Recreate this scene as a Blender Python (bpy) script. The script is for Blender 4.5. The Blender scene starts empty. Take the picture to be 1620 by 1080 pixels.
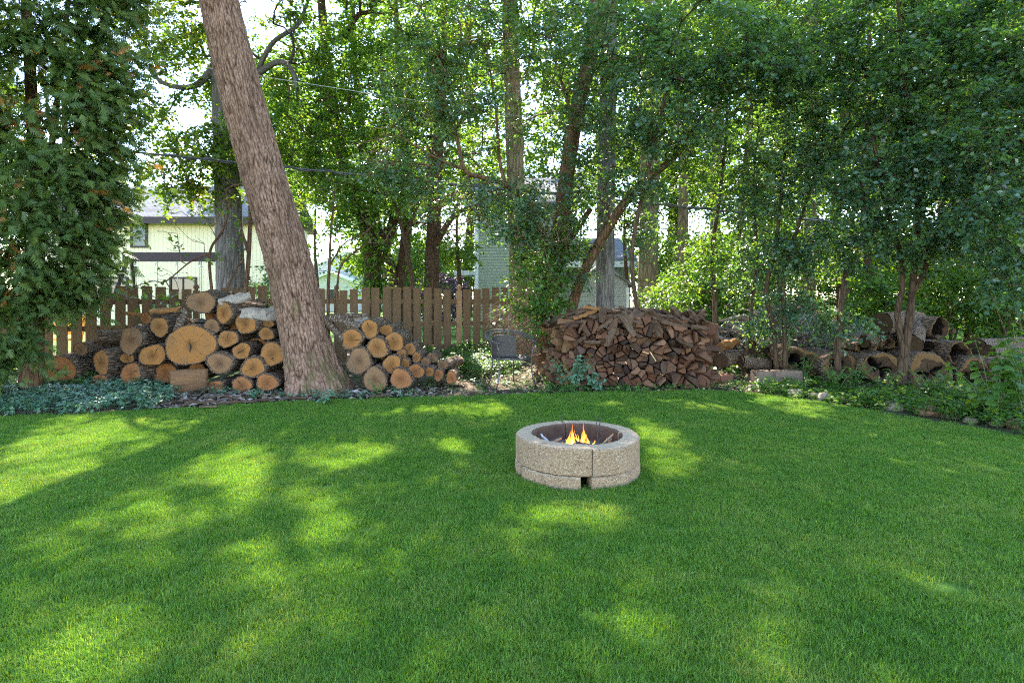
import bpy, bmesh, math, random
import numpy as np
from mathutils import Vector, Matrix, noise as mnoise

# ------------------------------------------------------------------ camera, sky, sun, exposure
scene = bpy.context.scene
CAMZ, FOC, CX, HY = 1.3, 900.0, 810.0, 472.0      # eye height, focal length and horizon of the 1620 px wide photograph
cam_data = bpy.data.cameras.new('camera')
cam_data.sensor_width = 36.0
cam_data.lens = 20.0
cam_data.shift_y = -(540.0 - HY) / 1620.0
cam_data.clip_start = 0.05
cam_data.clip_end = 2000.0
cam = bpy.data.objects.new('camera', cam_data)
scene.collection.objects.link(cam)
cam.location = (0, 0, CAMZ)
cam.rotation_euler = (math.radians(90), 0, 0)
scene.camera = cam

SX = -0.22                                         # sun leans a little to the left, 44 degrees high, behind the trees
SUN = Vector((SX, 1.0, 1.0)).normalized()
world = bpy.data.worlds.new('World')
scene.world = world
world.use_nodes = True
wn = world.node_tree
wn.nodes.clear()
sky = wn.nodes.new('ShaderNodeTexSky')
sky.sky_type = 'NISHITA'
sky.sun_disc = False
sky.sun_elevation = math.asin(SUN.z)
sky.sun_rotation = math.atan2(SUN.x, SUN.y)
sky.altitude = 200
sky.air_density = 1.0
sky.dust_density = 0.1
sky.ozone_density = 1.0
wbg = wn.nodes.new('ShaderNodeBackground')
wbg.inputs['Strength'].default_value = 0.15
wout = wn.nodes.new('ShaderNodeOutputWorld')
wn.links.new(sky.outputs[0], wbg.inputs['Color'])
wn.links.new(wbg.outputs[0], wout.inputs['Surface'])

sun_data = bpy.data.lights.new('sun', 'SUN')
sun_data.energy = 3.9
sun_data.angle = math.radians(0.53)
sun_data.color = (1.0, 0.95, 0.86)
sun = bpy.data.objects.new('sun', sun_data)
scene.collection.objects.link(sun)
sun.rotation_euler = SUN.to_track_quat('Z', 'Y').to_euler()
sun.location = (-5, 20, 25)

scene.view_settings.view_transform = 'Standard'
scene.view_settings.look = 'None'
scene.view_settings.gamma = 1.0
scene.view_settings.exposure = 2.85
scene.view_settings.use_white_balance = True      # the photograph is balanced for the blue shade
scene.view_settings.white_balance_temperature = 6900
scene.view_settings.white_balance_tint = 10
scene.view_settings.use_curve_mapping = False
scene.render.engine = 'CYCLES'
scene.cycles.max_bounces = 5
scene.cycles.diffuse_bounces = 3
scene.cycles.use_adaptive_sampling = True
scene.cycles.adaptive_threshold = 0.012
scene.cycles.use_denoising = False
scene.cycles.filter_width = 1.15
scene.cycles.glossy_bounces = 3
scene.cycles.transmission_bounces = 6
scene.cycles.transparent_max_bounces = 8
scene.cycles.sample_clamp_indirect = 4.0
scene.cycles.caustics_reflective = False
scene.cycles.caustics_refractive = False

# ------------------------------------------------------------------ helpers
rng = np.random.default_rng(7)
random.seed(7)
COL = scene.collection

def at(px, py, Y):
    """the point of the place at depth Y that the photograph shows at (px, py)"""
    return Vector(((px - CX) / FOC * Y, Y, CAMZ - (py - HY) / FOC * Y))

def gr(px, py):
    """the ground point the photograph shows at (px, py)"""
    Y = FOC * CAMZ / (py - HY)
    return Vector(((px - CX) / FOC * Y, Y, 0.0))

def tag(o, label=None, cat=None, group=None, kind=None):
    if label: o['label'] = label
    if cat: o['category'] = cat
    if group: o['group'] = group
    if kind: o['kind'] = kind
    return o

def empty(name, loc, label=None, cat=None, group=None, rz=0.0):
    o = bpy.data.objects.new(name, None)
    COL.objects.link(o)
    o.location = loc
    o.rotation_euler = (0, 0, rz)
    o.empty_display_size = 0.1
    return tag(o, label, cat, group)

def npmesh(name, V, F, mats=None, attrs=None, smooth=False, midx=None):
    """V (N,3); F (M,k) with k the same for all faces"""
    V = np.ascontiguousarray(V, dtype=np.float32); F = np.ascontiguousarray(F, dtype=np.int32)
    m = bpy.data.meshes.new(name)
    k = F.shape[1]
    m.vertices.add(len(V)); m.vertices.foreach_set('co', V.ravel())
    m.loops.add(F.size); m.loops.foreach_set('vertex_index', F.ravel())
    m.polygons.add(len(F))
    m.polygons.foreach_set('loop_start', np.arange(0, F.size, k, dtype=np.int32))
    m.polygons.foreach_set('loop_total', np.full(len(F), k, dtype=np.int32))
    if smooth: m.polygons.foreach_set('use_smooth', np.ones(len(F), dtype=bool))
    if midx is not None: m.polygons.foreach_set('material_index', np.asarray(midx, dtype=np.int32))
    for a, vals in (attrs or {}).items():
        at_ = m.attributes.new(a, 'FLOAT', 'POINT')
        at_.data.foreach_set('value', np.ascontiguousarray(vals, dtype=np.float32))
    for mt in (mats or []): m.materials.append(mt)
    m.update(calc_edges=True)
    return m

def link(name, mesh, parent=None, loc=None, rz=None):
    o = bpy.data.objects.new(name, mesh)
    COL.objects.link(o)
    if parent is not None: o.parent = parent
    if loc is not None: o.location = loc
    if rz is not None: o.rotation_euler = (0, 0, rz)
    return o

class MB:
    def __init__(s): s.v = []; s.f = []
    def add(s, vs, fs):
        n = len(s.v); s.v += [tuple(x) for x in vs]; s.f += [tuple(i + n for i in f) for f in fs]; return s
    def box(s, c, size, M=None):
        x, y, z = size[0]/2, size[1]/2, size[2]/2
        vs = [Vector((sx*x, sy*y, sz*z)) for sx in (-1, 1) for sy in (-1, 1) for sz in (-1, 1)]
        if M is not None: vs = [M @ v for v in vs]
        c = Vector(c)
        return s.add([v + c for v in vs], [(0,1,3,2),(4,6,7,5),(0,4,5,1),(2,3,7,6),(0,2,6,4),(1,5,7,3)])
    def span(s, a, b):
        a, b = Vector(a), Vector(b)
        return s.box((a + b)/2, [abs(b[i]-a[i]) for i in range(3)])
    def tube(s, pts, rad, sides=6, cap=True):
        pts = [Vector(p) for p in pts]
        if not hasattr(rad, '__len__'): rad = [rad]*len(pts)
        ring = []; prev = None
        for i, p in enumerate(pts):
            d = (pts[min(i+1, len(pts)-1)] - pts[max(i-1, 0)])
            d = d.normalized() if d.length > 1e-9 else Vector((0,0,1))
            if prev is None:
                u = d.cross(Vector((0,0,1)) if abs(d.z) < 0.9 else Vector((1,0,0))).normalized()
            else:
                u = (prev - d*prev.dot(d)).normalized()
            prev = u; w = d.cross(u)
            ring.append([p + (u*math.cos(2*math.pi*k/sides) + w*math.sin(2*math.pi*k/sides))*rad[i] for k in range(sides)])
        vs = [v for r in ring for v in r]; fs = []
        for i in range(len(pts)-1):
            for k in range(sides):
                k2 = (k+1) % sides
                fs.append((i*sides+k, i*sides+k2, (i+1)*sides+k2, (i+1)*sides+k))
        if cap:
            fs.append(tuple(reversed(range(sides)))); fs.append(tuple((len(pts)-1)*sides+k for k in range(sides)))
        return s.add(vs, fs)
    def mesh(s, name, mat=None, smooth=False):
        m = bpy.data.meshes.new(name)
        m.from_pydata(s.v, [], s.f)
        if mat: m.materials.append(mat)
        if smooth:
            m.polygons.foreach_set('use_smooth', [True]*len(m.polygons))
        m.update()
        return m
    def build(s, name, mat=None, parent=None, smooth=False):
        return link(name, s.mesh(name, mat, smooth), parent)

def vn(P, seed=0):
    """value noise in 3-D, vectorised, -1..1"""
    P = np.asarray(P, dtype=np.float64); I = np.floor(P).astype(np.int64); f = P - I; f = f*f*(3-2*f)
    def h(i, j, k):
        n = (i*374761393 + j*668265263 + k*2147483647 + seed*144665) & 0xffffffff
        n = ((n ^ (n >> 13)) * 1274126177) & 0xffffffff
        n = ((n ^ (n >> 16)) * 2246822519) & 0xffffffff
        return ((n ^ (n >> 15)) & 0xffff) / 32767.5 - 1.0
    r = 0
    for a in (0, 1):
        for b in (0, 1):
            for c in (0, 1):
                w = (f[...,0] if a else 1-f[...,0])*(f[...,1] if b else 1-f[...,1])*(f[...,2] if c else 1-f[...,2])
                r = r + w*h(I[...,0]+a, I[...,1]+b, I[...,2]+c)
    return r

def nrm(a): return a/np.maximum(np.linalg.norm(a, axis=-1, keepdims=True), 1e-9)

def inpoly(x, y, poly):
    r = np.zeros(x.shape, dtype=bool); n = len(poly)
    for i in range(n):
        x0, y0 = poly[i]; x1, y1 = poly[(i+1) % n]
        c = ((y0 > y) != (y1 > y)) & (x < (x1-x0)*(y-y0)/((y1-y0) if y1 != y0 else 1e-9) + x0)
        r ^= c
    return r

# ------------------------------------------------------------------ materials
class NT:
    def __init__(s, name):
        s.m = bpy.data.materials.new(name); s.m.use_nodes = True
        s.t = s.m.node_tree; s.t.nodes.clear()
        s.out = s.t.nodes.new('ShaderNodeOutputMaterial')
    def n(s, typ, **kw):
        nd = s.t.nodes.new(typ)
        for k, v in kw.items():
            if k.startswith('_'): setattr(nd, k[1:], v)
            else:
                key = int(k[1:]) if k[0] == 'i' and k[1:].isdigit() else k.replace('_', ' ')
                if hasattr(v, 'links') or isinstance(v, bpy.types.NodeSocket): s.t.links.new(v, nd.inputs[key])
                else: nd.inputs[key].default_value = v
        return nd
    def l(s, a, b): s.t.links.new(a, b)
    def ramp(s, fac, stops):
        r = s.t.nodes.new('ShaderNodeValToRGB'); e = r.color_ramp.elements
        while len(e) < len(stops): e.new(0.5)
        for el, (p, c) in zip(e, stops):
            el.position = p; el.color = (c[0], c[1], c[2], 1.0)
        s.l(fac, r.inputs[0]); return r.outputs[0]
    def mix(s, fac, a, b, mode='MIX'):
        x = s.t.nodes.new('ShaderNodeMix'); x.data_type = 'RGBA'; x.blend_type = mode
        for key, v in ((0, fac), (6, a), (7, b)):
            if isinstance(v, bpy.types.NodeSocket): s.l(v, x.inputs[key])
            else: x.inputs[key].default_value = v if key == 0 else (*v[:3], 1.0)
        return x.outputs[2]
    def math(s, op, a, b=0.0):
        x = s.t.nodes.new('ShaderNodeMath'); x.operation = op
        for i, v in enumerate((a, b)):
            if isinstance(v, bpy.types.NodeSocket): s.l(v, x.inputs[i])
            else: x.inputs[i].default_value = v
        return x.outputs[0]
    def coords(s, scale=(1,1,1), kind='Object', src=None):
        if src is None: src = s.n('ShaderNodeTexCoord').outputs[kind]
        mp = s.n('ShaderNodeMapping'); s.l(src, mp.inputs['Vector']); mp.inputs['Scale'].default_value = scale
        return mp.outputs[0]
    def noise(s, vec, scale=5.0, detail=4.0, rough=0.55, w=None):
        x = s.t.nodes.new('ShaderNodeTexNoise')
        if w is not None:
            x.noise_dimensions = '4D'; s.l(w, x.inputs['W'])
        s.l(vec, x.inputs['Vector']); x.inputs['Scale'].default_value = scale
        x.inputs['Detail'].default_value = detail; x.inputs['Roughness'].default_value = rough
        return x.outputs[0]
    def voro(s, vec, scale=5.0, feature='F1', rand=1.0):
        x = s.t.nodes.new('ShaderNodeTexVoronoi'); x.feature = feature
        s.l(vec, x.inputs['Vector']); x.inputs['Scale'].default_value = scale; x.inputs['Randomness'].default_value = rand
        return x.outputs[0]
    def bump(s, h, strength=0.5, dist=0.02):
        b = s.t.nodes.new('ShaderNodeBump'); b.inputs['Strength'].default_value = strength; b.inputs['Distance'].default_value = dist
        s.l(h, b.inputs['Height']); return b.outputs[0]
    def finish(s, color, rough=0.8, normal=None, spec=0.3, metal=0.0):
        p = s.t.nodes.new('ShaderNodeBsdfPrincipled')
        for key, v in (('Base Color', color), ('Roughness', rough), ('Specular IOR Level', spec), ('Metallic', metal)):
            if isinstance(v, bpy.types.NodeSocket): s.l(v, p.inputs[key])
            elif key == 'Base Color': p.inputs[key].default_value = (*v[:3], 1.0)
            else: p.inputs[key].default_value = v
        if normal is not None: s.l(normal, p.inputs['Normal'])
        s.l(p.outputs[0], s.out.inputs['Surface'])
        s.p = p
        return s.m

def leaf_mat(name, stops, trans=0.4, tint=(1.5, 1.45, 0.6), rough=0.42, spec=0.5, w_scale=0.0):
    t = NT(name)
    a = t.n('ShaderNodeAttribute', _attribute_name='rnd')
    fac = a.outputs['Fac']
    if w_scale:
        ps = t.n('ShaderNodeNewGeometry').outputs['Position']
        nz = t.noise(ps, w_scale, 2.0)
        fac = t.math('ADD', t.math('MULTIPLY', fac, 0.6), t.math('MULTIPLY', t.math('SUBTRACT', nz, 0.25), 0.8))
    c = t.ramp(fac, stops)
    p = t.t.nodes.new('ShaderNodeBsdfPrincipled')
    t.l(c, p.inputs['Base Color']); p.inputs['Roughness'].default_value = rough; p.inputs['Specular IOR Level'].default_value = spec
    tr = t.t.nodes.new('ShaderNodeBsdfTranslucent')
    t.l(t.mix(1.0, c, tint, 'MULTIPLY'), tr.inputs['Color'])
    mx = t.t.nodes.new('ShaderNodeMixShader'); mx.inputs[0].default_value = trans
    t.l(p.outputs[0], mx.inputs[1]); t.l(tr.outputs[0], mx.inputs[2]); t.l(mx.outputs[0], t.out.inputs['Surface'])
    return t.m

def bark_mat(name, dark, light, sx=22.0, sz=5.0, bump=0.7, dist=0.02, moss=None, lichen=None, along='z'):
    t = NT(name)
    rnd = t.n('ShaderNodeObjectInfo').outputs['Random']
    v = t.coords((sx, sx, sz) if along == 'z' else (sx, sz, sx))
    warp = t.mix(0.25, v, t.n('ShaderNodeTexNoise', Vector=v, Scale=0.6).outputs[1])
    cell = t.voro(warp, 1.0, 'DISTANCE_TO_EDGE')
    fine = t.noise(t.coords((60, 60, 14) if along == 'z' else (60, 14, 60)), 1.0, 5.0, 0.65)
    big = t.noise(t.coords((2.5, 2.5, 0.9)), 1.0, 3.0, w=rnd)
    h = t.math('ADD', t.math('MINIMUM', t.math('MULTIPLY', cell, 3.0), 0.6), t.math('MULTIPLY', fine, 0.5))
    c = t.ramp(h, [(0.18, dark), (0.55, [ (a+b)/2 for a, b in zip(dark, light)]), (0.95, light)])
    c = t.mix(t.math('MULTIPLY', big, 0.55), c, [x*0.55 for x in light])
    if moss:
        mk = t.ramp(t.noise(t.coords((3, 3, 1.2)), 1.0, 4.0, 0.6), [(0.56, (0,0,0)), (0.68, (1,1,1))])
        c = t.mix(t.math('MULTIPLY', mk, 0.6), c, moss)
    if lichen:
        mk = t.ramp(t.noise(t.coords((9, 9, 5)), 1.0, 4.0, 0.7), [(0.55, (0,0,0)), (0.62, (1,1,1))])
        c = t.mix(t.math('MULTIPLY', mk, 0.5), c, lichen)
    return t.finish(c, 0.9, t.bump(h, bump, dist), 0.15)

def plain(name, col, rough=0.7, spec=0.3, metal=0.0, nscale=8.0, var=0.25, bump=0.0):
    t = NT(name)
    nz = t.noise(t.coords(), nscale, 5.0, 0.6)
    c = t.mix(nz, [x*(1-var) for x in col], [min(1, x*(1+var)) for x in col])
    return t.finish(c, rough, t.bump(nz, bump, 0.01) if bump else None, spec, metal)

def wood_end(name, a, b, ring=55.0, grey=(0.2, 0.17, 0.14), greyamt=0.5):
    """sawn end of a log: rings round a darker heart, fine radial checks, saw marks"""
    t = NT(name)
    rnd = t.n('ShaderNodeObjectInfo').outputs['Random']
    tc = t.n('ShaderNodeTexCoord').outputs['Object']
    sep = t.n('ShaderNodeSeparateXYZ'); t.l(tc, sep.inputs[0])
    x, z = sep.outputs[0], sep.outputs[2]
    nz = t.noise(t.coords((6, 6, 6)), 1.0, 3.0, w=t.math('MULTIPLY', rnd, 50.0))
    r = t.math('SQRT', t.math('ADD', t.math('MULTIPLY', x, x), t.math('MULTIPLY', z, z)))
    r2 = t.math('ADD', r, t.math('MULTIPLY', nz, 0.05))
    ring_v = t.math('SINE', t.math('MULTIPLY', r2, ring*6.0))
    ang = t.math('ARCTAN2', z, x)
    cv = t.n('ShaderNodeCombineXYZ'); t.l(t.math('MULTIPLY', ang, 6.0), cv.inputs[0]); t.l(t.math('MULTIPLY', r, 3.0), cv.inputs[1]); t.l(t.math('MULTIPLY', rnd, 40.0), cv.inputs[2])
    rad = t.n('ShaderNodeTexNoise', Vector=cv.outputs[0], Scale=2.2, Detail=4.0).outputs[0]
    c = t.mix(t.math('ADD', t.math('MULTIPLY', ring_v, 0.3), 0.5), a, b)
    blot = t.ramp(t.noise(t.coords((5, 5, 5)), 1.0, 5.0, 0.6, w=t.math('MULTIPLY', rnd, 91.0)), [(0.42, (0,0,0)), (0.68, (1,1,1))])
    c = t.mix(t.math('MULTIPLY', blot, greyamt), c, grey)
    chk = t.ramp(rad, [(0.30, (1,1,1)), (0.37, (0,0,0))])
    c = t.mix(t.math('MULTIPLY', chk, 0.9), c, [q*0.28 for q in a])
    heart = t.ramp(t.math('DIVIDE', r2, 0.15), [(0.1, (1,1,1)), (0.85, (0,0,0))])
    c = t.mix(t.math('MULTIPLY', heart, 0.8), c, [q*0.3 for q in a])
    h = t.math('ADD', t.math('MULTIPLY', rad, 0.6), t.noise(t.coords((3, 60, 60)), 1.0, 3.0))
    return t.finish(c, 0.8, t.bump(h, 0.35, 0.01), 0.2)

M = {}
def plate_mat(name, dark, mid, light, moss=None):
    """bark whose plates and furrows are geometry; the attribute says which is which"""
    t = NT(name)
    f = t.n('ShaderNodeAttribute', _attribute_name='plate').outputs['Fac']
    fine = t.noise(t.coords((70, 70, 16)), 1.0, 5.0, 0.7); big = t.noise(t.coords((2.2, 2.2, 0.8)), 1.0, 4.0, 0.6)
    h = t.math('ADD', t.math('MULTIPLY', f, 0.75), t.math('MULTIPLY', t.math('SUBTRACT', fine, 0.5), 0.8))
    c = t.ramp(h, [(0.08, dark), (0.45, mid), (0.85, light)])
    c = t.mix(t.ramp(big, [(0.4, (0,)*3), (0.7, (0.6,)*3)]), c, [x*0.55 for x in mid])
    if moss:
        sep = t.n('ShaderNodeSeparateXYZ'); t.l(t.n('ShaderNodeTexCoord').outputs['Object'], sep.inputs[0])
        low = t.ramp(t.math('DIVIDE', sep.outputs[2], 3.0), [(0.0, (1,)*3), (0.6, (0.15,)*3)])
        mk = t.ramp(t.noise(t.coords((4, 4, 1.6)), 1.0, 5.0, 0.65), [(0.52, (0,)*3), (0.66, (1,)*3)])
        c = t.mix(t.math('MULTIPLY', t.math('MULTIPLY', mk, low), 0.6), c, moss)
    return t.finish(c, 0.92, t.bump(fine, 0.5, 0.006), 0.12)
M['bark_oak'] = plate_mat('bark_oak', (0.032, 0.016, 0.010), (0.19, 0.106, 0.072), (0.37, 0.235, 0.172), moss=(0.07, 0.08, 0.02))
M['bark_grey'] = plate_mat('bark_grey', (0.05, 0.045, 0.042), (0.15, 0.135, 0.125), (0.27, 0.25, 0.235))
M['bark_brown'] = bark_mat('bark_brown', (0.03, 0.019, 0.013), (0.13, 0.08, 0.05), 26, 5, 0.7, 0.015)
M['bark_red'] = bark_mat('bark_red', (0.05, 0.026, 0.015), (0.20, 0.11, 0.062), 20, 4, 0.7, 0.02)
M['bark_tan'] = bark_mat('bark_tan', (0.10, 0.07, 0.042), (0.32, 0.24, 0.155), 12, 3, 0.8, 0.03)
M['bark_log'] = bark_mat('bark_log', (0.035, 0.022, 0.016), (0.27, 0.18, 0.125), 40, 8, 1.0, 0.03, lichen=(0.22, 0.18, 0.14), along='y')
M['bark_twig'] = bark_mat('bark_twig', (0.07, 0.045, 0.03), (0.30, 0.20, 0.14), 60, 12, 0.4, 0.005)
M['wood_tan'] = wood_end('wood_tan', (0.27, 0.105, 0.028), (0.36, 0.16, 0.048), 50, grey=(0.16, 0.095, 0.05), greyamt=0.55)
M['wood_grey'] = wood_end('wood_grey', (0.20, 0.098, 0.045), (0.26, 0.138, 0.068), 60, grey=(0.12, 0.08, 0.052), greyamt=0.75)
M['wood_red'] = wood_end('wood_red', (0.28, 0.10, 0.032), (0.35, 0.142, 0.05), 45, grey=(0.14, 0.08, 0.045), greyamt=0.5)

def split_mat(name, stops, var=0.5):
    t = NT(name)
    rnd = t.n('ShaderNodeObjectInfo').outputs['Random']
    c = t.ramp(rnd, stops)
    fib = t.noise(t.coords((40, 5, 40)), 1.0, 5.0, 0.7)
    blot = t.noise(t.coords((9, 9, 9)), 1.0, 4.0, 0.6, w=t.math('MULTIPLY', rnd, 60.0))
    c = t.mix(t.ramp(fib, [(0.3, (0.55,)*3), (0.7, (0,)*3)]), c, (0.05, 0.03, 0.022))
    c = t.mix(t.ramp(blot, [(0.5, (0,)*3), (0.72, (0.6,)*3)]), c, (0.085, 0.06, 0.046))
    return t.finish(c, 0.88, t.bump(t.math('ADD', fib, blot), 0.7, 0.012), 0.15)
M['split'] = split_mat('split_wood', [(0.0, (0.11, 0.044, 0.024)), (0.2, (0.22, 0.098, 0.054)), (0.4, (0.15, 0.066, 0.037)), (0.6, (0.28, 0.14, 0.076)), (0.8, (0.12, 0.062, 0.04)), (0.93, (0.028, 0.018, 0.014)), (1.0, (0.19, 0.08, 0.042))])
M['split_warm'] = split_mat('split_wood_warm', [(0.0, (0.30, 0.155, 0.065)), (0.4, (0.20, 0.10, 0.05)), (0.7, (0.33, 0.19, 0.085)), (1.0, (0.16, 0.085, 0.05))])
M['slab'] = split_mat('bark_slab', [(0.0, (0.075, 0.042, 0.026)), (0.3, (0.15, 0.088, 0.055)), (0.6, (0.11, 0.06, 0.034)), (0.85, (0.19, 0.12, 0.08)), (1.0, (0.04, 0.026, 0.02))])
M['bark_pale_sunlit'] = split_mat('pale_sunlit_bark', [(0.0, (0.42, 0.34, 0.27)), (1.0, (0.52, 0.44, 0.36))])  # pale grey bark; on the sunlit slabs this colour paints in the sunshine
M['slab_orange'] = split_mat('bark_slab_orange', [(0.0, (0.30, 0.13, 0.042)), (1.0, (0.34, 0.155, 0.055))])

# foliage colours
def G(*s): return list(s)
M['leaf_skylit'] = leaf_mat('leaf_skylit', G((0.0, (0.045, 0.105, 0.078)), (0.45, (0.07, 0.145, 0.092)), (0.8, (0.095, 0.18, 0.075)), (1.0, (0.17, 0.24, 0.05))), 0.44, (2.2, 2.1, 0.4), 0.32, 0.9)  # bluish tone paints the sky's reflection into the leaf colour
M['leaf_mid'] = leaf_mat('leaf_mid', G((0.0, (0.042, 0.11, 0.028)), (0.5, (0.075, 0.165, 0.034)), (0.85, (0.125, 0.21, 0.032)), (1.0, (0.22, 0.25, 0.034))), 0.46, (2.1, 1.9, 0.5), 0.42, 0.45)
M['leaf_warm'] = leaf_mat('leaf_warm', G((0.0, (0.05, 0.11, 0.022)), (0.5, (0.085, 0.16, 0.026)), (0.85, (0.15, 0.20, 0.028)), (0.95, (0.27, 0.22, 0.03)), (1.0, (0.34, 0.17, 0.04))), 0.46, (1.9, 1.75, 0.5), 0.45, 0.4)
M['leaf_far'] = leaf_mat('leaf_far', G((0.0, (0.045, 0.11, 0.025)), (0.6, (0.085, 0.165, 0.03)), (1.0, (0.17, 0.22, 0.035))), 0.48, (2.0, 1.8, 0.5), 0.5, 0.3)
M['leaf_purple'] = leaf_mat('leaf_purple', G((0.0, (0.075, 0.05, 0.085)), (1.0, (0.19, 0.13, 0.18))), 0.35, (1.5, 1.1, 1.3), 0.5, 0.3)
M['leaf_cedar'] = leaf_mat('leaf_cedar', G((0.0, (0.042, 0.085, 0.024)), (0.5, (0.075, 0.125, 0.03)), (0.9, (0.125, 0.165, 0.034)), (0.955, (0.12, 0.15, 0.035)), (0.965, (0.22, 0.10, 0.03)), (1.0, (0.30, 0.15, 0.045))), 0.28, (1.9, 1.9, 0.5), 0.5, 0.35)
M['leaf_cover'] = leaf_mat('leaf_cover', G((0.0, (0.045, 0.125, 0.07)), (0.5, (0.085, 0.19, 0.11)), (0.85, (0.16, 0.27, 0.18)), (1.0, (0.34, 0.42, 0.33))), 0.25, (1.4, 1.5, 0.7), 0.4, 0.5)
M['leaf_herb'] = leaf_mat('leaf_herb', G((0.0, (0.04, 0.12, 0.03)), (0.5, (0.075, 0.17, 0.04)), (0.85, (0.13, 0.22, 0.045)), (1.0, (0.25, 0.27, 0.06))), 0.38, (1.8, 1.7, 0.5), 0.4, 0.5)

# ------------------------------------------------------------------ canopy gaps shaped to let the sun reach chosen ground and leaves
LIT = [
 [(-30,700),(0,685),(60,668),(160,664),(250,660),(385,657),(345,680),(262,717),(232,712),(180,738),(150,760),(60,780),(-30,796)],
 [(362,706),(422,705),(434,725),(428,762),(402,792),(370,822),(350,803),(342,766),(300,764),(288,750)],
 [(196,806),(262,780),(272,795),(222,820)],
 [(428,695),(472,664),(480,668),(450,698)],
 [(535,706),(582,700),(640,705),(645,722),(600,728),(570,741),(540,730)],
 [(690,696),(732,690),(762,715),(742,735),(702,722)],
 [(560,655),(690,640),(810,632),(838,655),(765,664),(690,656),(580,664)],
 [(330,872),(430,858),(442,902),(380,908),(335,892)],
 [(495,805),(545,800),(560,850),(510,882),(478,852)],
 [(1000,664),(1062,676),(1100,718),(1112,758),(1035,772),(1015,740),(1010,700)],
 [(835,802),(960,790),(1012,830),(965,850),(850,830)],
 [(1150,704),(1212,710),(1192,726)],
 [(1180,932),(1250,920),(1272,952),(1200,962)],
 [(1000,990),(1080,960),(1110,985),(1040,1020)],
 [(1170,1040),(1240,1000),(1270,1030),(1200,1075)],
 [(60,1010),(200,960),(260,985),(120,1050)],
 [(930,636),(1000,632),(1020,646),(940,650)],
 [(1080,640),(1130,636),(1150,648),(1090,654)],
 [(722,570),(868,570),(884,618),(800,622),(700,622)],
 [(840,688),(1000,690),(1002,722),(900,726),(838,712)],
 [(690,548),(760,545),(790,580),(730,600),(660,590)],
]
# sunny tops of the log pile (z about 1.2 m): their gap seen on the lawn plane
def shadow_px(P):
    gx = P[:,0] - SX*P[:,2]; gy = P[:,1] - P[:,2]
    ok = gy > 0.8
    g = np.where(ok, gy, 1.0)
    return CX + FOC*gx/g, HY + FOC*CAMZ/g, ok
def sun_gap_at(point, r, zmin=None):
    """open a round gap so that the sun reaches this point"""
    P = np.array([[point[0] + r*math.cos(a), point[1] + 0.2, point[2] + r*math.sin(a)] for a in np.linspace(0, 2*math.pi, 10)[:-1]])
    x, y, ok = shadow_px(P)
    LIT.append((list(zip(x.tolist(), y.tolist())), zmin if zmin is not None else 0.0))
sun_gap_at(at(372, 474, 8.1), 0.22)
sun_gap_at(at(405, 492, 8.0), 0.30)
sun_gap_at(at(1405, 508, 8.9), 0.22)
sun_gap_at(at(1500, 530, 8.8), 0.2)
sun_gap_at(at(1010, 505, 8.5), 0.15)
sun_gap_at(at(1210, 520, 10.6), 0.3)
sun_gap_at(at(590, 508, 8.3), 0.2)
sun_gap_at(at(800, 532, 8.5), 0.38, 2.6)
for px_, py_, Y_, r_ in ((850,430,9.5,.5),(905,330,9.9,.45),(1000,400,9.7,.4),(1120,400,9.9,.5),(1180,470,11.0,.5),(1440,300,7.6,.4),(1300,340,8.7,.45),(700,290,9.1,.4),(1560,330,7.2,.35),(1230,180,8.8,.4),(640,200,9.0,.4),(1060,150,8.6,.4),(1380,470,8.4,.3),(1600,480,6.8,.3),(780,180,9.3,.4),(1500,480,11.2,.6),(1400,120,8.0,.35)):
    q_ = at(px_, py_, Y_); sun_gap_at(q_, r_, q_.z + r_*0.8)

def lit_mask(P, seed=1):
    x, y, ok = shadow_px(P)
    r = np.random.default_rng(seed)
    x = x + r.normal(0, 7, len(x)); y = y + r.normal(0, 3.0, len(y))
    m = np.zeros(len(x), dtype=bool)
    sel = ok & (y > 540) & (y < 1200) & (x > -500) & (x < 2000)
    for poly in LIT:
        if isinstance(poly, tuple): m |= inpoly(x, y, poly[0]) & (P[:,2] > poly[1]) & ok
        else: m |= inpoly(x, y, poly) & sel
    return m

# ------------------------------------------------------------------ leaves, branches, trees
T5V = np.array([(0,0,0),(0.34,0.42,0.05),(0,0.45,-0.03),(-0.34,0.42,0.05),(0,1.0,-0.08)], dtype=np.float64)
T5F = np.array([(0,1,2),(0,2,3),(1,4,2),(2,4,3)])
T4V = np.array([(0,0,0),(0.36,0.45,0.06),(0,1.0,-0.05),(-0.36,0.45,0.06)], dtype=np.float64)
T4F = np.array([(0,1,2),(0,2,3)])
# oval leaf of eight points for the leaves nearest the camera
T8V = np.array([(0,0,0),(0.24,0.2,0.05),(0.33,0.5,0.06),(0.2,0.8,0.02),(0,1.0,-0.1),(-0.2,0.8,0.02),(-0.33,0.5,0.06),(-0.24,0.2,0.05)], dtype=np.float64)
T8F = np.array([(0,1,7),(1,2,6),(1,6,7),(2,3,5),(2,5,6),(3,4,5)])

def place_leaves(pos, axis, normal, size, TV, TF, rnd):
    axis = nrm(axis); side = nrm(np.cross(axis, normal)); nn = np.cross(side, axis)
    V = (pos[:,None,:] + size[:,None,None]*(TV[None,:,0,None]*side[:,None,:] + TV[None,:,1,None]*axis[:,None,:] + TV[None,:,2,None]*nn[:,None,:]))
    n, k = V.shape[:2]
    F = (TF[None,:,:] + (np.arange(n)*k)[:,None,None]).reshape(-1, 3)
    return V.reshape(-1, 3), F, np.repeat(rnd, k)

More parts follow.
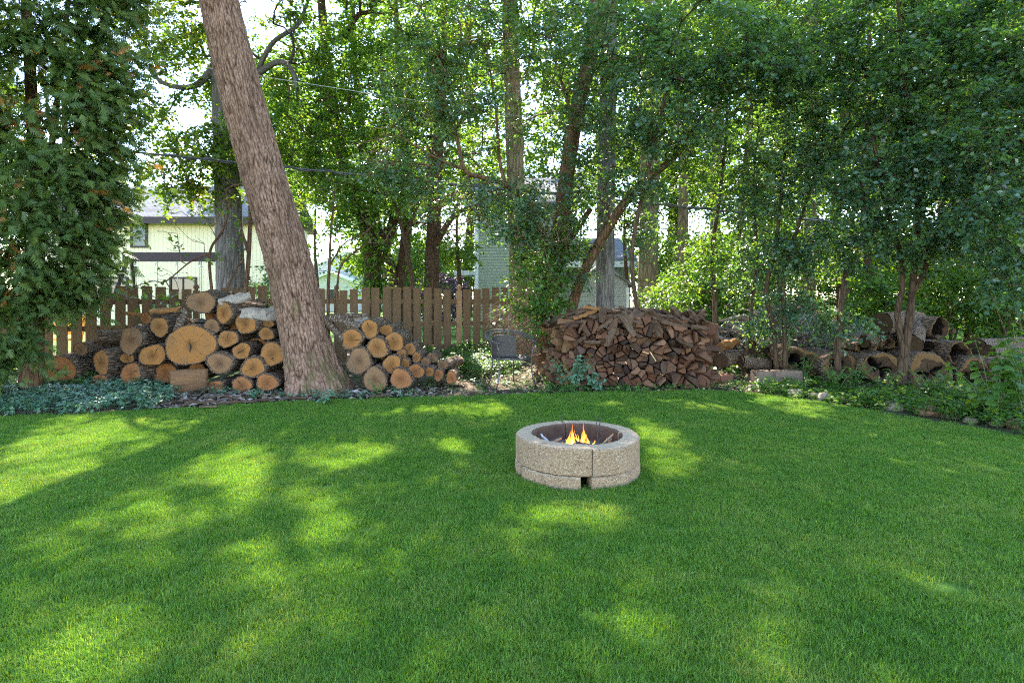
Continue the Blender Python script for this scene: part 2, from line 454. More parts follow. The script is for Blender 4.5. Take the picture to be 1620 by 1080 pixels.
def sprays(A, out, r, twigs, per, tlen, lsize, droop=0.25, up=0.8, flat=0.5):
    """twigs round each point of A with leaves to both sides; returns leaf pos, axis, normal, size, rnd and twig ends"""
    n = len(A)
    base = np.repeat(A, twigs, 0)
    d = nrm(np.repeat(out, twigs, 0)*0.55 + r.normal(0, 1, (n*twigs, 3))*np.array([1, 1, flat]))
    L = tlen*r.uniform(0.5, 1.2, n*twigs)
    t = np.linspace(0.15, 1.0, per)
    p = base[:,None,:] + d[:,None,:]*(L[:,None]*t[None,:])[:,:,None]
    p[:,:,2] -= droop*(L[:,None]*t[None,:]**2)
    side = nrm(np.cross(d, np.array([0,0,1.0])))
    sgn = np.where(np.arange(per) % 2 == 0, 1.0, -1.0)
    ax = d[:,None,:]*0.55 + side[:,None,:]*sgn[None,:,None]*0.8 + r.normal(0, 0.28, p.shape)
    ax[:,:,2] -= droop*1.1
    no = r.normal(0, 0.42, p.shape); no[:,:,2] += up
    crn = np.repeat(r.uniform(0, 1, n), twigs*per)
    rnd = np.clip(0.55*crn + 0.45*r.uniform(0, 1, n*twigs*per), 0, 1)
    sz = lsize*r.uniform(0.65, 1.25, n*twigs*per)
    p = p.reshape(-1, 3)
    p = p + r.normal(0, 0.02*lsize/0.08, p.shape)
    tip = base + d*L[:,None]; tip[:,2] -= droop*L
    return p, ax.reshape(-1, 3), no.reshape(-1, 3), sz, rnd, base, tip

def stick_mesh_arrays(a, b, ra, rb, sides=3):
    d = nrm(b - a); u = nrm(np.cross(d, np.array([0.31, 0.52, 0.79]))); w = np.cross(d, u)
    V = []
    for p, r_ in ((a, ra), (b, rb)):
        for k in range(sides):
            c, s_ = math.cos(2*math.pi*k/sides), math.sin(2*math.pi*k/sides)
            V.append(p + (u*c + w*s_)*np.asarray(r_).reshape(-1, 1))
    V = np.stack(V, 1)
    F = np.array([(k, (k+1) % sides, sides+(k+1) % sides) for k in range(sides)] + [(k, sides+(k+1) % sides, sides+k) for k in range(sides)])
    n = len(a)
    return V.reshape(-1, 3), (F[None] + (np.arange(n)*2*sides)[:,None,None]).reshape(-1, 3)

def ellipsoid_points(c, rad, n, r, shell=0.45):
    out = []
    d = nrm(r.normal(0, 1, (n, 3)))
    rr = r.uniform(shell**3, 1.0, n)**(1/3)
    return np.array(c) + d*rr[:,None]*np.array(rad)

def smooth_path(pts, n):
    """Catmull-Rom through (x, y, z, r)"""
    P = np.array([tuple(p) for p in pts], dtype=float)
    if len(P) == 2: P = np.vstack([P[0], (P[0]+P[1])/2, P[1]])
    Q = np.vstack([2*P[0]-P[1], P, 2*P[-1]-P[-2]])
    out = []
    for i in range(1, len(Q)-2):
        for t in np.linspace(0, 1, n, endpoint=False):
            a, b, c, d = Q[i-1], Q[i], Q[i+1], Q[i+2]
            out.append(0.5*((2*b) + (c-a)*t + (2*a-5*b+4*c-d)*t*t + (3*b-a-3*c+d)*t**3))
    out.append(Q[-2])
    return np.array(out)

def grow_branches(nodes, A, r, start_z=0.0, tip=0.004, wig=0.06):
    """joins every point of A to the nearest wood; returns chains of points with radii"""
    N = [np.array(p) for p in nodes[:, :3]]; cap = list(nodes[:, 3])
    parent = [-1]*len(N); load = [0.0]*len(N)
    arr = np.array(N)
    ok = arr[:,2] >= start_z
    dmin = np.min(np.linalg.norm(A[:,None,:] - arr[None,ok,:], axis=2), axis=1) if ok.any() else np.linalg.norm(A-arr[-1], axis=1)
    order = np.argsort(dmin)
    buf = np.zeros((len(N) + len(A)*9, 3)); buf[:len(N)] = arr
    usable = np.zeros(len(buf), dtype=bool); usable[:len(N)] = ok
    cnt = len(N); chains = []
    for i in order:
        a = A[i]
        dv = a - buf[:cnt]; dist = np.linalg.norm(dv, axis=1)
        cost = dist + 0.8*np.maximum(0, -dv[:,2] + 0.1*dist) + np.where(usable[:cnt], 0, 1e6)
        j = int(np.argmin(cost)); L = dist[j]
        m = max(2, min(6, int(L/0.6)+1))
        ids = [j]; p0 = buf[j]
        bend = r.normal(0, wig, 3)*L; bend[2] += 0.10*L
        for k in range(1, m+1):
            t = k/m
            q = p0 + (a-p0)*t + bend*(4*t*(1-t)) + (r.normal(0, wig*0.25, 3)*L/m if k < m else 0)
            buf[cnt] = q; usable[cnt] = True; parent.append(ids[-1]); load.append(0.0); ids.append(cnt); cnt += 1
        k = ids[-1]
        while k != -1 and k < len(parent):
            load[k] += 1.0; k = parent[k]
        chains.append(ids)
    res = []
    ntr = len(nodes)
    for ids in chains:
        rad = []
        for q, i in enumerate(ids):
            rr = tip*max(1.0, load[i])**0.5
            if q == 0: rr = tip*max(1.0, load[ids[1]])**0.5
            if i < ntr: rr = min(rr, cap[i]*0.7)
            rad.append(rr)
        for q in range(1, len(rad)): rad[q] = min(rad[q], rad[q-1])
        res.append((buf[ids], rad))
    return res

def trunk_mesh(path, sides, name, mat, rough=0.06, flare=0.0, seed=0, furrow=0.0, cell=(0.05, 0.16), lump=0.05):
    """bark tube along a path of (x, y, z, r); furrow cuts real plates into it"""
    P = path[:, :3]; R = path[:, 3]
    n = len(P)
    T = nrm(np.gradient(P, axis=0))
    u = nrm(np.cross(T, np.array([0, 1.0, 0.05]))); w = np.cross(T, u)
    th = np.linspace(0, 2*math.pi, sides, endpoint=False)
    s = np.concatenate([[0], np.cumsum(np.linalg.norm(np.diff(P, axis=0), axis=1))])
    TH, S = np.meshgrid(th, s); RR = R[:,None]*np.ones_like(TH)
    nz = vn(np.stack([np.cos(TH)*2.2, np.sin(TH)*2.2, S*0.9], -1), seed)
    RR = RR*(1 + lump*nz)
    if flare:
        fl = np.exp(-S/0.32)
        lob = 0.5 + 0.5*np.cos(TH*5 + 0.6 + 0.6*np.sin(TH*2))
        RR = RR*(1 + flare*fl*(0.45 + 0.9*lob))
    if furrow:
        circ = 2*math.pi*np.mean(R)
        nu = int(circ/cell[0]); gu = TH/(2*math.pi)*nu; gv = S/cell[1]
        gu = gu + 0.16*vn(np.stack([np.cos(TH)*4, np.sin(TH)*4, S*5], -1), seed+3); gv = gv + 0.3*vn(np.stack([np.cos(TH)*5, np.sin(TH)*5, S*3], -1), seed+4)
        def cells(gu, gv, nu, k):
            f1 = np.full(gu.shape, 9.0); f2 = np.full(gu.shape, 9.0); tone = np.zeros(gu.shape)
            iu = np.floor(gu).astype(int); iv = np.floor(gv).astype(int)
            for a in (-1, 0, 1):
                for b in (-1, 0, 1):
                    cu = (iu+a) % nu; cv = iv+b
                    hh = np.sin(cu*127.1 + cv*311.7 + k)*43758.5453; j1 = hh - np.floor(hh)
                    hh = np.sin(cu*269.5 + cv*183.3 + k)*43758.5453; j2 = hh - np.floor(hh)
                    d = np.sqrt((iu+a+0.05+0.9*j1 - gu)**2 + (0.8*(iv+b+j2 - gv))**2)
                    nearer = d < f1
                    f2 = np.where(nearer, f1, np.minimum(f2, d)); f1 = np.where(nearer, d, f1); tone = np.where(nearer, j1, tone)
            return np.clip((f2-f1)*4.5, 0, 1), tone
        e1, tone = cells(gu, gv, nu, 0.0)
        n2 = max(3, int(nu*0.8)); e2, t2 = cells(gu*n2/nu + 0.3, gv*0.22 + 0.7, n2, 5.0)
        edge = np.minimum(0.3 + 0.7*e1, 0.05 + 0.95*e2); tone = 0.6*tone + 0.4*t2
        plate = np.clip(0.10 + 0.8*edge + 0.30*(tone-0.5), 0, 1)
        RR = RR + furrow*(edge - 0.5) + furrow*0.5*(tone-0.5) + furrow*0.4*vn(np.stack([np.cos(TH)*R.mean()*60, np.sin(TH)*R.mean()*60, S*22], -1), seed+8)
    if not furrow: plate = np.clip(0.5 + 0.5*vn(np.stack([np.cos(TH)*6, np.sin(TH)*6, S*4], -1), seed+2), 0, 1)
    V = P[:,None,:] + RR[:,:,None]*(u[:,None,:]*np.cos(TH)[:,:,None] + w[:,None,:]*np.sin(TH)[:,:,None])
    i, k = np.meshgrid(np.arange(n-1), np.arange(sides), indexing='ij'); k2 = (k+1) % sides
    F = np.stack([i*sides+k, i*sides+k2, (i+1)*sides+k2, (i+1)*sides+k], -1).reshape(-1, 4)
    return npmesh(name, V.reshape(-1, 3), F, [mat], {'plate': plate.ravel()}, smooth=True)

def chains_mesh(chains, name, mat, minr=0.0):
    b = MB()
    for pts, rad in chains:
        if rad[0] < minr: continue
        b.tube(pts, rad, 6 if rad[0] > 0.035 else (4 if rad[0] > 0.018 else 3), cap=False)
    return b.mesh(name, mat, smooth=True)

STAT = {'tris': 0}
def tree(name, label, cat, limbs, crowns, seed, bark='bark_brown', leaf='leaf_mid', leaf_size=0.07, twigs=5, per=8, tlen=0.38,
         start_z=1.0, group=None, near=False, trunk_kw=None, prune=True, keep=None, droop=0.25, wood_tip=0.004, up=0.8, tmpl=None, twigwood=True, parent_only=False):
    """limbs: list of paths of (x, y, z, r), the first is the trunk; crowns: list of (centre, radii, count[, shell])"""
    r = np.random.default_rng(seed)
    paths = [smooth_path(l, 10) for l in limbs]
    base = Vector(paths[0][0, :3])
    root = empty(name, (base.x, base.y, 0.0), label, cat, group)
    off = np.array([base.x, base.y, 0.0])
    kw = dict(sides=14, rough=0.06, flare=0.25, lump=0.06, seed=seed); kw.update(trunk_kw or {})
    for i, p in enumerate(paths):
        q = p.copy(); q[:, :3] -= off
        k2 = dict(kw)
        if i: k2['flare'] = 0.0; k2['sides'] = max(8, kw['sides']//2); k2['furrow'] = 0.0
        link('trunk' if i == 0 else 'limb', trunk_mesh(q, name='trunk' if i == 0 else 'limb', mat=M[bark], **k2), root)
    A = np.vstack([ellipsoid_points(c[0], c[1], c[2], r, c[3] if len(c) > 3 else 0.35) for c in crowns])
    if keep is not None: A = A[keep(A)]
    A = A[A[:,2] > 0.4]
    nodes = np.vstack(paths)
    chains = grow_branches(nodes, A, r, start_z, wood_tip)
    mesh = chains_mesh([(c - off, rad) for c, rad in chains], 'branches', M[bark], 0.0)
    link('branches', mesh, root)['kind'] = 'stuff'
    out = nrm(A - np.array([c[-1] for c in [(ch[0][-2],) for ch in chains]])[np.argsort(np.argsort(np.arange(len(A))))]) if False else nrm(A - np.mean(A, 0))
    p, ax, no, sz, rnd, ta, tb = sprays(A, out, r, twigs, per, tlen, leaf_size, droop, up)
    sel = p[:,2] > 0.15
    if prune: sel &= ~lit_mask(p, seed)
    TV, TF = tmpl or ((T5V, T5F) if near else (T4V, T4F))
    V, F, rv = place_leaves(p[sel]-off, ax[sel], no[sel], sz[sel], TV, TF, rnd[sel])
    mats = [M[leaf]]; midx = None
    crown = link('crown', npmesh('crown', V, F, mats, {'rnd': rv}, midx=midx), root)
    crown['kind'] = 'stuff'
    STAT['tris'] += len(F)
    if twigwood:
        V, F = stick_mesh_arrays(ta-off, tb-off, np.full(len(ta), wood_tip*0.75), np.full(len(ta), wood_tip*0.3))
        tw = link('twigs', npmesh('twigs', V, F, [M[bark]]), root); tw['kind'] = 'stuff'
        STAT['tris'] += len(F)
    return root

def L(*pts):
    """limb path from (px, py, depth, radius) readings"""
    out = []
    for px, py, Y, r_ in pts:
        v = at(px, py, Y); out.append((v.x, v.y, max(v.z, -0.15), r_))
    return out

# ------------------------------------------------------------------ the setting: ground, lawn, beds
def ground_material():
    t = NT('bed_soil')
    v = t.coords()
    a = t.noise(v, 3.0, 6.0, 0.65); b = t.voro(v, 26.0); c2 = t.noise(v, 0.35, 3.0)
    c = t.ramp(a, [(0.3, (0.045, 0.032, 0.022)), (0.55, (0.12, 0.09, 0.062)), (0.75, (0.20, 0.155, 0.11))])
    c = t.mix(t.ramp(b, [(0.0, (0.5,)*3), (0.5, (0,)*3)]), c, (0.24, 0.18, 0.12))
    c = t.mix(t.ramp(c2, [(0.45, (0,)*3), (0.6, (0.7,)*3)]), c, (0.05, 0.10, 0.03))
    return t.finish(c, 0.95, t.bump(t.math('ADD', a, b), 0.8, 0.03), 0.1)
M['soil'] = ground_material()
g = MB(); g.add([(-400,-300,-0.012),(400,-300,-0.012),(400,700,-0.012),(-400,700,-0.012)], [(0,1,2,3)])
o = g.build('ground', M['soil']); tag(o, kind='structure')

EDGE_PX = [(-240,664),(-100,662),(0,660),(120,656),(240,650),(300,646),(380,641),(450,636),(560,633),(650,630),(740,628),(860,623),(1000,620),(1130,618),(1200,624),(1300,637),(1400,656),(1500,670),(1620,694),(1800,735)]
EDGE = [(gr(x, y).x, gr(x, y).y) for x, y in EDGE_PX]
def lawn_mat():
    t = NT('lawn_thatch')
    ps = t.n('ShaderNodeNewGeometry').outputs['Position']
    a = t.noise(ps, 40.0, 4.0, 0.7); b = t.noise(ps, 1.2, 3.0)
    c = t.mix(a, (0.03, 0.075, 0.012), (0.08, 0.17, 0.028))
    c = t.mix(t.math('MULTIPLY', b, 0.15), c, (0.07, 0.085, 0.03))
    return t.finish(c, 0.95, t.bump(a, 0.6, 0.02), 0.1)
M['lawn'] = lawn_mat()
lawn_poly = [(-14,-9),(14,-9),(14,1.0),(9,2.6)] + EDGE[::-1] + [(-14,6.6)]
g = MB(); g.add([(x, y, 0.0) for x, y in lawn_poly], [tuple(range(len(lawn_poly)))])
lawn = g.build('lawn', M['lawn']); tag(lawn, kind='structure')
M['far_lawn'] = plain('far_lawn', (0.10, 0.19, 0.035), 0.9, 0.1, nscale=2.0, var=0.35)
g = MB(); g.add([(-60,13.6,-0.006),(-2,14.2,-0.006),(30,16.5,-0.006),(60,17,-0.006),(60,70,-0.006),(-60,70,-0.006)], [(0,1,2,3,4,5)])
o = g.build('neighbour_lawn', M['far_lawn']); tag(o, kind='structure')

# grass blades: tufts scattered over the part of the lawn in view
def grass_material():
    t = NT('grass_blades')
    ps = t.n('ShaderNodeNewGeometry').outputs['Position']
    rnd = t.n('ShaderNodeObjectInfo').outputs['Random']
    at_ = t.n('ShaderNodeAttribute', _attribute_name='rnd').outputs['Fac']
    a = t.noise(ps, 1.6, 4.0, 0.6); a2 = t.noise(ps, 7.0, 3.0, 0.6)
    f = t.math('ADD', t.math('MULTIPLY', at_, 0.45), t.math('SUBTRACT', t.math('ADD', t.math('MULTIPLY', a, 0.75), t.math('MULTIPLY', a2, 0.3)), 0.17))
    f = t.math('ADD', f, t.math('MULTIPLY', rnd, 0.12))
    c = t.ramp(f, [(0.25, (0.055, 0.145, 0.018)), (0.5, (0.085, 0.205, 0.024)), (0.75, (0.125, 0.25, 0.032)), (1.0, (0.26, 0.30, 0.08))])
    p = t.t.nodes.new('ShaderNodeBsdfPrincipled'); t.l(c, p.inputs['Base Color']); p.inputs['Roughness'].default_value = 0.5; p.inputs['Specular IOR Level'].default_value = 0.3
    tr = t.t.nodes.new('ShaderNodeBsdfTranslucent'); t.l(t.mix(1.0, c, (2.0, 1.7, 0.6), 'MULTIPLY'), tr.inputs['Color'])
    mx = t.t.nodes.new('ShaderNodeMixShader'); mx.inputs[0].default_value = 0.38
    t.l(p.outputs[0], mx.inputs[1]); t.l(tr.outputs[0], mx.inputs[2]); t.l(mx.outputs[0], t.out.inputs['Surface'])
    return t.m
M['grass'] = grass_material()
def tuft_mesh(seed, n=170, rad=0.075, h=(0.014, 0.034)):
    r = np.random.default_rng(seed)
    a = r.uniform(0, 2*math.pi, n); q = rad*np.sqrt(r.uniform(0, 1, n))
    b = np.stack([np.cos(a)*q, np.sin(a)*q, np.zeros(n)-0.004], 1)
    H = r.uniform(h[0], h[1], n); la = r.uniform(0, 2*math.pi, n); lean = r.uniform(0.1, 0.9, n)*H
    d = np.stack([np.cos(la), np.sin(la), np.zeros(n)], 1)
    s = np.stack([-np.sin(la+r.normal(0,.6,n)), np.cos(la), np.zeros(n)], 1)*(r.uniform(0.0009, 0.0017, n))[:,None]
    up = np.array([0,0,1.0])
    m = b + d*(lean*0.3)[:,None] + up*(H*0.6)[:,None]; t = b + d*lean[:,None] + up*(H*np.sqrt(np.clip(1-0.5*(lean/H)**2, .2, 1)))[:,None]
    V = np.stack([b-s, b+s, m-s*0.8, m+s*0.8, t], 1).reshape(-1, 3)
    F = (np.array([(0,1,3),(0,3,2),(2,3,4)])[None] + (np.arange(n)*5)[:,None,None]).reshape(-1, 3)
    return npmesh('grass_tuft', V, F, [M['grass']], {'rnd': np.repeat(r.uniform(0, 1, n), 5)})
def clover_mesh(seed):
    r = np.random.default_rng(seed); P = []; AX = []; NO = []; SZ = []
    for i in range(16):
        c = np.array([r.normal(0, .035), r.normal(0, .035), r.uniform(.02, .036)])
        for k in range(3):
            a = k*2.094 + r.uniform(-.2, .2) + i
            P.append(c); AX.append((math.cos(a), math.sin(a), 0.05)); NO.append((r.normal(0,.4), r.normal(0,.4), 1)); SZ.append(r.uniform(.009, .014))
    V, F, rv = place_leaves(np.array(P), np.array(AX), np.array(NO), np.array(SZ), np.array([(0,0,0),(.45,.7,.0),(0,1.,0),(-.45,.7,0)]), T4F, np.repeat(r.uniform(.1, .5, 16), 3))
    return npmesh('clover_tuft', V, F, [M['grass']], {'rnd': rv})
def scatter(obj, meshes, density, name, smin, smax, seed, tilt=0.12):
    coll = bpy.data.collections.new(name + '_source')
    for i, m in enumerate(meshes):
        so = bpy.data.objects.new(name + '_source', m); coll.objects.link(so)
    ng = bpy.data.node_groups.new(name, 'GeometryNodeTree')
    ng.interface.new_socket('Geometry', in_out='INPUT', socket_type='NodeSocketGeometry')
    ng.interface.new_socket('Geometry', in_out='OUTPUT', socket_type='NodeSocketGeometry')
    N = ng.nodes.new; K = ng.links.new
    gi = N('NodeGroupInput'); go = N('NodeGroupOutput')
    d = N('GeometryNodeDistributePointsOnFaces'); d.inputs['Density'].default_value = density; d.inputs['Seed'].default_value = seed
    ci = N('GeometryNodeCollectionInfo'); ci.inputs['Collection'].default_value = coll
    ci.inputs['Separate Children'].default_value = True; ci.inputs['Reset Children'].default_value = True
    ip = N('GeometryNodeInstanceOnPoints'); ip.inputs['Pick Instance'].default_value = True
    rr = N('FunctionNodeRandomValue'); rr.data_type = 'FLOAT_VECTOR'
    rr.inputs[0].default_value = (-tilt, -tilt, 0); rr.inputs[1].default_value = (tilt, tilt, 6.2832)
    rs = N('FunctionNodeRandomValue'); rs.data_type = 'FLOAT'; rs.inputs[2].default_value = smin; rs.inputs[3].default_value = smax
    K(gi.outputs[0], d.inputs['Mesh']); K(d.outputs['Points'], ip.inputs['Points']); K(ci.outputs[0], ip.inputs['Instance'])
    K(rr.outputs[0], ip.inputs['Rotation']); K(rs.outputs[1], ip.inputs['Scale']); K(ip.outputs[0], go.inputs[0])
    md = obj.modifiers.new(name, 'NODES'); md.node_group = ng
GRASS_ON = True
if GRASS_ON:
    vis = [(-2.2,0.9),(2.2,0.9),(5.6,4.55)] + [e for e in EDGE[::-1] if -7.2 < e[0] < 5.6] + [(-7.2, 6.0)]
    # the fire pit's ring stays free of blades
    g = MB(); pc = (0.49, 4.30)
    bm = bmesh.new()
    outer = [bm.verts.new((x, y, 0.001)) for x, y in vis]
    oe = [bm.edges.new((outer[i], outer[(i+1) % len(outer)])) for i in range(len(outer))]
    inner = [bm.verts.new((pc[0]+0.445*math.cos(a), pc[1]+0.445*math.sin(a), 0.001)) for a in np.linspace(0, 2*math.pi, 25)[:-1]]
    ie = [bm.edges.new((inner[i], inner[(i+1) % 24])) for i in range(24)]
    bmesh.ops.triangle_fill(bm, use_beauty=True, edges=oe+ie)
    me = bpy.data.meshes.new('grass'); bm.to_mesh(me); bm.free(); me.materials.append(M['grass'])
    go_ = link('grass', me); tag(go_, 'short mown green grass covering the lawn', 'grass', kind='stuff')
    scatter(go_, [tuft_mesh(i) for i in range(7)] + [tuft_mesh(50, 90, 0.06, (0.025, 0.045))], 420, 'grass_scatter', 0.75, 1.2, 3)
if False:
    me2 = me.copy(); go2 = link('clover', me2); tag(go2, 'scattered clover leaves in the lawn', 'clover', kind='stuff')
    scatter(go2, [clover_mesh(i) for i in range(3)], 9, 'clover_scatter', 0.7, 1.2, 8)

# ------------------------------------------------------------------ houses beyond the fence
def wall_mat(name, col, pitch, axis=0, groove=0.12, dark=0.55):
    """painted siding: grooves every pitch metres"""
    t = NT(name)
    tc = t.n('ShaderNodeTexCoord').outputs['Object']
    sep = t.n('ShaderNodeSeparateXYZ'); t.l(tc, sep.inputs[0])
    f = t.math('FRACT', t.math('DIVIDE', sep.outputs[axis], pitch))
    line = t.ramp(f, [(0.0, (1,)*3), (groove, (0,)*3)])
    nz = t.noise(t.coords(), 1.5, 4.0)
    c = t.mix(nz, [x*0.88 for x in col], col)
    c = t.mix(line, c, [x*dark for x in col])
    return t.finish(c, 0.6, t.bump(t.math('SUBTRACT', 1.0, line), 0.6, 0.02), 0.3)
M['yellow_siding'] = wall_mat('yellow_siding', (0.80, 0.69, 0.47), 0.20, 0)
M['green_siding'] = wall_mat('green_siding', (0.33, 0.37, 0.29), 0.13, 2, 0.18, 0.6)
M['white_siding'] = wall_mat('white_siding', (0.62, 0.63, 0.66), 0.18, 2, 0.12, 0.75)
M['shed_siding'] = wall_mat('shed_siding', (0.36, 0.36, 0.37), 0.15, 2, 0.12, 0.7)
M['trim_brown'] = plain('trim_brown', (0.035, 0.022, 0.022), 0.5)
M['trim_white'] = plain('trim_white', (0.74, 0.74, 0.72), 0.5, var=0.08)
def shingle():
    t = NT('roof_shingles')
    b = t.n('ShaderNodeTexBrick', Vector=t.coords((1,1,1)), Scale=2.2)
    b.inputs['Color1'].default_value = (0.16, 0.155, 0.16, 1); b.inputs['Color2'].default_value = (0.25, 0.245, 0.25, 1); b.inputs['Mortar'].default_value = (0.09, 0.09, 0.095, 1)
    b.inputs['Mortar Size'].default_value = 0.03
    return t.finish(b.outputs[0], 0.9, None, 0.1)
M['shingles'] = shingle()
def glass_mat():
    t = NT('window_glass')
    return t.finish((0.05, 0.06, 0.07), 0.06, None, 0.6)
M['glass'] = glass_mat()

def part(name, mat, parent, fn):
    b = MB(); fn(b); return b.build(name, mat, parent)
def slope(b, x0, x1, y0, z0, y1, z1, th=0.12):
    """a roof slab from its eave (y0, z0) to its ridge (y1, z1)"""
    b.add([(x0,y0,z0),(x1,y0,z0),(x1,y1,z1),(x0,y1,z1),(x0,y0,z0+th),(x1,y0,z0+th),(x1,y1,z1+th),(x0,y1,z1+th)],
          [(3,2,1,0),(4,5,6,7),(0,1,5,4),(1,2,6,5),(2,3,7,6),(3,0,4,7)])
def window(h, x, z, w, ht, y, trim, mull=0):
    f = MB(); t = 0.09
    f.span((x-w/2-t, y-0.07, z-ht/2-t), (x+w/2+t, y+0.02, z-ht/2)).span((x-w/2-t, y-0.07, z+ht/2), (x+w/2+t, y+0.02, z+ht/2+t))
    f.span((x-w/2-t, y-0.07, z-ht/2), (x-w/2, y+0.02, z+ht/2)).span((x+w/2, y-0.07, z-ht/2), (x+w/2+t, y+0.02, z+ht/2))
    for k in range(mull):
        xm = x - w/2 + w*(k+1)/(mull+1); f.span((xm-0.03, y-0.06, z-ht/2), (xm+0.03, y+0.01, z+ht/2))
    o = f.build('window', trim, h)
    p = MB(); p.span((x-w/2, y-0.02, z-ht/2), (x+w/2, y-0.005, z+ht/2)); p.build('pane', M['glass'], o)
    return o

def yellow_house():
    Y = 28.0; x0, x1 = at(40, 0, Y).x, at(424, 0, Y).x; ze = at(0, 346, Y).z
    c = (x0 + x1)/2
    h = empty('yellow_house', (c, Y, 0), 'pale yellow two-storey house with grey shingle roof behind the fence', 'house')
    part('wall', M['yellow_siding'], h, lambda b: b.span((x0-c, 0, 0), (x1-c, 5.4, ze)))
    r = part('roof', M['shingles'], h, lambda b: (slope(b, x0-c-0.5, x1-c+0.4, -0.6, ze-0.12, 2.7, ze+2.0), slope(b, x0-c-0.5, x1-c+0.4, 6.0, ze-0.12, 2.7, ze+2.0)))
    part('fascia', M['trim_brown'], h, lambda b: b.span((x0-c-0.5, -0.68, ze-0.32), (x1-c+0.5, -0.605, ze+0.0)))
    part('soffit', M['trim_brown'], h, lambda b: b.span((x0-c-0.5, -0.6, ze-0.2), (x1-c+0.5, -0.005, ze-0.13)))
    def win(px0, px1, py0, py1, m=0):
        a, d = at(px0, py0, Y), at(px1, py1, Y)
        window(h, (a.x+d.x)/2-c, (a.z+d.z)/2, d.x-a.x, a.z-d.z, -0.01, M['trim_brown'], m)
    win(210, 231, 353, 389); win(150, 201, 441, 476, 1); win(272, 309, 441, 476, 1); win(384, 392, 384, 393); win(386, 393, 440, 474)
    part('corner_board', M['trim_white'], h, lambda b: b.span((x1-c-0.12, -0.03, 0), (x1-c+0.03, -0.004, ze-0.35)))
yellow_house()

def white_house():
    Y = 60.0; c = at(552, 0, Y).x; w = 4.6
    zp = at(0, 402, Y).z; ze = at(0, 425, Y).z
    h = empty('white_house', (c, Y, 0), 'white two-gabled house in the far gap between trunk and trees', 'house')
    part('wall', M['white_siding'], h, lambda b: b.add([(-w,0,0),(w,0,0),(w,0,ze),(0,0,zp),(-w,0,ze),(-w,9,0),(w,9,0),(w,9,ze),(0,9,zp),(-w,9,ze)],
        [(0,1,2,3,4),(9,8,7,6,5),(1,6,7,2),(4,9,5,0)]))
    def rf(b):
        for s in (-1, 1):
            q = [(0,-0.5,zp+0.05),(s*(w+0.5),-0.5,ze-0.25),(s*(w+0.5),9.5,ze-0.25),(0,9.5,zp+0.05)]
            b.add(q + [(x, y, z+0.2) for x, y, z in q], [(0,1,2,3),(4,5,6,7),(0,4,5,1),(1,5,6,2),(2,6,7,3)])
    part('roof', M['trim_white'], h, rf)
    zg = at(0, 435, Y).z; cg = at(538, 0, Y).x - c
    part('garage_gable', M['white_siding'], h, lambda b: b.add([(cg-2.4,-3,0),(cg+2.4,-3,0),(cg+2.4,-3,zg-0.9),(cg,-3,zg),(cg-2.4,-3,zg-0.9),(cg-2.4,-.01,0),(cg+2.4,-.01,0),(cg+2.4,-.01,zg-.9),(cg,-.01,zg),(cg-2.4,-.01,zg-.9)], [(0,1,2,3,4),(1,6,7,2),(4,9,5,0)]))
    def rg(b):
        for s in (-1, 1):
            q = [(cg,-3.3,zg+0.05),(cg+s*2.8,-3.3,zg-1.05),(cg+s*2.8,-0.02,zg-1.05),(cg,-0.02,zg+0.05)]
            b.add(q + [(x, y, z+0.18) for x, y, z in q], [(0,1,2,3),(4,5,6,7),(0,4,5,1),(1,5,6,2),(2,6,7,3)])
    part('porch_roof', M['trim_white'], h, rg)
    for px in (549, 557):
        a = at(px, 427, Y); window(h, a.x-c, a.z, 0.34, 0.62, -0.01, M['trim_white'])
    window(h, cg+0.1, 1.6, 1.3, 1.2, -3.01, M['trim_white'])
white_house()

def green_house():
    Y = 25.0; x0 = at(752, 0, Y).x; xm = at(880, 0, Y).x; x1 = at(1000, 0, Y).x
    h = empty('green_house', (x0, Y, 0), 'pale green clapboard house behind the fence and the vine clump', 'house')
    part('wall', M['green_siding'], h, lambda b: b.span((0, 0, 0), (xm-x0, 7, 5.4)))
    part('annexe_wall', M['green_siding'], h, lambda b: b.span((xm-x0+0.005, 0.6, 0), (x1-x0, 7, 2.95)))
    part('roof', M['shingles'], h, lambda b: (slope(b, -0.4, xm-x0+0.4, -0.4, 5.3, 3.5, 7.2), slope(b, -0.4, xm-x0+0.4, 7.4, 5.3, 3.5, 7.2)))
    part('annexe_roof', M['shingles'], h, lambda b: slope(b, xm-x0+0.45, x1-x0+0.3, 0.2, 2.95, 4.5, 4.3))
    part('fascia', M['trim_white'], h, lambda b: b.span((xm-x0+0.45, 0.10, 2.68), (x1-x0+0.3, 0.19, 2.94)))
    part('corner_board', M['trim_white'], h, lambda b: b.span((-0.03, -0.03, 0), (0.14, -0.004, 5.3)))
    part('corner_board', M['trim_white'], h, lambda b: b.span((x1-x0-0.14, 0.57, 0), (x1-x0+0.03, 0.597, 2.68)))
    def porch(b):
        b.span((-1.0, 0.5, 2.35), (-0.05, 3, 2.55)); b.span((-0.95, 0.55, 0), (-0.8, 0.7, 2.35))
    part('porch', M['trim_white'], h, porch)
green_house()

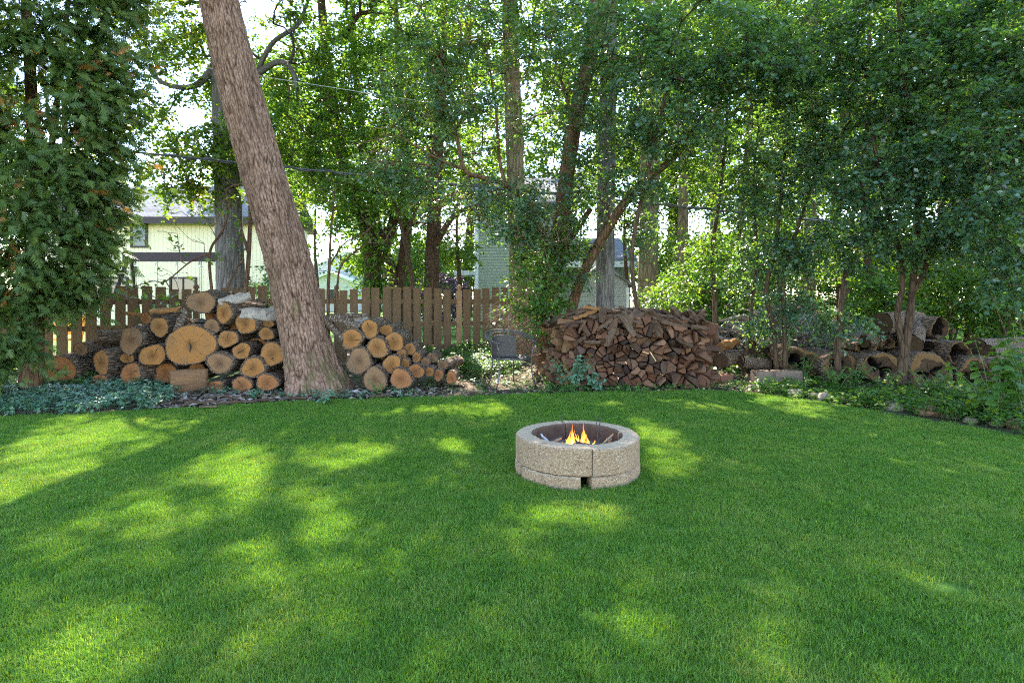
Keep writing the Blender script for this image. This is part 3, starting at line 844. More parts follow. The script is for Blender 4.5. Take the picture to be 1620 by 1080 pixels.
def shed():
    Y = 19.0; xr = at(994, 0, Y).x; xl = xr - 1.75; zr = at(0, 449, Y).z; zp = zr + 0.62; xp = (xl+xr)/2
    h = empty('garden_shed', (xp, Y, 0), 'small grey board shed with sloped roof above the firewood pile', 'shed')
    w = xr - xp
    part('wall', M['shed_siding'], h, lambda b: b.add([(-w,0,0),(w,0,0),(w,0,zr),(0,0,zp),(-w,0,zr),(-w,2,0),(w,2,0),(w,2,zr),(0,2,zp),(-w,2,zr)], [(0,1,2,3,4),(9,8,7,6,5),(1,6,7,2),(4,9,5,0)]))
    def rf(b):
        for s in (-1, 1):
            q = [(0,-0.15,zp+0.01),(s*(w+0.16),-0.15,zr-0.11),(s*(w+0.16),2.15,zr-0.11),(0,2.15,zp+0.01)]
            b.add(q + [(x, y, z+0.08) for x, y, z in q], [(0,1,2,3),(4,5,6,7),(0,4,5,1),(1,5,6,2),(2,6,7,3)])
    part('roof', M['shingles'], h, rf)
    part('corner_board', M['trim_white'], h, lambda b: b.span((w-0.07, -0.02, 0), (w+0.02, -0.003, zr-0.12)))
shed()

def swing_set():
    Y = 15.0; a, b_ = at(196, 403, Y), at(384, 410, Y)
    M['swing_wood'] = plain('swing_wood', (0.04, 0.028, 0.035), 0.6)
    M['chain'] = plain('chain', (0.30, 0.32, 0.34), 0.4, metal=0.8)
    M['chain_yellow'] = plain('chain_yellow', (0.55, 0.42, 0.06), 0.5)
    h = empty('swing_set', ((a.x+b_.x)/2, Y, 0), 'dark wooden swing set beam and chains in front of the yellow house', 'swing set')
    o = Vector(((a.x+b_.x)/2, Y, 0)); zc = (a.z+b_.z)/2; hx = (b_.x-a.x)/2
    part('beam', M['swing_wood'], h, lambda b: b.box((0,0,zc), (2*hx, 0.12, 0.24)))
    for sx in (-1, 1):
        for sy in (-1, 1):
            part('leg', M['swing_wood'], h, lambda b: b.tube([(sx*(hx-0.15), sy*0.06, zc-0.06), (sx*(hx+0.12), sy*0.95, -0.02)], 0.065, 4))
    for px, m in ((215,'chain'),(249,'chain'),(281,'chain'),(316,'chain'),(319,'chain_yellow'),(345,'chain_yellow')):
        x = at(px, 0, Y).x - o.x
        c = part('chain', M[m], h, lambda b: b.tube([(x,0,zc-0.12),(x,0,0.62)], 0.012, 5))
        b2 = MB(); b2.tube([(x+0.05*math.cos(t), 0, zc-0.2+0.06*math.sin(t)) for t in np.linspace(1.6, 5.6, 9)], 0.012, 5); b2.build('hook', M['chain'], c)
    for x0, x1 in ((215,249),(281,316)):
        xa, xb = at(x0,0,Y).x-o.x, at(x1,0,Y).x-o.x
        part('swing_seat', M['trim_brown'], h, lambda b: b.box(((xa+xb)/2,0,0.6), (abs(xb-xa), 0.16, 0.025)))
swing_set()

# ------------------------------------------------------------------ picket fence
def picket_mat(name, a, b):
    t = NT(name)
    rnd = t.n('ShaderNodeObjectInfo').outputs['Random']
    f = t.noise(t.coords((30, 30, 1.6)), 1.0, 5.0, 0.65, w=t.math('MULTIPLY', rnd, 40.0))
    c = t.mix(f, a, b); c = t.mix(t.math('MULTIPLY', rnd, 0.5), c, [x*0.6 for x in b])
    c = t.mix(t.ramp(t.noise(t.coords((8,8,3)), 1.0, 4.0, 0.6, w=rnd), [(0.55, (0,)*3), (0.7, (0.5,)*3)]), c, (0.10, 0.08, 0.045))
    return t.finish(c, 0.85, t.bump(f, 0.4, 0.008), 0.15)
M['picket'] = picket_mat('picket_wood', (0.10, 0.054, 0.028), (0.25, 0.15, 0.082))
M['new_post'] = picket_mat('new_post_wood', (0.30, 0.155, 0.075), (0.42, 0.24, 0.13))
FA, FB = Vector((-7.9, 9.6, 0)), Vector((-0.93, 12.0, 0))
FD = (FB - FA).normalized(); FN = Vector((FD.y, -FD.x, 0))   # towards the camera
def fence():
    s0, s1 = -1.6, (FB-FA).length + 1.45
    mid = FA + FD*((s0+s1)/2)
    root = empty('picket_fence', mid, 'weathered brown wooden picket fence with gently arched top behind the log pile', 'fence')
    ang = math.atan2(FD.y, FD.x); root.rotation_euler = (0, 0, ang)
    pitch, w = 0.208, 0.156
    off = (s0+s1)/2
    var = []
    for k in range(6):
        r = random.Random(k); b = MB(); hw = w/2
        top = [1.0 + r.uniform(-.004, .004) for _ in range(2)]
        n = 6; pts = [(-hw+r.uniform(-.003,.003), 0), (hw+r.uniform(-.003,.003), 0)]
        x0, x1 = -hw, hw
        V = []
        for y in (-0.011, 0.011):
            V += [(x0, y, 0), (x1, y, 0), (x1+r.uniform(-.003,.003), y, .5), (x1, y, top[0]), (x0, y, top[1]), (x0+r.uniform(-.003,.003), y, .5)]
        b.add(V, [(0,1,2,5),(5,2,3,4),(11,8,7,6),(10,9,8,11),(0,6,7,1),(1,7,8,2),(2,8,9,3),(3,9,10,4),(4,10,11,5),(5,11,6,0)])
        var.append(b.mesh('picket', M['picket']))
    # posts 2.44 m apart; one of them at the orange replacement post
    def s_at(px):
        k = (px-CX)/FOC; return (k*FA.y - FA.x)/(FD.x - k*FD.y)
    ps = s_at(725); posts = [ps + 2.44*i for i in range(-5, 3) if s0-0.2 < ps + 2.44*i < s1]
    def top_h(s):
        u = ((s - ps)/2.44) % 1.0
        base = 1.43 + 0.035*((s)/(s1))
        return base + 0.085*math.sin(math.pi*u)
    s = s0; i = 0; front = 0.036
    while s < s1:
        if min(abs(s-p) for p in posts) > 0.085:
            o = link('picket', var[random.randrange(6)], root)
            zb = 0.05 + random.uniform(-.015, .015)
            o.location = (s - off + random.uniform(-.006,.006), -front, zb); o.scale = (1 + random.uniform(-.04,.04), 1, top_h(s) - zb + random.uniform(-.012,.012))
            o.rotation_euler = (random.uniform(-.006,.006), random.uniform(-.008,.008), random.uniform(-.03,.03))
        # the row on the far side, set in the gaps
        s += pitch
        i += 1
    for z in (0.30, 0.78, 1.24):
        for k in range(len(posts)-1):
            part('rail', M['picket'], root, lambda b: b.span((posts[k]-off, -0.02, z-0.045), (posts[k+1]-off-0.004, 0.018, z+0.045)))
        part('rail', M['picket'], root, lambda b: b.span((s0-off, -0.02, z-0.045), (posts[0]-off-0.004, 0.018, z+0.045)))
        part('rail', M['picket'], root, lambda b: b.span((posts[-1]-off, -0.02, z-0.045), (s1-off, 0.018, z+0.045)))
    for p in posts:
        new = abs(p-ps) < 0.01
        m = M['new_post'] if new else M['picket']
        zt = 1.46 if new else 1.44
        yy = -0.075 if new else 0.0
        q = part('post', m, root, lambda b: b.span((p-off-0.048, yy-0.048, -0.1), (p-off+0.048, yy+0.048, zt)))
        if new: q['label'] = 'new orange-brown replacement post'
        f = MB(); prof = [(0.048,0),(0.03,0.015),(0.03,0.03),(0.05,0.05),(0.048,0.085),(0.03,0.11),(0.004,0.13)]
        n = 10; V = [(p-off+r_*math.cos(2*math.pi*k/n), yy+r_*math.sin(2*math.pi*k/n), zt+h_) for r_, h_ in prof for k in range(n)]
        f.add(V, [(j*n+k, j*n+(k+1)%n, (j+1)*n+(k+1)%n, (j+1)*n+k) for j in range(len(prof)-1) for k in range(n)])
        f.build('finial', m, q, True)
fence()

# things just behind the fence
M['orange_plastic'] = plain('orange_wood', (0.80, 0.36, 0.03), 0.5, var=0.1)
def bench(px, Y, z0, label, w=0.9):
    c = at(px, 0, Y).x
    h = empty('garden_bench', (c, Y, 0), label, 'bench')
    for k in range(3): part('slat', M['orange_plastic'], h, lambda b: b.box((0, -0.15+0.15*k, 0.42), (w, 0.12, 0.03)))
    for k in range(3): part('back_slat', M['orange_plastic'], h, lambda b: b.box((0, 0.28+0.03*k, 0.56+0.15*k), (w, 0.025, 0.1)))
    for s in (-1, 1):
        part('leg', M['orange_plastic'], h, lambda b: b.box((s*(w/2-0.06), -0.15, 0.2), (0.06, 0.06, 0.405)))
        part('leg', M['orange_plastic'], h, lambda b: b.tube([(s*(w/2-0.06), 0.2, 0), (s*(w/2-0.06), 0.31, 0.55), (s*(w/2-0.06), 0.38, 0.95)], 0.035, 4))
bench(84, 12.2, 0, 'orange slatted bench glimpsed through the left fence gaps')

def adirondack():
    Y = 18.0; p = at(1294, 0, Y)
    h = empty('adirondack_chair', (p.x, Y, 0), 'bright orange wooden slatted garden chair far behind the brush pile', 'chair', rz=0.5)
    for k in range(5): part('back_slat', M['orange_plastic'], h, lambda b: b.tube([(-0.2+0.1*k, 0.25, 0.3), (-0.24+0.12*k, 0.6, 1.12-0.03*abs(k-2))], 0.05, 4))
    for k in range(5): part('seat_slat', M['orange_plastic'], h, lambda b: b.box((0, -0.3+0.12*k, 0.42-0.03*k), (0.56, 0.1, 0.025)))
    for s in (-1, 1):
        part('arm', M['orange_plastic'], h, lambda b: b.box((s*0.36, 0.0, 0.62), (0.14, 0.8, 0.03)))
        part('leg', M['orange_plastic'], h, lambda b: b.box((s*0.33, -0.32, 0.30), (0.05, 0.1, 0.61)))
        part('leg', M['orange_plastic'], h, lambda b: b.tube([(s*0.3, -0.33, 0.38), (s*0.3, 0.6, 0.03)], 0.05, 4))
adirondack()
bench(1322, 17.0, 0, 'orange slatted bench beyond the brush pile beside the orange chair', 0.8)

M['black_metal'] = plain('black_metal', (0.02, 0.02, 0.022), 0.45, 0.4)
def metal_fence():
    a, b_ = at(1095, 0, 15.5), at(1360, 0, 15.5)
    h = empty('metal_fence', ((a.x+b_.x)/2, 15.5, 0), 'low black metal railing fence between saplings beyond the firewood', 'fence')
    hx = (b_.x-a.x)/2
    for z in (0.12, 0.92): part('rail', M['black_metal'], h, lambda b: b.box((0,0,z), (2*hx, 0.03, 0.03)))
    n = int(2*hx/0.11)
    for k in range(n+1): part('bar', M['black_metal'], h, lambda b: b.box((-hx+k*0.11, 0, 0.5), (0.016, 0.016, 1.02)))
metal_fence()

# sunlit patio beyond the metal fence
M['paving'] = plain('paving', (0.45, 0.42, 0.38), 0.85, nscale=3)
g = MB(); g.add([(3.5,16.2,0.0),(11,16.6,0.0),(11,22,0.0),(3.0,21,0.0)], [(0,1,2,3)])
o = g.build('patio', M['paving']); tag(o, kind='structure')

# overhead cables
M['cable'] = plain('cable', (0.06, 0.06, 0.065), 0.3, 0.7)
M['cable_pale'] = plain('cable_pale', (0.5, 0.5, 0.5), 0.4, 0.5)
def cable(a, b_, sag, r_, mat, label, double=False):
    c = MB()
    pts = [a.lerp(b_, t) + Vector((0, 0, -sag*4*t*(1-t))) for t in np.linspace(0, 1, 30)]
    c.tube(pts, r_, 6)
    if double:
        n = 160; q = []
        for i in range(n+1):
            t = i/n; p = a.lerp(b_, t) + Vector((0, 0, -sag*4*t*(1-t))); q.append(p + Vector((0, math.cos(i*0.9), math.sin(i*0.9)))*r_*1.6)
        c.tube(q, r_*0.6, 4)
    o = c.build('overhead_cable', mat, None, True); tag(o, label, 'cable', 'overhead cables')
cable(at(-60, 214, 10.2), at(1330, 352, 10.6), 0.0, 0.02, M['cable'], 'thick black overhead cable crossing behind the big leaning trunk', True)
cable(at(250, 95, 10.4), at(1100, 225, 10.8), 0.02, 0.005, M['cable_pale'], 'thin pale overhead wire crossing high above the black cable')

# ------------------------------------------------------------------ trees
TR = []
def T(*a, **k): TR.append((a, k))

# the big leaning trunk beside the log pile
r8 = 7.85
big = [(-2.68, 7.85, -0.12, 0.40), (-2.70, 7.85, 0.08, 0.37), (-2.82, 7.87, 0.55, 0.315), (-3.08, 7.92, 1.67, 0.295), (-3.41, 7.96, 2.81, 0.285), (-3.79, 8.0, 4.13, 0.275), (-4.14, 8.05, 5.5, 0.255), (-4.6, 8.15, 7.4, 0.22), (-5.0, 8.3, 9.4, 0.17), (-5.2, 8.4, 11.5, 0.1), (-5.3, 8.5, 13.0, 0.05)]
def bigtree():
    r = np.random.default_rng(3)
    path = smooth_path(big, 60)
    root = empty('leaning_oak', (-2.72, 7.85, 0), 'thick leaning trunk with pale flaky bark standing between the two log piles', 'tree')
    off = np.array([-2.72, 7.85, 0])
    q = path.copy(); q[:, :3] -= off
    low = q[:380]; hi = q[379:]
    link('trunk', trunk_mesh(low, 210, 'trunk', M['bark_oak'], flare=0.42, seed=5, furrow=0.017, cell=(0.036, 0.08), lump=0.045), root)
    link('upper_trunk', trunk_mesh(hi[::6], 20, 'upper_trunk', M['bark_oak'], seed=5), root)
    A = np.vstack([ellipsoid_points((-5.0, 8.0, 11.0), (4.6, 4.4, 3.6), 330, r, 0.25), ellipsoid_points((-2.0, 7.0, 10.5), (2.6, 2.6, 2.2), 90, r, 0.3)])
    A = A[A[:,2] > 7.2]
    ch = grow_branches(path[::12], A, r, 6.6, 0.008)
    link('branches', chains_mesh([(c-off, ra) for c, ra in ch], 'branches', M['bark_brown']), root)['kind'] = 'stuff'
    p, ax, no, sz, rnd, ta, tb = sprays(A, nrm(A-np.mean(A, 0)), r, 6, 9, 0.7, 0.15)
    sel = ~lit_mask(p, 3)
    V, F, rv = place_leaves(p[sel]-off, ax[sel], no[sel], sz[sel], T4V, T4F, rnd[sel])
    c = link('crown', npmesh('crown', V, F, [M['leaf_mid']], {'rnd': rv}), root); c['kind'] = 'stuff'
    STAT['tris'] += len(F)
bigtree()

# grey trunk behind the left fence with yellowing leaves
tree('grey_oak', 'tall grey trunk with yellowing leaves behind the fence left of the leaning trunk', 'tree',
     [L((366,560,13.5,0.34),(366,470,13.5,0.32),(363,380,13.5,0.30),(358,250,13.5,0.27),(352,100,13.5,0.25),(350,-60,13.5,0.23),(356,-260,13.6,0.17),(370,-420,13.8,0.08)),
      L((356,185,13.5,0.10),(385,165,13.2,0.085),(402,125,13.0,0.075),(440,98,12.6,0.06),(462,112,12.4,0.05),(470,140,12.3,0.04)),
      L((402,125,13.0,0.06),(430,70,12.8,0.05),(470,40,12.8,0.045),(488,0,13,0.035)),
      L((352,90,13.5,0.1),(310,135,13.2,0.07),(262,133,13.0,0.05),(235,110,12.9,0.03))],
     [(at(420,40,12.6), (1.5,1.6,1.3), 75), (at(305,100,13.2), (0.7,1.2,0.9), 34), (at(285,40,13.2), (1.2,1.5,0.9), 50), (at(330,225,12.6), (0.9,1.0,0.5), 34), (at(265,190,12.8), (0.6,0.8,0.6), 22), (at(280,290,12.8), (0.6,0.7,0.3), 14), (at(440,210,12.8), (1.1,1.3,0.9), 40), (at(265,265,13.0), (0.6,0.7,0.3), 10),
      (at(360,-160,13.5), (3.6,3.0,2.6), 190), (at(320,290,13.0), (0.7,0.7,0.35), 9)],
     11, 'bark_grey', 'leaf_warm', 0.105, 6, 9, 0.5, start_z=3.4, trunk_kw=dict(sides=110, flare=0.2, lump=0.04, furrow=0.014, cell=(0.035,0.10)), wood_tip=0.007)

# trees beyond the fence, centre left
G1 = 'leafy trees standing behind the picket fence'
tree('ivy_tree', 'ivy-covered trunk forking behind the fence, left of the dark forked trunks', 'tree',
     [L((586,560,15.5,0.25),(588,470,15.5,0.24),(590,420,15.5,0.22),(580,360,15.5,0.2),(545,260,15.5,0.17),(520,120,15.6,0.13),(505,-40,15.8,0.1),(500,-160,16,0.05)),
      L((590,425,15.5,0.16),(618,365,15.6,0.14),(640,260,15.8,0.11),(650,120,16,0.08))],
     [(at(500,120,15.5), (1.7,1.9,2.0), 120), (at(560,-10,15.8), (2.0,2.0,1.7), 100), (at(560,240,15.2), (1.3,1.6,1.2), 75), (at(470,260,15.2), (0.9,1.2,0.9), 36), (at(548,340,15.0), (0.7,0.9,0.5), 22), (at(590,410,15.3), (0.42,0.42,0.75), 30, 0.8), ((-3.0,13.2,11.0), (3.6,2.6,1.9), 170, 0.2)],  # last crown is unseen, added above the view to shade the lawn
     21, 'bark_brown', 'leaf_mid', 0.10, 6, 9, 0.5, start_z=1.2, group=G1, wood_tip=0.006, twigwood=False)
tree('forked_tree', 'dark brown tree with forked trunks rising behind the middle of the fence', 'tree',
     [L((628,560,16.5,0.22),(628,480,16.5,0.2),(622,440,16.5,0.18),(606,390,16.5,0.16),(590,330,16.5,0.14),(570,200,16.6,0.11),(560,60,16.8,0.08),(555,-60,17,0.05)),
      L((630,460,16.5,0.17),(640,400,16.6,0.17),(645,330,16.7,0.15),(642,230,16.8,0.12),(630,90,17,0.09),(625,-60,17,0.05))],
     [(at(640,60,16.6), (2.0,2.0,2.1), 140), (at(640,210,16.0), (1.5,1.7,1.3), 95), (at(600,300,15.8), (1.2,1.3,0.9), 55), (at(690,330,15.6), (1.1,1.2,0.8), 50), ((-1.6,14.6,12.0), (3.2,2.4,1.9), 140, 0.2)],  # high last crown, out of view, added for shade on the lawn
     22, 'bark_brown', 'leaf_far', 0.105, 6, 9, 0.5, start_z=2.2, group=G1, wood_tip=0.006, twigwood=False)
tree('ivy_trunk_tree', 'straight ivy-wrapped tree trunk behind the fence left of the new orange post', 'tree',
     [L((682,560,15.0,0.2),(682,470,15,0.2),(684,400,15,0.19),(690,280,15,0.16),(700,100,15.2,0.12),(705,-60,15.4,0.07)),
      L((684,395,15,0.1),(720,340,14.6,0.07),(770,320,14.2,0.045))],
     [(at(720,110,15), (1.7,1.8,2.0), 115), (at(730,280,14.6), (1.3,1.4,1.0), 75), (at(683,405,14.9), (0.36,0.36,0.8), 34, 0.85), (at(760,350,14.2), (0.8,0.9,0.55), 34), (at(700,380,14.6), (0.55,0.6,0.3), 16)],
     23, 'bark_brown', 'leaf_mid', 0.085, 6, 9, 0.42, start_z=1.3, group=G1, wood_tip=0.006, twigwood=False)
tree('tall_brown_tree', 'tall brown trunk showing high between the leaves above the metal chair', 'tree',
     [L((822,560,14.0,0.24),(820,420,14,0.23),(816,300,14,0.22),(812,180,14,0.21),(808,60,14,0.19),(806,-100,14,0.15),(805,-300,14.2,0.08))],
     [(at(840,-60,13.6), (2.4,2.2,1.6), 120), (at(760,20,13.2), (1.4,1.4,1.2), 60), (at(860,120,13.0), (1.2,1.3,1.2), 60)],
     24, 'bark_tan', 'leaf_far', 0.09, 6, 9, 0.45, start_z=3.5, group=G1, wood_tip=0.006, twigwood=False, trunk_kw=dict(sides=18))

tree('fence_tree', 'leafy small tree spreading just behind the fence right of the leaning trunk', 'tree',
     [L((655,548,13.4,0.06),(652,450,13.4,0.055),(640,380,13.3,0.05),(620,310,13.2,0.04),(580,250,13.0,0.03),(540,200,12.8,0.02)), L((640,380,13.3,0.04),(670,300,13.2,0.03),(690,220,13.0,0.02)), L((620,310,13.2,0.03),(560,300,12.9,0.022),(500,300,12.7,0.012))],
     [(at(500,200,12.6), (0.9,0.8,0.9), 70), (at(545,110,12.8), (1.0,0.8,0.9), 70), (at(630,90,12.8), (1.0,0.8,0.9), 60), (at(590,170,12.8), (1.0,0.8,0.9), 70), (at(670,200,12.9), (0.9,0.8,0.8), 60), (at(540,290,12.7), (0.9,0.7,0.5), 50), (at(640,300,13.0), (0.8,0.7,0.5), 45), (at(470,120,12.6), (0.8,0.7,0.8), 40)],
     25, 'bark_brown', 'leaf_mid', 0.075, 6, 9, 0.4, start_z=2.0, group=G1, wood_tip=0.004, twigwood=False)

# vine clump behind the chair and firewood
tree('vine_clump_tree', 'leaning reddish tree in the vine-covered clump behind the firewood pile', 'tree',
     [L((868,610,10.4,0.17),(872,500,10.4,0.155),(882,400,10.4,0.15),(895,290,10.4,0.145),(912,180,10.4,0.14),(932,90,10.4,0.135),(942,20,10.4,0.13),(950,-60,10.5,0.11),(965,-200,10.7,0.06)),
      L((893,610,10.2,0.11),(903,500,10.2,0.10),(920,440,10.1,0.095),(948,385,10.0,0.09),(985,325,9.8,0.085),(1022,285,9.6,0.07),(1070,245,9.4,0.055),(1120,175,9.2,0.04)),
      L((860,600,10.5,0.12),(858,500,10.5,0.11),(872,420,10.5,0.085),(900,380,10.5,0.07),(935,330,10.5,0.05)),
      L((870,420,10.4,0.075),(840,330,10.0,0.055),(800,292,9.7,0.05),(760,280,9.4,0.04),(735,268,9.2,0.036),(722,215,9.1,0.03),(700,150,9.0,0.024),(672,70,9.0,0.016)),
      L((800,292,9.7,0.035),(790,250,9.6,0.028),(784,170,9.5,0.022),(770,80,9.4,0.016)),
      L((735,268,9.2,0.03),(690,250,9.0,0.022),(640,220,8.9,0.015)),
      L((895,290,10.4,0.05),(905,200,10.0,0.035),(880,100,9.7,0.02))],
     [(at(880,330,10.0), (1.0,0.9,1.0), 90), (at(810,330,9.6), (0.9,0.8,0.6), 60), (at(930,200,9.8), (0.9,0.9,1.0), 70), (at(760,150,9.2), (0.9,0.8,1.0), 85), (at(660,130,9.0), (0.75,0.7,0.9), 60), (at(640,260,8.9), (0.7,0.6,0.45), 40), (at(720,320,9.2), (0.7,0.6,0.4), 38),
      (at(960,50,10.0), (1.3,1.1,0.9), 70), (at(840,60,9.4), (0.9,0.8,0.8), 50), (at(1060,180,9.2), (0.8,0.7,0.7), 55), (at(870,420,9.9), (0.7,0.6,0.5), 40), (at(690,20,9), (1.0,.9,.6), 50),
      (at(880,-120,10.2), (2.6,2.0,1.5), 150), (at(1000,360,9.9), (0.55,0.5,0.4), 20)],
     31, 'bark_red', 'leaf_skylit', 0.062, 6, 10, 0.36, start_z=1.2, near=False, trunk_kw=dict(sides=18, lump=0.08), wood_tip=0.004)
tree('grey_straight_tree', 'straight grey furrowed trunk rising behind the firewood pile', 'tree',
     [L((957,570,11.2,0.20),(957,480,11.2,0.185),(958,380,11.2,0.175),(960,250,11.2,0.165),(962,120,11.2,0.155),(964,0,11.2,0.14),(966,-140,11.3,0.10),(968,-300,11.4,0.05))],
     [(at(1000,-90,11.0), (2.3,1.9,1.4), 110), (at(1020,110,10.8), (0.9,0.8,0.7), 30)],
     32, 'bark_grey', 'leaf_mid', 0.085, 6, 9, 0.42, start_z=4.2, trunk_kw=dict(sides=80, furrow=0.014, cell=(0.04,0.14)), wood_tip=0.005)

# pale sunlit trunks further back
G2 = 'tall pale trunks beyond the firewood pile'
for i, (px, Y, rr, lab) in enumerate(((1027, 15.5, 0.27, 'thick tan sunlit trunk just right of the small grey shed'), (1081, 18.0, 0.17, 'slimmer tan trunk right of the thick tan trunk'), (1132, 21.0, 0.19, 'distant pale trunk rightmost of three behind the saplings'), (1282, 15.0, 0.16, 'pale trunk beside the orange garden chair'))):
    tree('tan_tree', lab, 'tree', [L((px-3,560,Y,rr*1.05),(px-2,450,Y,rr),(px,300,Y,rr*0.93),(px+3,100,Y,rr*0.85),(px+5,-80,Y,rr*0.7),(px+8,-250,Y,rr*0.4))],
         [(at(px+20,-60,Y), (2.6,2.4,1.9), 110), (at(px+10,90,Y), (1.5,1.5,1.2), 55), (at(px-30,200,Y), (0.9,1.0,0.6), 24)],
         40+i, 'bark_tan', 'leaf_far', 0.11, 6, 9, 0.5, start_z=3.8, group=G2, wood_tip=0.007, twigwood=False, trunk_kw=dict(sides=18))

# saplings on the right in front of the brush pile and hollow logs
G3 = 'slender understory trees on the right'
def sap(px, py, Y, r0, path, crowns, seed, lab, leaf='leaf_skylit', ls=0.075, extra=(), **k):
    crowns = [(c_[0], c_[1], int(c_[2]*0.8)) + tuple(c_[3:]) for c_ in crowns]
    tree('sapling', lab, 'tree', [L((px, py+8, Y, r0*1.05), (px, py-10, Y, r0), *path)] + [L(*e) for e in extra], crowns, seed, 'bark_brown', leaf, ls, 6, 10, 0.34, start_z=0.9, group=G3, near=px > 1600, wood_tip=0.0035, trunk_kw=dict(sides=12, flare=0.15, lump=0.05), **k)
sap(1130, 590, 9.9, 0.045, ((1131,480,9.9,0.042),(1127,400,9.9,0.038),(1140,300,9.8,0.03),(1150,170,9.7,0.022),(1140,40,9.6,0.014)),
    [(at(1130,250,9.6), (0.9,0.8,0.8), 60), (at(1110,120,9.4), (0.95,0.8,0.8), 70), (at(1160,20,9.4), (1.1,0.9,0.8), 70), (at(1110,400,9.8), (0.55,0.5,0.4), 26), (at(1070,460,10.0), (0.5,0.5,0.3), 22)], 51,
    'slender dark sapling right beside the firewood pile end', 'leaf_mid', 0.058)
sap(1178, 582, 9.4, 0.03, ((1190,480,9.4,0.027),(1197,400,9.4,0.024),(1192,300,9.3,0.018),(1200,200,9.2,0.012)),
    [(at(1190,330,9.2), (0.7,0.7,0.6), 50), (at(1210,200,9.0), (0.8,0.7,0.7), 55), (at(1200,430,9.4), (0.55,0.5,0.35), 30)], 52,
    'thin sapling standing second from the firewood pile', 'leaf_skylit', 0.06)
sap(1228, 584, 9.1, 0.04, ((1222,510,9.1,0.037),(1212,460,9.1,0.033),(1228,380,9.0,0.028),(1240,260,8.9,0.022),(1255,120,8.8,0.015)),
    [(at(1245,270,8.8), (0.8,0.7,0.7), 60), (at(1270,120,8.6), (1.0,0.8,0.8), 80), (at(1230,400,8.9), (0.6,0.5,0.35), 32), (at(1250,10,8.6), (1.1,0.9,0.7), 60), (at(1220,500,9.1), (0.45,0.4,0.25), 20)], 53,
    'crooked thin sapling behind the concrete blocks', 'leaf_skylit', 0.063)
sap(1242, 580, 9.0, 0.04, ((1241,500,9.0,0.037),(1240,430,9.0,0.034),(1262,360,8.9,0.026),(1290,270,8.8,0.02),(1310,160,8.6,0.012)),
    [(at(1310,260,8.6), (0.8,0.7,0.6), 60), (at(1340,130,8.4), (0.95,0.8,0.8), 80), (at(1290,390,8.8), (0.6,0.5,0.35), 32), (at(1260,470,8.9), (0.4,0.4,0.25), 16)], 54,
    'straight thin sapling rising just right of the concrete blocks', 'leaf_skylit', 0.063)
sap(1325, 590, 8.6, 0.045, ((1326,540,8.6,0.042),(1332,470,8.6,0.04),(1340,420,8.6,0.036),(1350,340,8.5,0.03),(1370,220,8.3,0.022),(1380,90,8.2,0.014)),
    [(at(1380,240,8.1), (0.8,0.7,0.7), 75), (at(1410,90,8.0), (1.0,0.8,0.8), 85), (at(1340,380,8.4), (0.6,0.5,0.35), 34), (at(1400,-20,8.0), (1.1,0.9,0.6), 60), (at(1330,500,8.6), (0.45,0.4,0.25), 20)], 55,
    'slim sapling standing in front of the hollow logs', 'leaf_skylit', 0.066)
sap(1424, 612, 8.05, 0.066, ((1430,560,8.05,0.06),(1438,510,8.05,0.05),(1444,450,8.05,0.042),(1452,360,8.0,0.038),(1450,250,7.8,0.038),(1430,120,7.6,0.025),(1420,0,7.5,0.015)),
    [(at(1470,250,7.4), (0.85,0.7,0.7), 90), (at(1500,120,7.2), (0.9,0.8,0.8), 100), (at(1560,260,7.2), (0.75,0.7,0.7), 85), (at(1440,370,7.7), (0.6,0.5,0.32), 40), (at(1540,380,7.5), (0.6,0.5,0.35), 45), (at(1500,0,7.2), (1.1,0.9,0.6), 80), (at(1590,60,7.0), (0.8,0.7,0.8), 70), (at(1400,300,7.6), (0.6,0.5,0.5), 45)], 56,
    'double-stemmed reddish young tree standing before the largest hollow logs', 'leaf_skylit', 0.068,
    extra=[((1430,560,8.05,0.042),(1420,500,8.05,0.04),(1428,450,8.05,0.035),(1424,400,8.0,0.03),(1395,300,7.8,0.03),(1380,200,7.6,0.02)),
           ((1440,470,8.05,0.04),(1462,430,8.0,0.036),(1480,370,7.8,0.03),(1530,300,7.5,0.022),(1580,200,7.3,0.014))])
sap(1700, 640, 6.7, 0.06, ((1690,480,6.7,0.055),(1680,300,6.6,0.045),(1670,100,6.5,0.03),(1660,-60,6.4,0.015)),
    [(at(1620,180,6.4), (0.6,0.6,0.7), 75), (at(1600,330,6.4), (0.5,0.5,0.45), 50), (at(1640,30,6.3), (0.7,0.6,0.6), 60), (at(1640,430,6.5), (0.45,0.4,0.4), 34)], 57,
    'leafy tree reaching in from the right edge above the hosta bed', 'leaf_skylit', 0.068)
# arching branch with bluish leaves high in the middle right
sap(1010, 600, 8.9, 0.04, ((1012,520,8.95,0.037),(1000,400,8.9,0.034),(1030,250,8.7,0.026),(1060,120,8.4,0.018),(1080,20,8.2,0.01)),
    [(at(1050,160,8.3), (0.9,0.7,0.7), 80), (at(1120,60,8.0), (0.95,0.8,0.6), 80), (at(980,60,8.4), (0.8,0.7,0.6), 60), (at(1190,110,8.0), (0.8,0.7,0.6), 60), (at(1010,280,8.8), (0.4,0.4,0.35), 22)], 58,
    'slender tree with bluish leaves growing behind the firewood pile', 'leaf_skylit', 0.066)

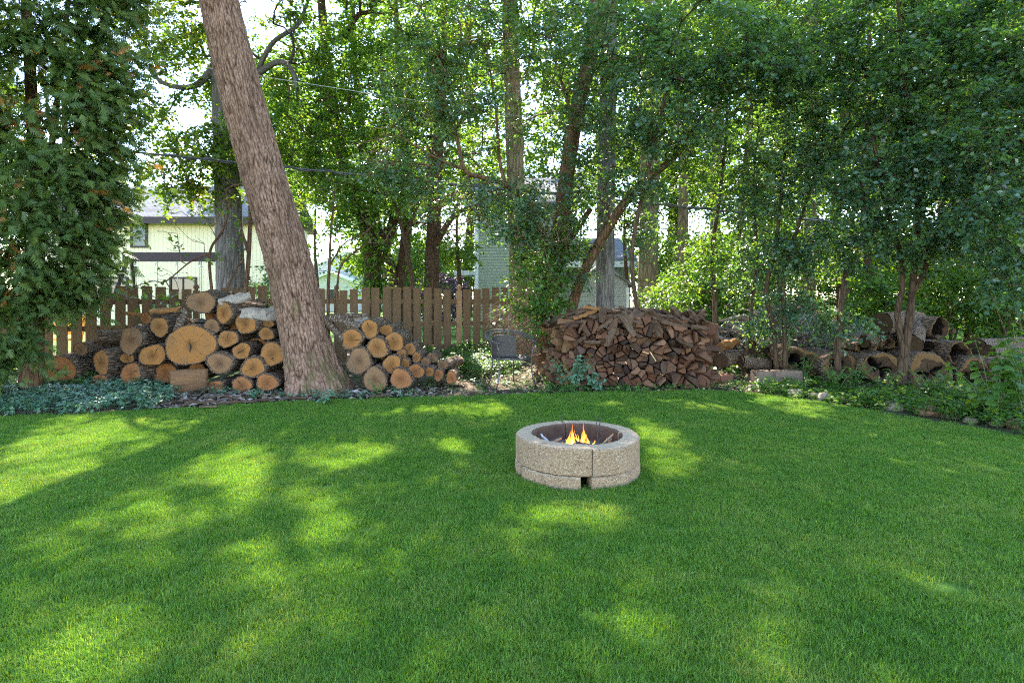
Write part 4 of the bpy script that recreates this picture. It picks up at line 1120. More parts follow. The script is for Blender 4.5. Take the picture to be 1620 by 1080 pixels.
# woods behind on the right and in the far background
G4 = 'background trees closing the view'
BK = [(1180,13.5,0.10,0,'leaf_mid','dark leafy tree behind the brush pile'),(1375,13.0,0.09,0,'leaf_mid','leafy tree right of the orange garden chair'),(1460,14.5,0.12,1,'leaf_mid','dense green tree behind the upper hollow logs'),
      (1530,12.5,0.09,0,'leaf_mid','dark slim tree behind the tilted hollow log'),(1590,14.0,0.14,1,'leaf_mid','dense green tree near the right edge of the view'),(1690,12.0,0.12,0,'leaf_mid','dark tree beyond the right edge of the log pile'),(1330,19.0,0.2,1,'leaf_far','tall tree standing beyond the orange garden chair'),
      (1230,22.0,0.2,1,'leaf_far','tall pale green tree far behind the brush pile'),(1500,21.0,0.22,1,'leaf_far','tall tree far behind the hollow logs'),(1640,20.0,0.2,1,'leaf_far','tall tree far off at the right edge')]
for i, (px, Y, rr, big_, lf, lab) in enumerate(BK):
    cr = [(at(px,380,Y), (1.4,1.2,1.0), 75), (at(px+15,220,Y), (1.9,1.5,1.4), 85), (at(px-10,60,Y), (2.0,1.6,1.5), 40)]
    if big_: cr = [(at(px,390,Y), (1.7,1.5,1.1), 70), (at(px+10,220,Y), (2.5,1.9,2.0), 95), (at(px-10,20,Y), (2.7,2.2,2.2), 55)]
    tree('wood_tree', lab, 'tree', [L((px,575,Y,rr),(px+4,470,Y,rr),(px-8,350,Y,rr*.85),(px+6,200,Y,rr*.7),(px,60,Y,rr*.5),(px,-60,Y,rr*.25))], cr, 70+i, 'bark_brown', lf, 0.09 if not big_ else 0.115, 6, 9, 0.5, start_z=1.2, group=G4, wood_tip=0.006, twigwood=False)
# undergrowth between the trunks on the right
for i, (px, Y, w, top, lab) in enumerate(((1150,12.0,1.1,430,'bushy undergrowth beyond the right end of the firewood pile'),(1400,11.5,1.2,440,'bushy undergrowth behind the small hollow log'),(1500,11.6,1.3,425,'bushy undergrowth behind the top hollow log'),(1610,10.6,1.2,430,'dark undergrowth bush at the right edge'),(1080,12.5,0.9,430,'bright undergrowth bush behind the firewood pile'))):
    zt = at(0, top, Y).z
    c = at(px, 0, Y)
    tree('undergrowth_bush', lab, 'bush', [[(c.x, Y, -0.05, 0.03), (c.x+0.05, Y, 0.5, 0.025), (c.x, Y, zt*0.9, 0.01)], [(c.x, Y, 0.05, 0.025), (c.x+0.4, Y, zt*0.7, 0.01)], [(c.x, Y, 0.05, 0.025), (c.x-0.4, Y+0.1, zt*0.75, 0.01)]],
         [((c.x, Y, zt*0.62), (w*0.8, 0.7, zt*0.45), 110, 0.2)], 90+i, 'bark_twig', 'leaf_mid', 0.085, 6, 7, 0.32, start_z=0.1, group='undergrowth bushes on the right', wood_tip=0.004, twigwood=False)
# hedge and shrubs in the neighbours' yards closing the low gaps
for i, (px, Y, w, top, lf, lab) in enumerate(((450,26,1.0,400,'leaf_far','tall shrub right behind the leaning trunk beyond the fence'),(640,30,1.6,385,'leaf_far','shrub mass behind the forked trunks'),(655,24,1.5,400,'leaf_mid','dark shrub between the forked trunks and ivy trunk'),(735,30,2.0,370,'leaf_far','shrub beside the green house corner'),
      (1060,24,1.7,385,'leaf_far','bright shrub between the two tan trunks'),(1110,26,2.0,370,'leaf_far','bright shrub right of the slimmer tan trunk'),(1180,25,2.0,380,'leaf_far','bright shrub far behind the thin sapling'),(1250,27,2.2,370,'leaf_far','bright shrub left of the orange chair'),(1330,24,1.9,375,'leaf_far','bright shrub behind the orange bench'),(1410,26,2.2,370,'leaf_far','shrub far behind the young tree'),(1490,25,2.2,370,'leaf_far','shrub far behind the topmost hollow log'),(1570,24,2.2,370,'leaf_far','shrub far behind the tall plants'),(1650,24,2.2,370,'leaf_far','shrub beyond the right edge'))):
    zt = at(0, top, Y).z; c = at(px, 0, Y)
    tree('yard_shrub', lab, 'shrub', [[(c.x, Y, -0.05, 0.06), (c.x+0.05, Y, zt*0.5, 0.05), (c.x, Y, zt*0.9, 0.02)]], [((c.x, Y, zt*0.55), (w, 1.0, zt*0.48), 120, 0.25)], 180+i, 'bark_twig', lf, 0.15, 6, 7, 0.5, start_z=0.2, group='shrubs in the neighbouring yards', wood_tip=0.006, twigwood=False, prune=False)
# far tree line
FARL = [(-60,34,'leaf_far'),(100,40,'leaf_warm'),(390,46,'leaf_far'),(455,34,'leaf_warm'),(640,36,'leaf_far'),(740,42,'leaf_far'),(900,38,'leaf_far'),(1060,40,'leaf_far'),(1200,36,'leaf_far'),(1380,38,'leaf_far'),(1560,36,'leaf_far'),(1720,34,'leaf_far')]
NM = ['beyond the cedar at the left edge','behind the yellow house chimney end','behind the yellow house roof','between the leaning trunk and the white house','behind the forked trunks','behind the purple bush','behind the green house','behind the thick tan trunk','far behind the brush pile','far behind the slim saplings','far behind the hollow logs','far off at the right edge']
for i, ((px, Y, lf), nm) in enumerate(zip(FARL, NM)):
    low = 1.0 if px > 560 else 0.0
    s = Y/36.0
    hi = 300 if px in (390, 100) else 190
    cr = [(at(px,hi+60,Y), (4.4*s,3*s,3.2*s), 130), (at(px+12,hi-(0 if hi == 300 else 40),Y), (3.0*s,3*s,2.4*s), 80)]
    if low: cr += [(at(px-20,400,Y), (4.2*s,2.6*s,1.8*s), 80), (at(px,60,Y), (4*s,3*s,3*s), 55)]
    tree('far_tree', 'distant tree standing ' + nm, 'tree', [L((px,512,Y,0.35),(px,430,Y,0.33),(px+6,300,Y,0.27),(px,150,Y,0.12))], cr, 110+i, 'bark_brown', lf, 0.30, 6, 8, 1.2, start_z=2.0, group='distant trees', wood_tip=0.018, twigwood=False, prune=False)
G5 = 'leafy trees in the yards behind the fence'
for i, (px, Y, cr, lab) in enumerate((
    (500, 22, ((470,300,1.3,1.2,60),(520,240,1.4,1.2,60),(470,200,1.2,1.2,50)), 'yellow-green tree between the leaning trunk and the white house'),
    (610, 20, ((600,350,1.1,0.8,60),(650,330,1.1,0.8,60),(560,330,0.8,0.7,40),(620,250,1.5,1.1,60)), 'small leafy tree filling the gap behind the forked trunks'),
    (725, 19, ((720,390,0.8,0.6,50),(700,330,1.0,0.8,60),(770,300,1.1,0.9,60),(740,240,1.2,0.9,50)), 'small leafy tree before the green house corner'),
    (990, 20, ((990,330,0.9,0.7,45),(1010,260,1.2,0.9,60),(940,300,0.9,0.8,50)), 'small leafy tree above the grey shed'),
    (1075, 19, ((1060,330,0.9,0.8,50),(1110,300,1.1,0.9,60),(1090,400,1.0,0.7,50),(1050,250,1.0,0.8,45)), 'small leafy tree between the tan trunks'),
    (1230, 18, ((1200,360,1.1,0.9,60),(1260,340,1.1,0.9,60),(1330,360,1.1,0.9,60),(1270,420,1.0,0.6,50)), 'small leafy tree behind the brush pile and thin saplings'))):
    x_ = at(px, 0, Y).x
    tree('yard_tree', lab, 'tree', [[(x_, Y, -0.1, 0.09), (x_+0.05, Y, 1.6, 0.08), (x_-0.05, Y, 3.4, 0.05), (x_, Y, 5.0, 0.02)]], [(at(a_, b_, Y), (c_, c_*0.9, d_), n_, 0.2) for a_, b_, c_, d_, n_ in cr], 210+i, 'bark_brown', 'leaf_far', 0.10, 6, 8, 0.42, start_z=1.4, group=G5, wood_tip=0.005, twigwood=False)
# purple-leaved bush beside the green house
c = at(703, 0, 20)
tree('purple_bush', 'purple-leaved bush between the ivy trunk and the green house', 'bush', [[(c.x,20,-0.05,0.06),(c.x,20,0.8,0.05),(c.x,20,1.8,0.02)]], [((c.x,20,1.35), (1.0,0.8,0.85), 110, 0.3)], 131, 'bark_twig', 'leaf_purple', 0.09, 6, 7, 0.3, start_z=0.3)
c = at(420, 0, 19)
tree('house_shrub', 'dark evergreen shrub in front of the yellow house right of the grey trunk', 'bush', [[(c.x,19,-0.05,0.06),(c.x,19,0.8,0.05),(c.x,19,1.6,0.02)]], [((c.x,19,1.0), (0.8,0.7,0.95), 90, 0.3)], 132, 'bark_twig', 'leaf_skylit', 0.07, 6, 8, 0.25, start_z=0.3)
c = at(262, 0, 21)
tree('house_shrub', 'low green shrub under the yellow house window', 'bush', [[(c.x,21,-0.05,0.05),(c.x,21,0.5,0.04),(c.x,21,1.1,0.02)]], [((c.x,21,0.85), (0.9,0.6,0.55), 50, 0.3)], 133, 'bark_twig', 'leaf_skylit', 0.08, 6, 8, 0.25, start_z=0.3)

# bushy vines at the foot of the clump, sunlit, right of the chair
c = at(838, 0, 9.3)
tree('vine_bush', 'glossy leafy vine bush spilling down behind the metal chair', 'bush',
     [[(c.x+0.25,9.6,-0.05,0.03),(c.x+0.15,9.5,0.8,0.025),(c.x,9.3,1.6,0.012)], [(c.x+0.3,9.6,0.0,0.025),(c.x+0.5,9.5,1.0,0.02),(c.x+0.3,9.3,1.9,0.01)], [(c.x+0.2,9.5,0.0,0.02),(c.x-0.1,9.3,0.7,0.015),(c.x-0.35,9.2,1.05,0.006)]],
     [((c.x+0.1,9.3,1.25), (0.5,0.45,0.7), 120, 0.3), ((c.x+0.05,9.25,0.65), (0.32,0.4,0.5), 55, 0.3), ((c.x-0.25,9.3,1.0), (0.35,0.3,0.25), 30, 0.2), ((c.x+0.35,9.6,2.2), (0.6,0.5,0.5), 70, 0.3)],
     141, 'bark_twig', 'leaf_mid', 0.07, 6, 7, 0.26, start_z=0.2, near=True, wood_tip=0.003)

# mostly bare shrub behind the left log pile
def bare_shrub():
    limbs = [L((345,560,9.0,0.026),(336,470,9.0,0.024),(332,400,9.0,0.021),(352,365,9.0,0.019),(362,325,9.0,0.018),(358,300,9.0,0.015),(385,290,8.9,0.010)),
             L((392,560,9.2,0.042),(388,480,9.2,0.04),(393,410,9.2,0.036),(396,350,9.2,0.032),(398,315,9.2,0.03),(420,290,9.1,0.022),(448,262,9.0,0.014)),
             L((398,325,9.2,0.022),(410,318,9.1,0.018),(418,312,9.1,0.012)),
             L((393,400,9.2,0.026),(384,370,9.2,0.02),(380,352,9.2,0.012)),
             L((332,400,9.0,0.014),(300,415,8.9,0.012),(262,445,8.8,0.01),(236,446,8.8,0.007),(168,470,8.8,0.004)),
             L((344,560,9.0,0.02),(352,480,9.0,0.018),(372,430,9.0,0.014),(386,410,9.0,0.01)),
             L((262,445,8.8,0.008),(285,480,8.8,0.008),(300,505,8.8,0.008))]
    r = np.random.default_rng(150)
    A = np.vstack([ellipsoid_points(at(330,360,8.9), (0.8,0.3,0.65), 60, r, 0.1), ellipsoid_points(at(245,460,8.7), (0.65,0.3,0.4), 36, r, 0.1), ellipsoid_points(at(410,330,9.0), (0.6,0.3,0.5), 36, r, 0.1)])
    root = empty('bare_shrub', (at(366,0,9.1).x, 9.1, 0), 'mostly bare brown shrub with crooked stems behind the left log pile', 'shrub')
    off = np.array([at(366,0,9.1).x, 9.1, 0]); nodes = []
    for i, l in enumerate(limbs):
        p = smooth_path(l, 8); nodes.append(p); q = p.copy(); q[:, :3] -= off
        link('stem', trunk_mesh(q, 8, 'stem', M['bark_red'], seed=150+i, lump=0.1), root)
    ch = grow_branches(np.vstack(nodes), A, r, 0.9, 0.0032, 0.14)
    link('twigs', chains_mesh([(c_-off, ra) for c_, ra in ch], 'twigs', M['bark_twig']), root)['kind'] = 'stuff'
    B = A[r.uniform(0, 1, len(A)) < 0.45]
    p, ax, no, sz, rnd, ta, tb = sprays(B, nrm(r.normal(0, 1, B.shape)), r, 1, 4, 0.14, 0.075, 0.5)
    V, F, rv = place_leaves(p-off, ax, no, sz, T8V, T8F, rnd)
    c_ = link('crown', npmesh('crown', V, F, [M['leaf_warm']], {'rnd': rv}), root); c_['kind'] = 'stuff'
bare_shrub()

# second thin shrub between the trunk and the fence
def thin_shrub():
    limbs = [L((520,560,9.4,0.03),(519,470,9.4,0.028),(521,420,9.4,0.025),(524,360,9.4,0.02),(530,300,9.4,0.014)),
             L((528,520,9.4,0.022),(534,450,9.4,0.02),(540,420,9.3,0.018),(566,395,9.2,0.014),(590,378,9.1,0.008)),
             L((521,420,9.4,0.016),(545,385,9.3,0.013),(575,370,9.2,0.011),(600,345,9.1,0.006)),
             L((540,420,9.3,0.012),(535,380,9.3,0.009),(530,345,9.3,0.006))]
    r = np.random.default_rng(151); x0 = at(522,0,9.4).x
    root = empty('thin_shrub', (x0, 9.4, 0), 'sparse shrub with crooked brown stems just right of the leaning trunk', 'shrub')
    off = np.array([x0, 9.4, 0]); nodes = []
    for i, l in enumerate(limbs):
        p = smooth_path(l, 8); nodes.append(p); q = p.copy(); q[:, :3] -= off
        link('stem', trunk_mesh(q, 8, 'stem', M['bark_red'], seed=170+i, lump=0.1), root)
    A = np.vstack([ellipsoid_points(at(530,300,9.3), (0.45,0.3,0.4), 26, r, 0.1), ellipsoid_points(at(590,360,9.1), (0.5,0.3,0.35), 24, r, 0.1), ellipsoid_points(at(510,400,9.3), (0.3,0.3,0.5), 12, r, 0.1)])
    ch = grow_branches(np.vstack(nodes), A, r, 0.9, 0.0032, 0.14)
    link('twigs', chains_mesh([(c_-off, ra) for c_, ra in ch], 'twigs', M['bark_twig']), root)['kind'] = 'stuff'
    p, ax, no, sz, rnd, ta, tb = sprays(A, nrm(r.normal(0, 1, A.shape)), r, 2, 4, 0.18, 0.06, 0.4)
    V, F, rv = place_leaves(p-off, ax, no, sz, T8V, T8F, rnd)
    c_ = link('crown', npmesh('crown', V, F, [M['leaf_warm']], {'rnd': rv}), root); c_['kind'] = 'stuff'
thin_shrub()

# cedar on the left: drooping flat sprays
def cedar():
    r = np.random.default_rng(160)
    X, Y = at(58, 0, 7.4).x, 7.4
    root = empty('cedar_tree', (X, Y, 0), 'dense drooping evergreen cedar filling the left edge', 'tree')
    off = np.array([X, Y, 0.0])
    stems = [[(X-0.35, Y+0.35, -0.1, 0.11), (X-0.35, Y+0.4, 1.2, 0.10), (X-0.35, Y+0.4, 3, 0.08), (X-0.35, Y+0.2, 6, 0.05), (X-0.35, Y, 9.0, 0.02)],
             [(X-0.65, Y+0.55, -0.1, 0.06), (X-0.6, Y+0.55, 1.5, 0.055), (X-0.2, Y+0.5, 3.5, 0.04), (X+0.3, Y+0.3, 6.5, 0.02)],
             [(X-0.9, Y+0.3, -0.1, 0.1), (X-0.95, Y+0.3, 2, 0.09), (X-1.1, Y+0.3, 5.0, 0.05), (X-1.2, Y+0.3, 8.0, 0.02)]]
    nodes = []
    for i, l in enumerate(stems):
        p = smooth_path(l, 8); nodes.append(p); q = p.copy(); q[:, :3] -= off
        link('trunk', trunk_mesh(q, 12, 'trunk', M['bark_red'], seed=160+i, flare=0.2), root)
    def rad(z): return np.interp(z, [0.9, 1.3, 1.7, 2.2, 3.0, 3.8, 5.0, 6.5, 9.5], [0.25, 0.58, 0.92, 1.1, 1.22, 1.3, 1.32, 1.2, 0.15])
    n = 2100
    z = r.uniform(1.2, 8.5, n); a = r.uniform(0, 2*math.pi, n); q = rad(z)*(0.35 + 0.65*r.uniform(0, 1, n)**0.5)*(1 + 0.20*vn(np.stack([np.cos(a)*2, np.sin(a)*2, z*1.3], 1), 9))
    A = np.stack([X - 0.35 + np.cos(a)*q*1.12, Y + 0.15 + np.sin(a)*q*0.62, z], 1)
    A = np.vstack([A, ellipsoid_points((X-1.7, Y+0.2, 3.9), (1.1, 0.9, 3.2), 340, r, 0.3)])
    # low sprays hanging at the left edge
    A = np.vstack([A, ellipsoid_points(at(5, 540, 6.9), (0.2, 0.3, 0.45), 26, r, 0.2)])
    ch = grow_branches(np.vstack(nodes), A, r, 0.7, 0.004, 0.05)
    link('branches', chains_mesh([(c_-off, ra) for c_, ra in ch], 'branches', M['bark_red']), root)['kind'] = 'stuff'
    # frond: a stalk with alternating flat fingers
    fv = []; ff = []
    def finger(x, y, dx, dy, w):
        i = len(fv); nx, ny = -dy*w, dx*w
        fv.extend([(x+nx*.9, y+ny*.9, .01), (x+dx, y+dy, -.05), (x-nx*.9, y-ny*.9, .0)]); ff.append((i, i+1, i+2))
    for k in range(5):
        t = 0.10 + 0.17*k; l = 0.50*(1-0.72*t)
        for s in (-1, 1): finger(0, t, s*l*0.70, l*0.66, 0.20)
    finger(0, 0.72, 0, 0.33, 0.18); finger(0, 0, 0, 0.75, 0.06)
    TVc, TFc = np.array(fv), np.array(ff)
    twigs, per = 5, 5
    m = len(A); cx = np.array([X-0.35, Y+0.15, 0])
    out = A - cx; out[:, 2] = 0; out = nrm(out)
    base = np.repeat(A, twigs, 0); d = nrm(np.repeat(out, twigs, 0)*0.8 + r.normal(0, 0.55, (m*twigs, 3))*np.array([1, 1, .6]) + np.array([0, 0, -0.1]))
    Ln = r.uniform(0.22, 0.5, m*twigs); t = np.linspace(0.05, 1.0, per)
    p = base[:,None,:] + d[:,None,:]*(Ln[:,None]*t)[:,:,None]; p[:,:,2] -= 0.35*(Ln[:,None]*t**2)
    ax = d[:,None,:]*0.9 + r.normal(0, 0.35, p.shape); ax[:,:,2] -= 0.35
    no = np.cross(ax, r.normal(0, 1, p.shape)); no = nrm(no); no[:,:,2] = np.abs(no[:,:,2]); no += out.repeat(twigs, 0)[:,None,:]*0.4
    p = p.reshape(-1, 3); ax = ax.reshape(-1, 3); no = no.reshape(-1, 3)
    crn = np.repeat(r.uniform(0, 1, m*twigs), per); rnd = 0.5*crn + 0.45*r.uniform(0, 1, len(p)); rnd = np.where(np.repeat(r.uniform(0, 1, m*twigs), per) > 0.97, 0.985, np.minimum(rnd, 0.94))
    sel = (p[:,2] > 0.3) & ((p[:,1] < Y + 0.3) | (r.uniform(0, 1, len(p)) < 0.25)) & ((p[:,2] < 5.4) | (r.uniform(0, 1, len(p)) < 0.2))
    V, F, rv = place_leaves(p[sel]-off, ax[sel], no[sel], 0.165*r.uniform(0.6, 1.3, sel.sum()), TVc, TFc, rnd[sel])
    c_ = link('crown', npmesh('crown', V, F, [M['leaf_cedar']], {'rnd': rv}), root); c_['kind'] = 'stuff'
    STAT['tris'] += len(F)
cedar()

# ------------------------------------------------------------------ round logs
def log(px, py, rx, ry, Y, length, label, mat='wood_tan', yaw=0.0, pitch=0.0, group=None, bark=0.10, rot=0.0, seed=None, crack=None, halfcut=None, wob=0.07):
    """a sawn log: its near end centred where the photograph shows it, its body running away from the camera"""
    log.n += 1; sd = seed or log.n
    r = np.random.default_rng(1000+sd)
    if crack is None and sd % 3 != 0:
        aa = r.uniform(0, 6.28); crack = ((r.uniform(-.1, .1), r.uniform(-.1, .1)), (math.cos(aa)*.8, math.sin(aa)*.8), r.uniform(.003, .007))
    c = at(px, py, Y); RX, RY = rx*Y/FOC, ry*Y/FOC
    root = empty('log', (c.x, c.y, c.z), label, 'log', group)
    root.rotation_euler = (pitch, 0, -yaw)
    n = 36; th = np.linspace(0, 2*math.pi, n, endpoint=False)
    def outline(extra=0.0):
        o = 1 + wob*np.sin(2*th + r0[0]) + wob*0.8*np.sin(3*th + r0[1]) + wob*0.5*np.sin(5*th + r0[2])
        return o + extra
    r0 = r.uniform(0, 6.28, 3)
    ca, sa = math.cos(rot), math.sin(rot)
    def pts(scale, y, add=0.0):
        o = outline()
        q = o*scale + add
        x = np.cos(th)*RX*q; z = np.sin(th)*RY*q
        if halfcut is not None: z = np.maximum(z, -RY*halfcut)
        return np.stack([x*ca - z*sa, np.full(n, y), x*sa + z*ca], 1)
    rings = 9; V = []
    for k in range(rings):
        y = length*k/(rings-1)
        rough = r.normal(0, 0.018, n) + 0.035*np.sign(np.sin(th*9 + 1.7*r0[0] + 0.4*math.sin(k)))*r.uniform(0.3, 1, n)
        V.append(pts(1.0 + 0.03*math.sin(k*0.9 + r0[1]), y, rough))
    # bark lip folded in at the near end and the far end
    tb = bark
    V = [pts(1.0-tb, 0.012)] + [pts(1.0-tb*0.35, -0.004, r.normal(0, 0.008, n))] + V[0:] + [pts(1.0-tb, length-0.012)]
    V[2][:,1] += 0.012
    m = len(V); VV = np.concatenate(V); F = []
    for i in range(m-1):
        for k in range(n):
            k2 = (k+1) % n; F.append((i*n+k, i*n+k2, (i+1)*n+k2, (i+1)*n+k))
    link('bark', npmesh('bark', VV, np.array(F), [M['bark_log']], smooth=False), root)
    # sawn faces: slightly uneven discs
    for y, s in ((0.0, 1), (length, -1)):
        A = pts(1.0-tb*0.9, y + s*0.004); B = pts((1.0-tb)*0.55, y - s*0.001 + 0.0); tilt = r.normal(0, 0.012)
        B[:,1] += r.normal(0, 0.0015, n)
        C = np.array([[0, y - s*0.002, 0 if halfcut is None else 0.0]])
        W = np.vstack([A, B, C]); f = []
        for k in range(n):
            k2 = (k+1) % n
            f += [(k, k2, n+k2), (k, n+k2, n+k), (n+k, n+k2, 2*n)] if s == 1 else [(k2, k, n+k2), (k, n+k, n+k2), (n+k2, n+k, 2*n)]
        link('cut_face', npmesh('cut_face', W, np.array(f), [M[mat]], smooth=False), root)
    if crack:
        b = MB(); (x0, z0), (x1, z1), w = crack
        p0, p1 = Vector((x0*RX, -0.004, z0*RY)), Vector((x1*RX, -0.004, z1*RY)); d = (p1-p0); nn = Vector((-d.z, 0, d.x)).normalized()*w
        k = 7; top = []; bot = []
        for i in range(k):
            t = i/(k-1); wd = math.sin(math.pi*t)*(0.6 + 0.4*math.sin(7*t+sd)); q = p0 + d*t + nn*0.6*math.sin(t*9+sd)
            top.append(q + nn*wd); bot.append(q - nn*wd)
        vs = top + bot; b.add(vs, [(i, i+1, k+i+1, k+i) for i in range(k-1)])
        b.build('crack', M['crack'], root)
    return root
log.n = 0
M['crack'] = plain('crack_dark', (0.03, 0.02, 0.014), 0.95)
GL = 'sawn logs stacked left of the leaning trunk'
GR = 'sawn logs stacked right of the leaning trunk'
LOGS = [
 (95,587,28,25,8.25,0.9,'large reddish log with a diagonal crack at the left end of the pile','wood_red',dict(crack=((-0.3,0.15),(0.55,-0.45),0.02))),
 (127,552,12.5,11.5,8.4,0.7,'small round log resting on the large reddish end log','wood_grey',dict(yaw=0.15)),
 (152,534,10,12,8.6,0.8,'slim log lying sideways at the upper left of the pile','wood_tan',dict(yaw=0.85)),
 (160,573,15.5,20,8.2,0.8,'thick-barked oval log second from the left end','wood_tan',dict(yaw=0.2)),
 (207,538,20,22.5,8.2,0.8,'grey-faced oval log tilted on the left shoulder of the pile','wood_grey',dict(yaw=0.1,rot=-0.35)),
 (230,503,13,10,8.35,0.6,'splintered pale log lying at the top left of the pile','wood_red',dict(yaw=0.4)),
 (252,517,15.5,15.5,8.2,0.6,'tan round log just above the big cracked oval log, to its left','wood_tan',{}),
 (241,563,22.5,19,8.05,0.7,'tan log with a stepped saw cut at its bottom edge','wood_tan',dict(halfcut=0.72)),
 (301,546,41,32,7.95,0.8,'biggest oval log with a vertical crack in the middle of the pile','wood_tan',dict(crack=((-0.03,0.42),(0.02,-0.42),0.018),bark=0.05,wob=0.04)),
 (207,592,22,18,8.1,0.8,'half-hidden reddish log behind the ground cover below the grey-faced log','wood_red',dict(yaw=0.25)),
 (157,601,14,9,8.15,0.5,'low reddish log end mostly buried in the ground cover','wood_red',{}),
 (318,478,24,19,8.15,0.7,'dark-barked grey-brown log at the very top of the pile','wood_grey',dict(bark=0.13)),
 (354,494,17.5,17,8.0,0.7,'tan log with bright sunlit bark near the top of the pile','wood_tan',dict(yaw=0.35)),
 (388,512,22,16,7.95,0.7,'wide oval tan log below the sunlit bark beside the leaning trunk','wood_tan',dict(yaw=0.35)),
 (335,516,12,12.5,8.0,0.6,'small round log wedged above the right end of the biggest log','wood_grey',{}),
 (360,536,16.5,14,7.95,0.6,'tan log tilted between the biggest log and the wide oval log','wood_tan',dict(rot=0.5)),
 (382,555,15.5,13,7.9,0.6,'tan cracked log near the middle right of the left pile','wood_tan',dict(crack=((-0.6,-0.5),(0.4,0.3),0.008))),
 (421,528,13,10,7.95,0.6,'small tan log tucked against the leaning trunk, upper right','wood_tan',{}),
 (430,560,18.5,21,7.85,0.6,'upright oval log with a dark knot hole beside the leaning trunk','wood_tan',dict(crack=((0.05,-0.25),(0.1,-0.5),0.022))),
 (400,581,20.5,18.5,7.8,0.6,'round log with a thick rough bark ring near the trunk base','wood_tan',dict(bark=0.2)),
 (347,574,21.5,18.5,7.85,0.7,'grey-faced round log with thick bark under the biggest log','wood_grey',dict(bark=0.18)),
 (339,614,14.5,12.5,7.8,0.6,'small bottom-row log with dark holes left of centre','wood_red',dict(crack=((-0.4,0.5),(0.2,0.55),0.01))),
 (382,610,17.5,14,7.75,0.6,'bottom-row reddish log second from the leaning trunk','wood_red',{}),
 (422,605,17.5,15,7.7,0.6,'bottom-row tan log directly beside the leaning trunk','wood_red',dict(bark=0.14)),
 (201,566,11,9,8.25,0.5,'small log end tucked under the grey-faced oval log','wood_tan',{}),
 (424,511,9.5,7,8.0,0.5,'tiny log end beside the trunk under the sunlit bark','wood_tan',{}),
 (290,531,22,15,8.45,0.6,'dark log behind the biggest cracked log','wood_grey',{}),
 (262,590,20,16,8.3,0.6,'shaded log behind the split half block','wood_red',{}),
 (312,588,16,14,8.3,0.6,'shaded log behind the grey-faced log','wood_red',{}),
 (405,545,14,12,8.3,0.5,'shaded log deep between the tan logs by the trunk','wood_red',{}),
 (365,515,14,12,8.3,0.5,'shaded log deep under the sunlit bark','wood_red',{}),
 (338,500,15,13,8.55,0.5,'dark log behind the topmost log','wood_red',{}),
 (288,520,18,14,8.7,0.5,'dark log at the back of the pile left of the topmost log','wood_red',{}),
 (556,536,19,17,7.95,0.8,'tan log with a thick dark bark ring nearest the trunk, upper row','wood_tan',dict(bark=0.17,yaw=0.05),1),
 (585,520,13.5,16,8.0,0.8,'oval tan log at the top of the right pile','wood_tan',dict(bark=0.12),1),
 (611,522,11,9.5,8.15,0.8,'small tan log at the upper right of the right pile','wood_tan',dict(bark=0.15),1),
 (624,540,16,15,8.05,0.8,'bright tan round log on the sloping side of the right pile','wood_tan',dict(bark=0.1),1),
 (597,550,18,17,7.9,0.8,'tan log with a dark stain in the centre of the right pile','wood_tan',dict(bark=0.15),1),
 (568,571,21,21.5,7.85,0.7,'large grey-faced log beside the foot of the trunk','wood_grey',dict(bark=0.13),1),
 (620,576,16,14.5,7.9,0.7,'cracked tan log above the bottom row of the right pile','wood_tan',dict(bark=0.1,crack=((-0.1,-0.1),(0.2,-0.7),0.008)),1),
 (593,600,20,19,7.7,0.7,'grey round bottom log beside the trunk roots','wood_grey',dict(bark=0.08),1),
 (634,599,16.5,17.5,7.75,0.7,'second bottom log of the right pile from the trunk','wood_red',dict(bark=0.08),1),
 (647,552,11,10,8.15,0.7,'small tan log on the slope above the little logs','wood_tan',{},1),
 (635,561,9,9,8.05,0.6,'little split log between the bright tan log and the slope','wood_tan',{},1),
 (641,576,7.5,9,8.0,0.6,'narrow log end between the two middle logs','wood_tan',{},1),
 (658,587,13,12,7.95,0.6,'reddish log end partly behind leaves at the bottom row','wood_red',{},1),
 (659,565,8,8.5,8.15,0.6,'small log with a dark bark ring on the slope','wood_tan',dict(bark=0.2),1),
 (673,573,8,8,8.2,0.6,'small round log halfway down the slope','wood_grey',{},1),
 (683,566,9,8,8.35,0.6,'small weathered log at the crest of the low end','wood_grey',{},1),
 (679,588,8.5,8.5,8.05,0.6,'small log with thick bark near the bottom of the slope','wood_tan',dict(bark=0.2),1),
 (700,577,10,8,8.3,0.6,'weathered log end at the low right end of the pile','wood_grey',dict(yaw=0.3),1),
 (694,593,8,9.5,8.1,0.6,'reddish small log second from the right end of the pile','wood_red',{},1),
 (714,597,9,10,8.15,0.5,'last small log at the right end of the pile','wood_red',{},1),
 (577,553,10,9,8.3,0.5,'shaded log deep inside the right pile','wood_red',{},1),
 (610,562,10,9,8.3,0.5,'shaded small log behind the stained log','wood_red',{},1),
]
for q in LOGS:
    px, py, rx, ry, Y, ln, lab, mat, kw = q[:9]
    right = len(q) > 9
    if not right and 'pile' not in lab and 'trunk' not in lab: lab = lab + ', left log pile'
    log(px, py, rx, ry, Y, ln, lab, mat, group=GR if right else GL, **kw)

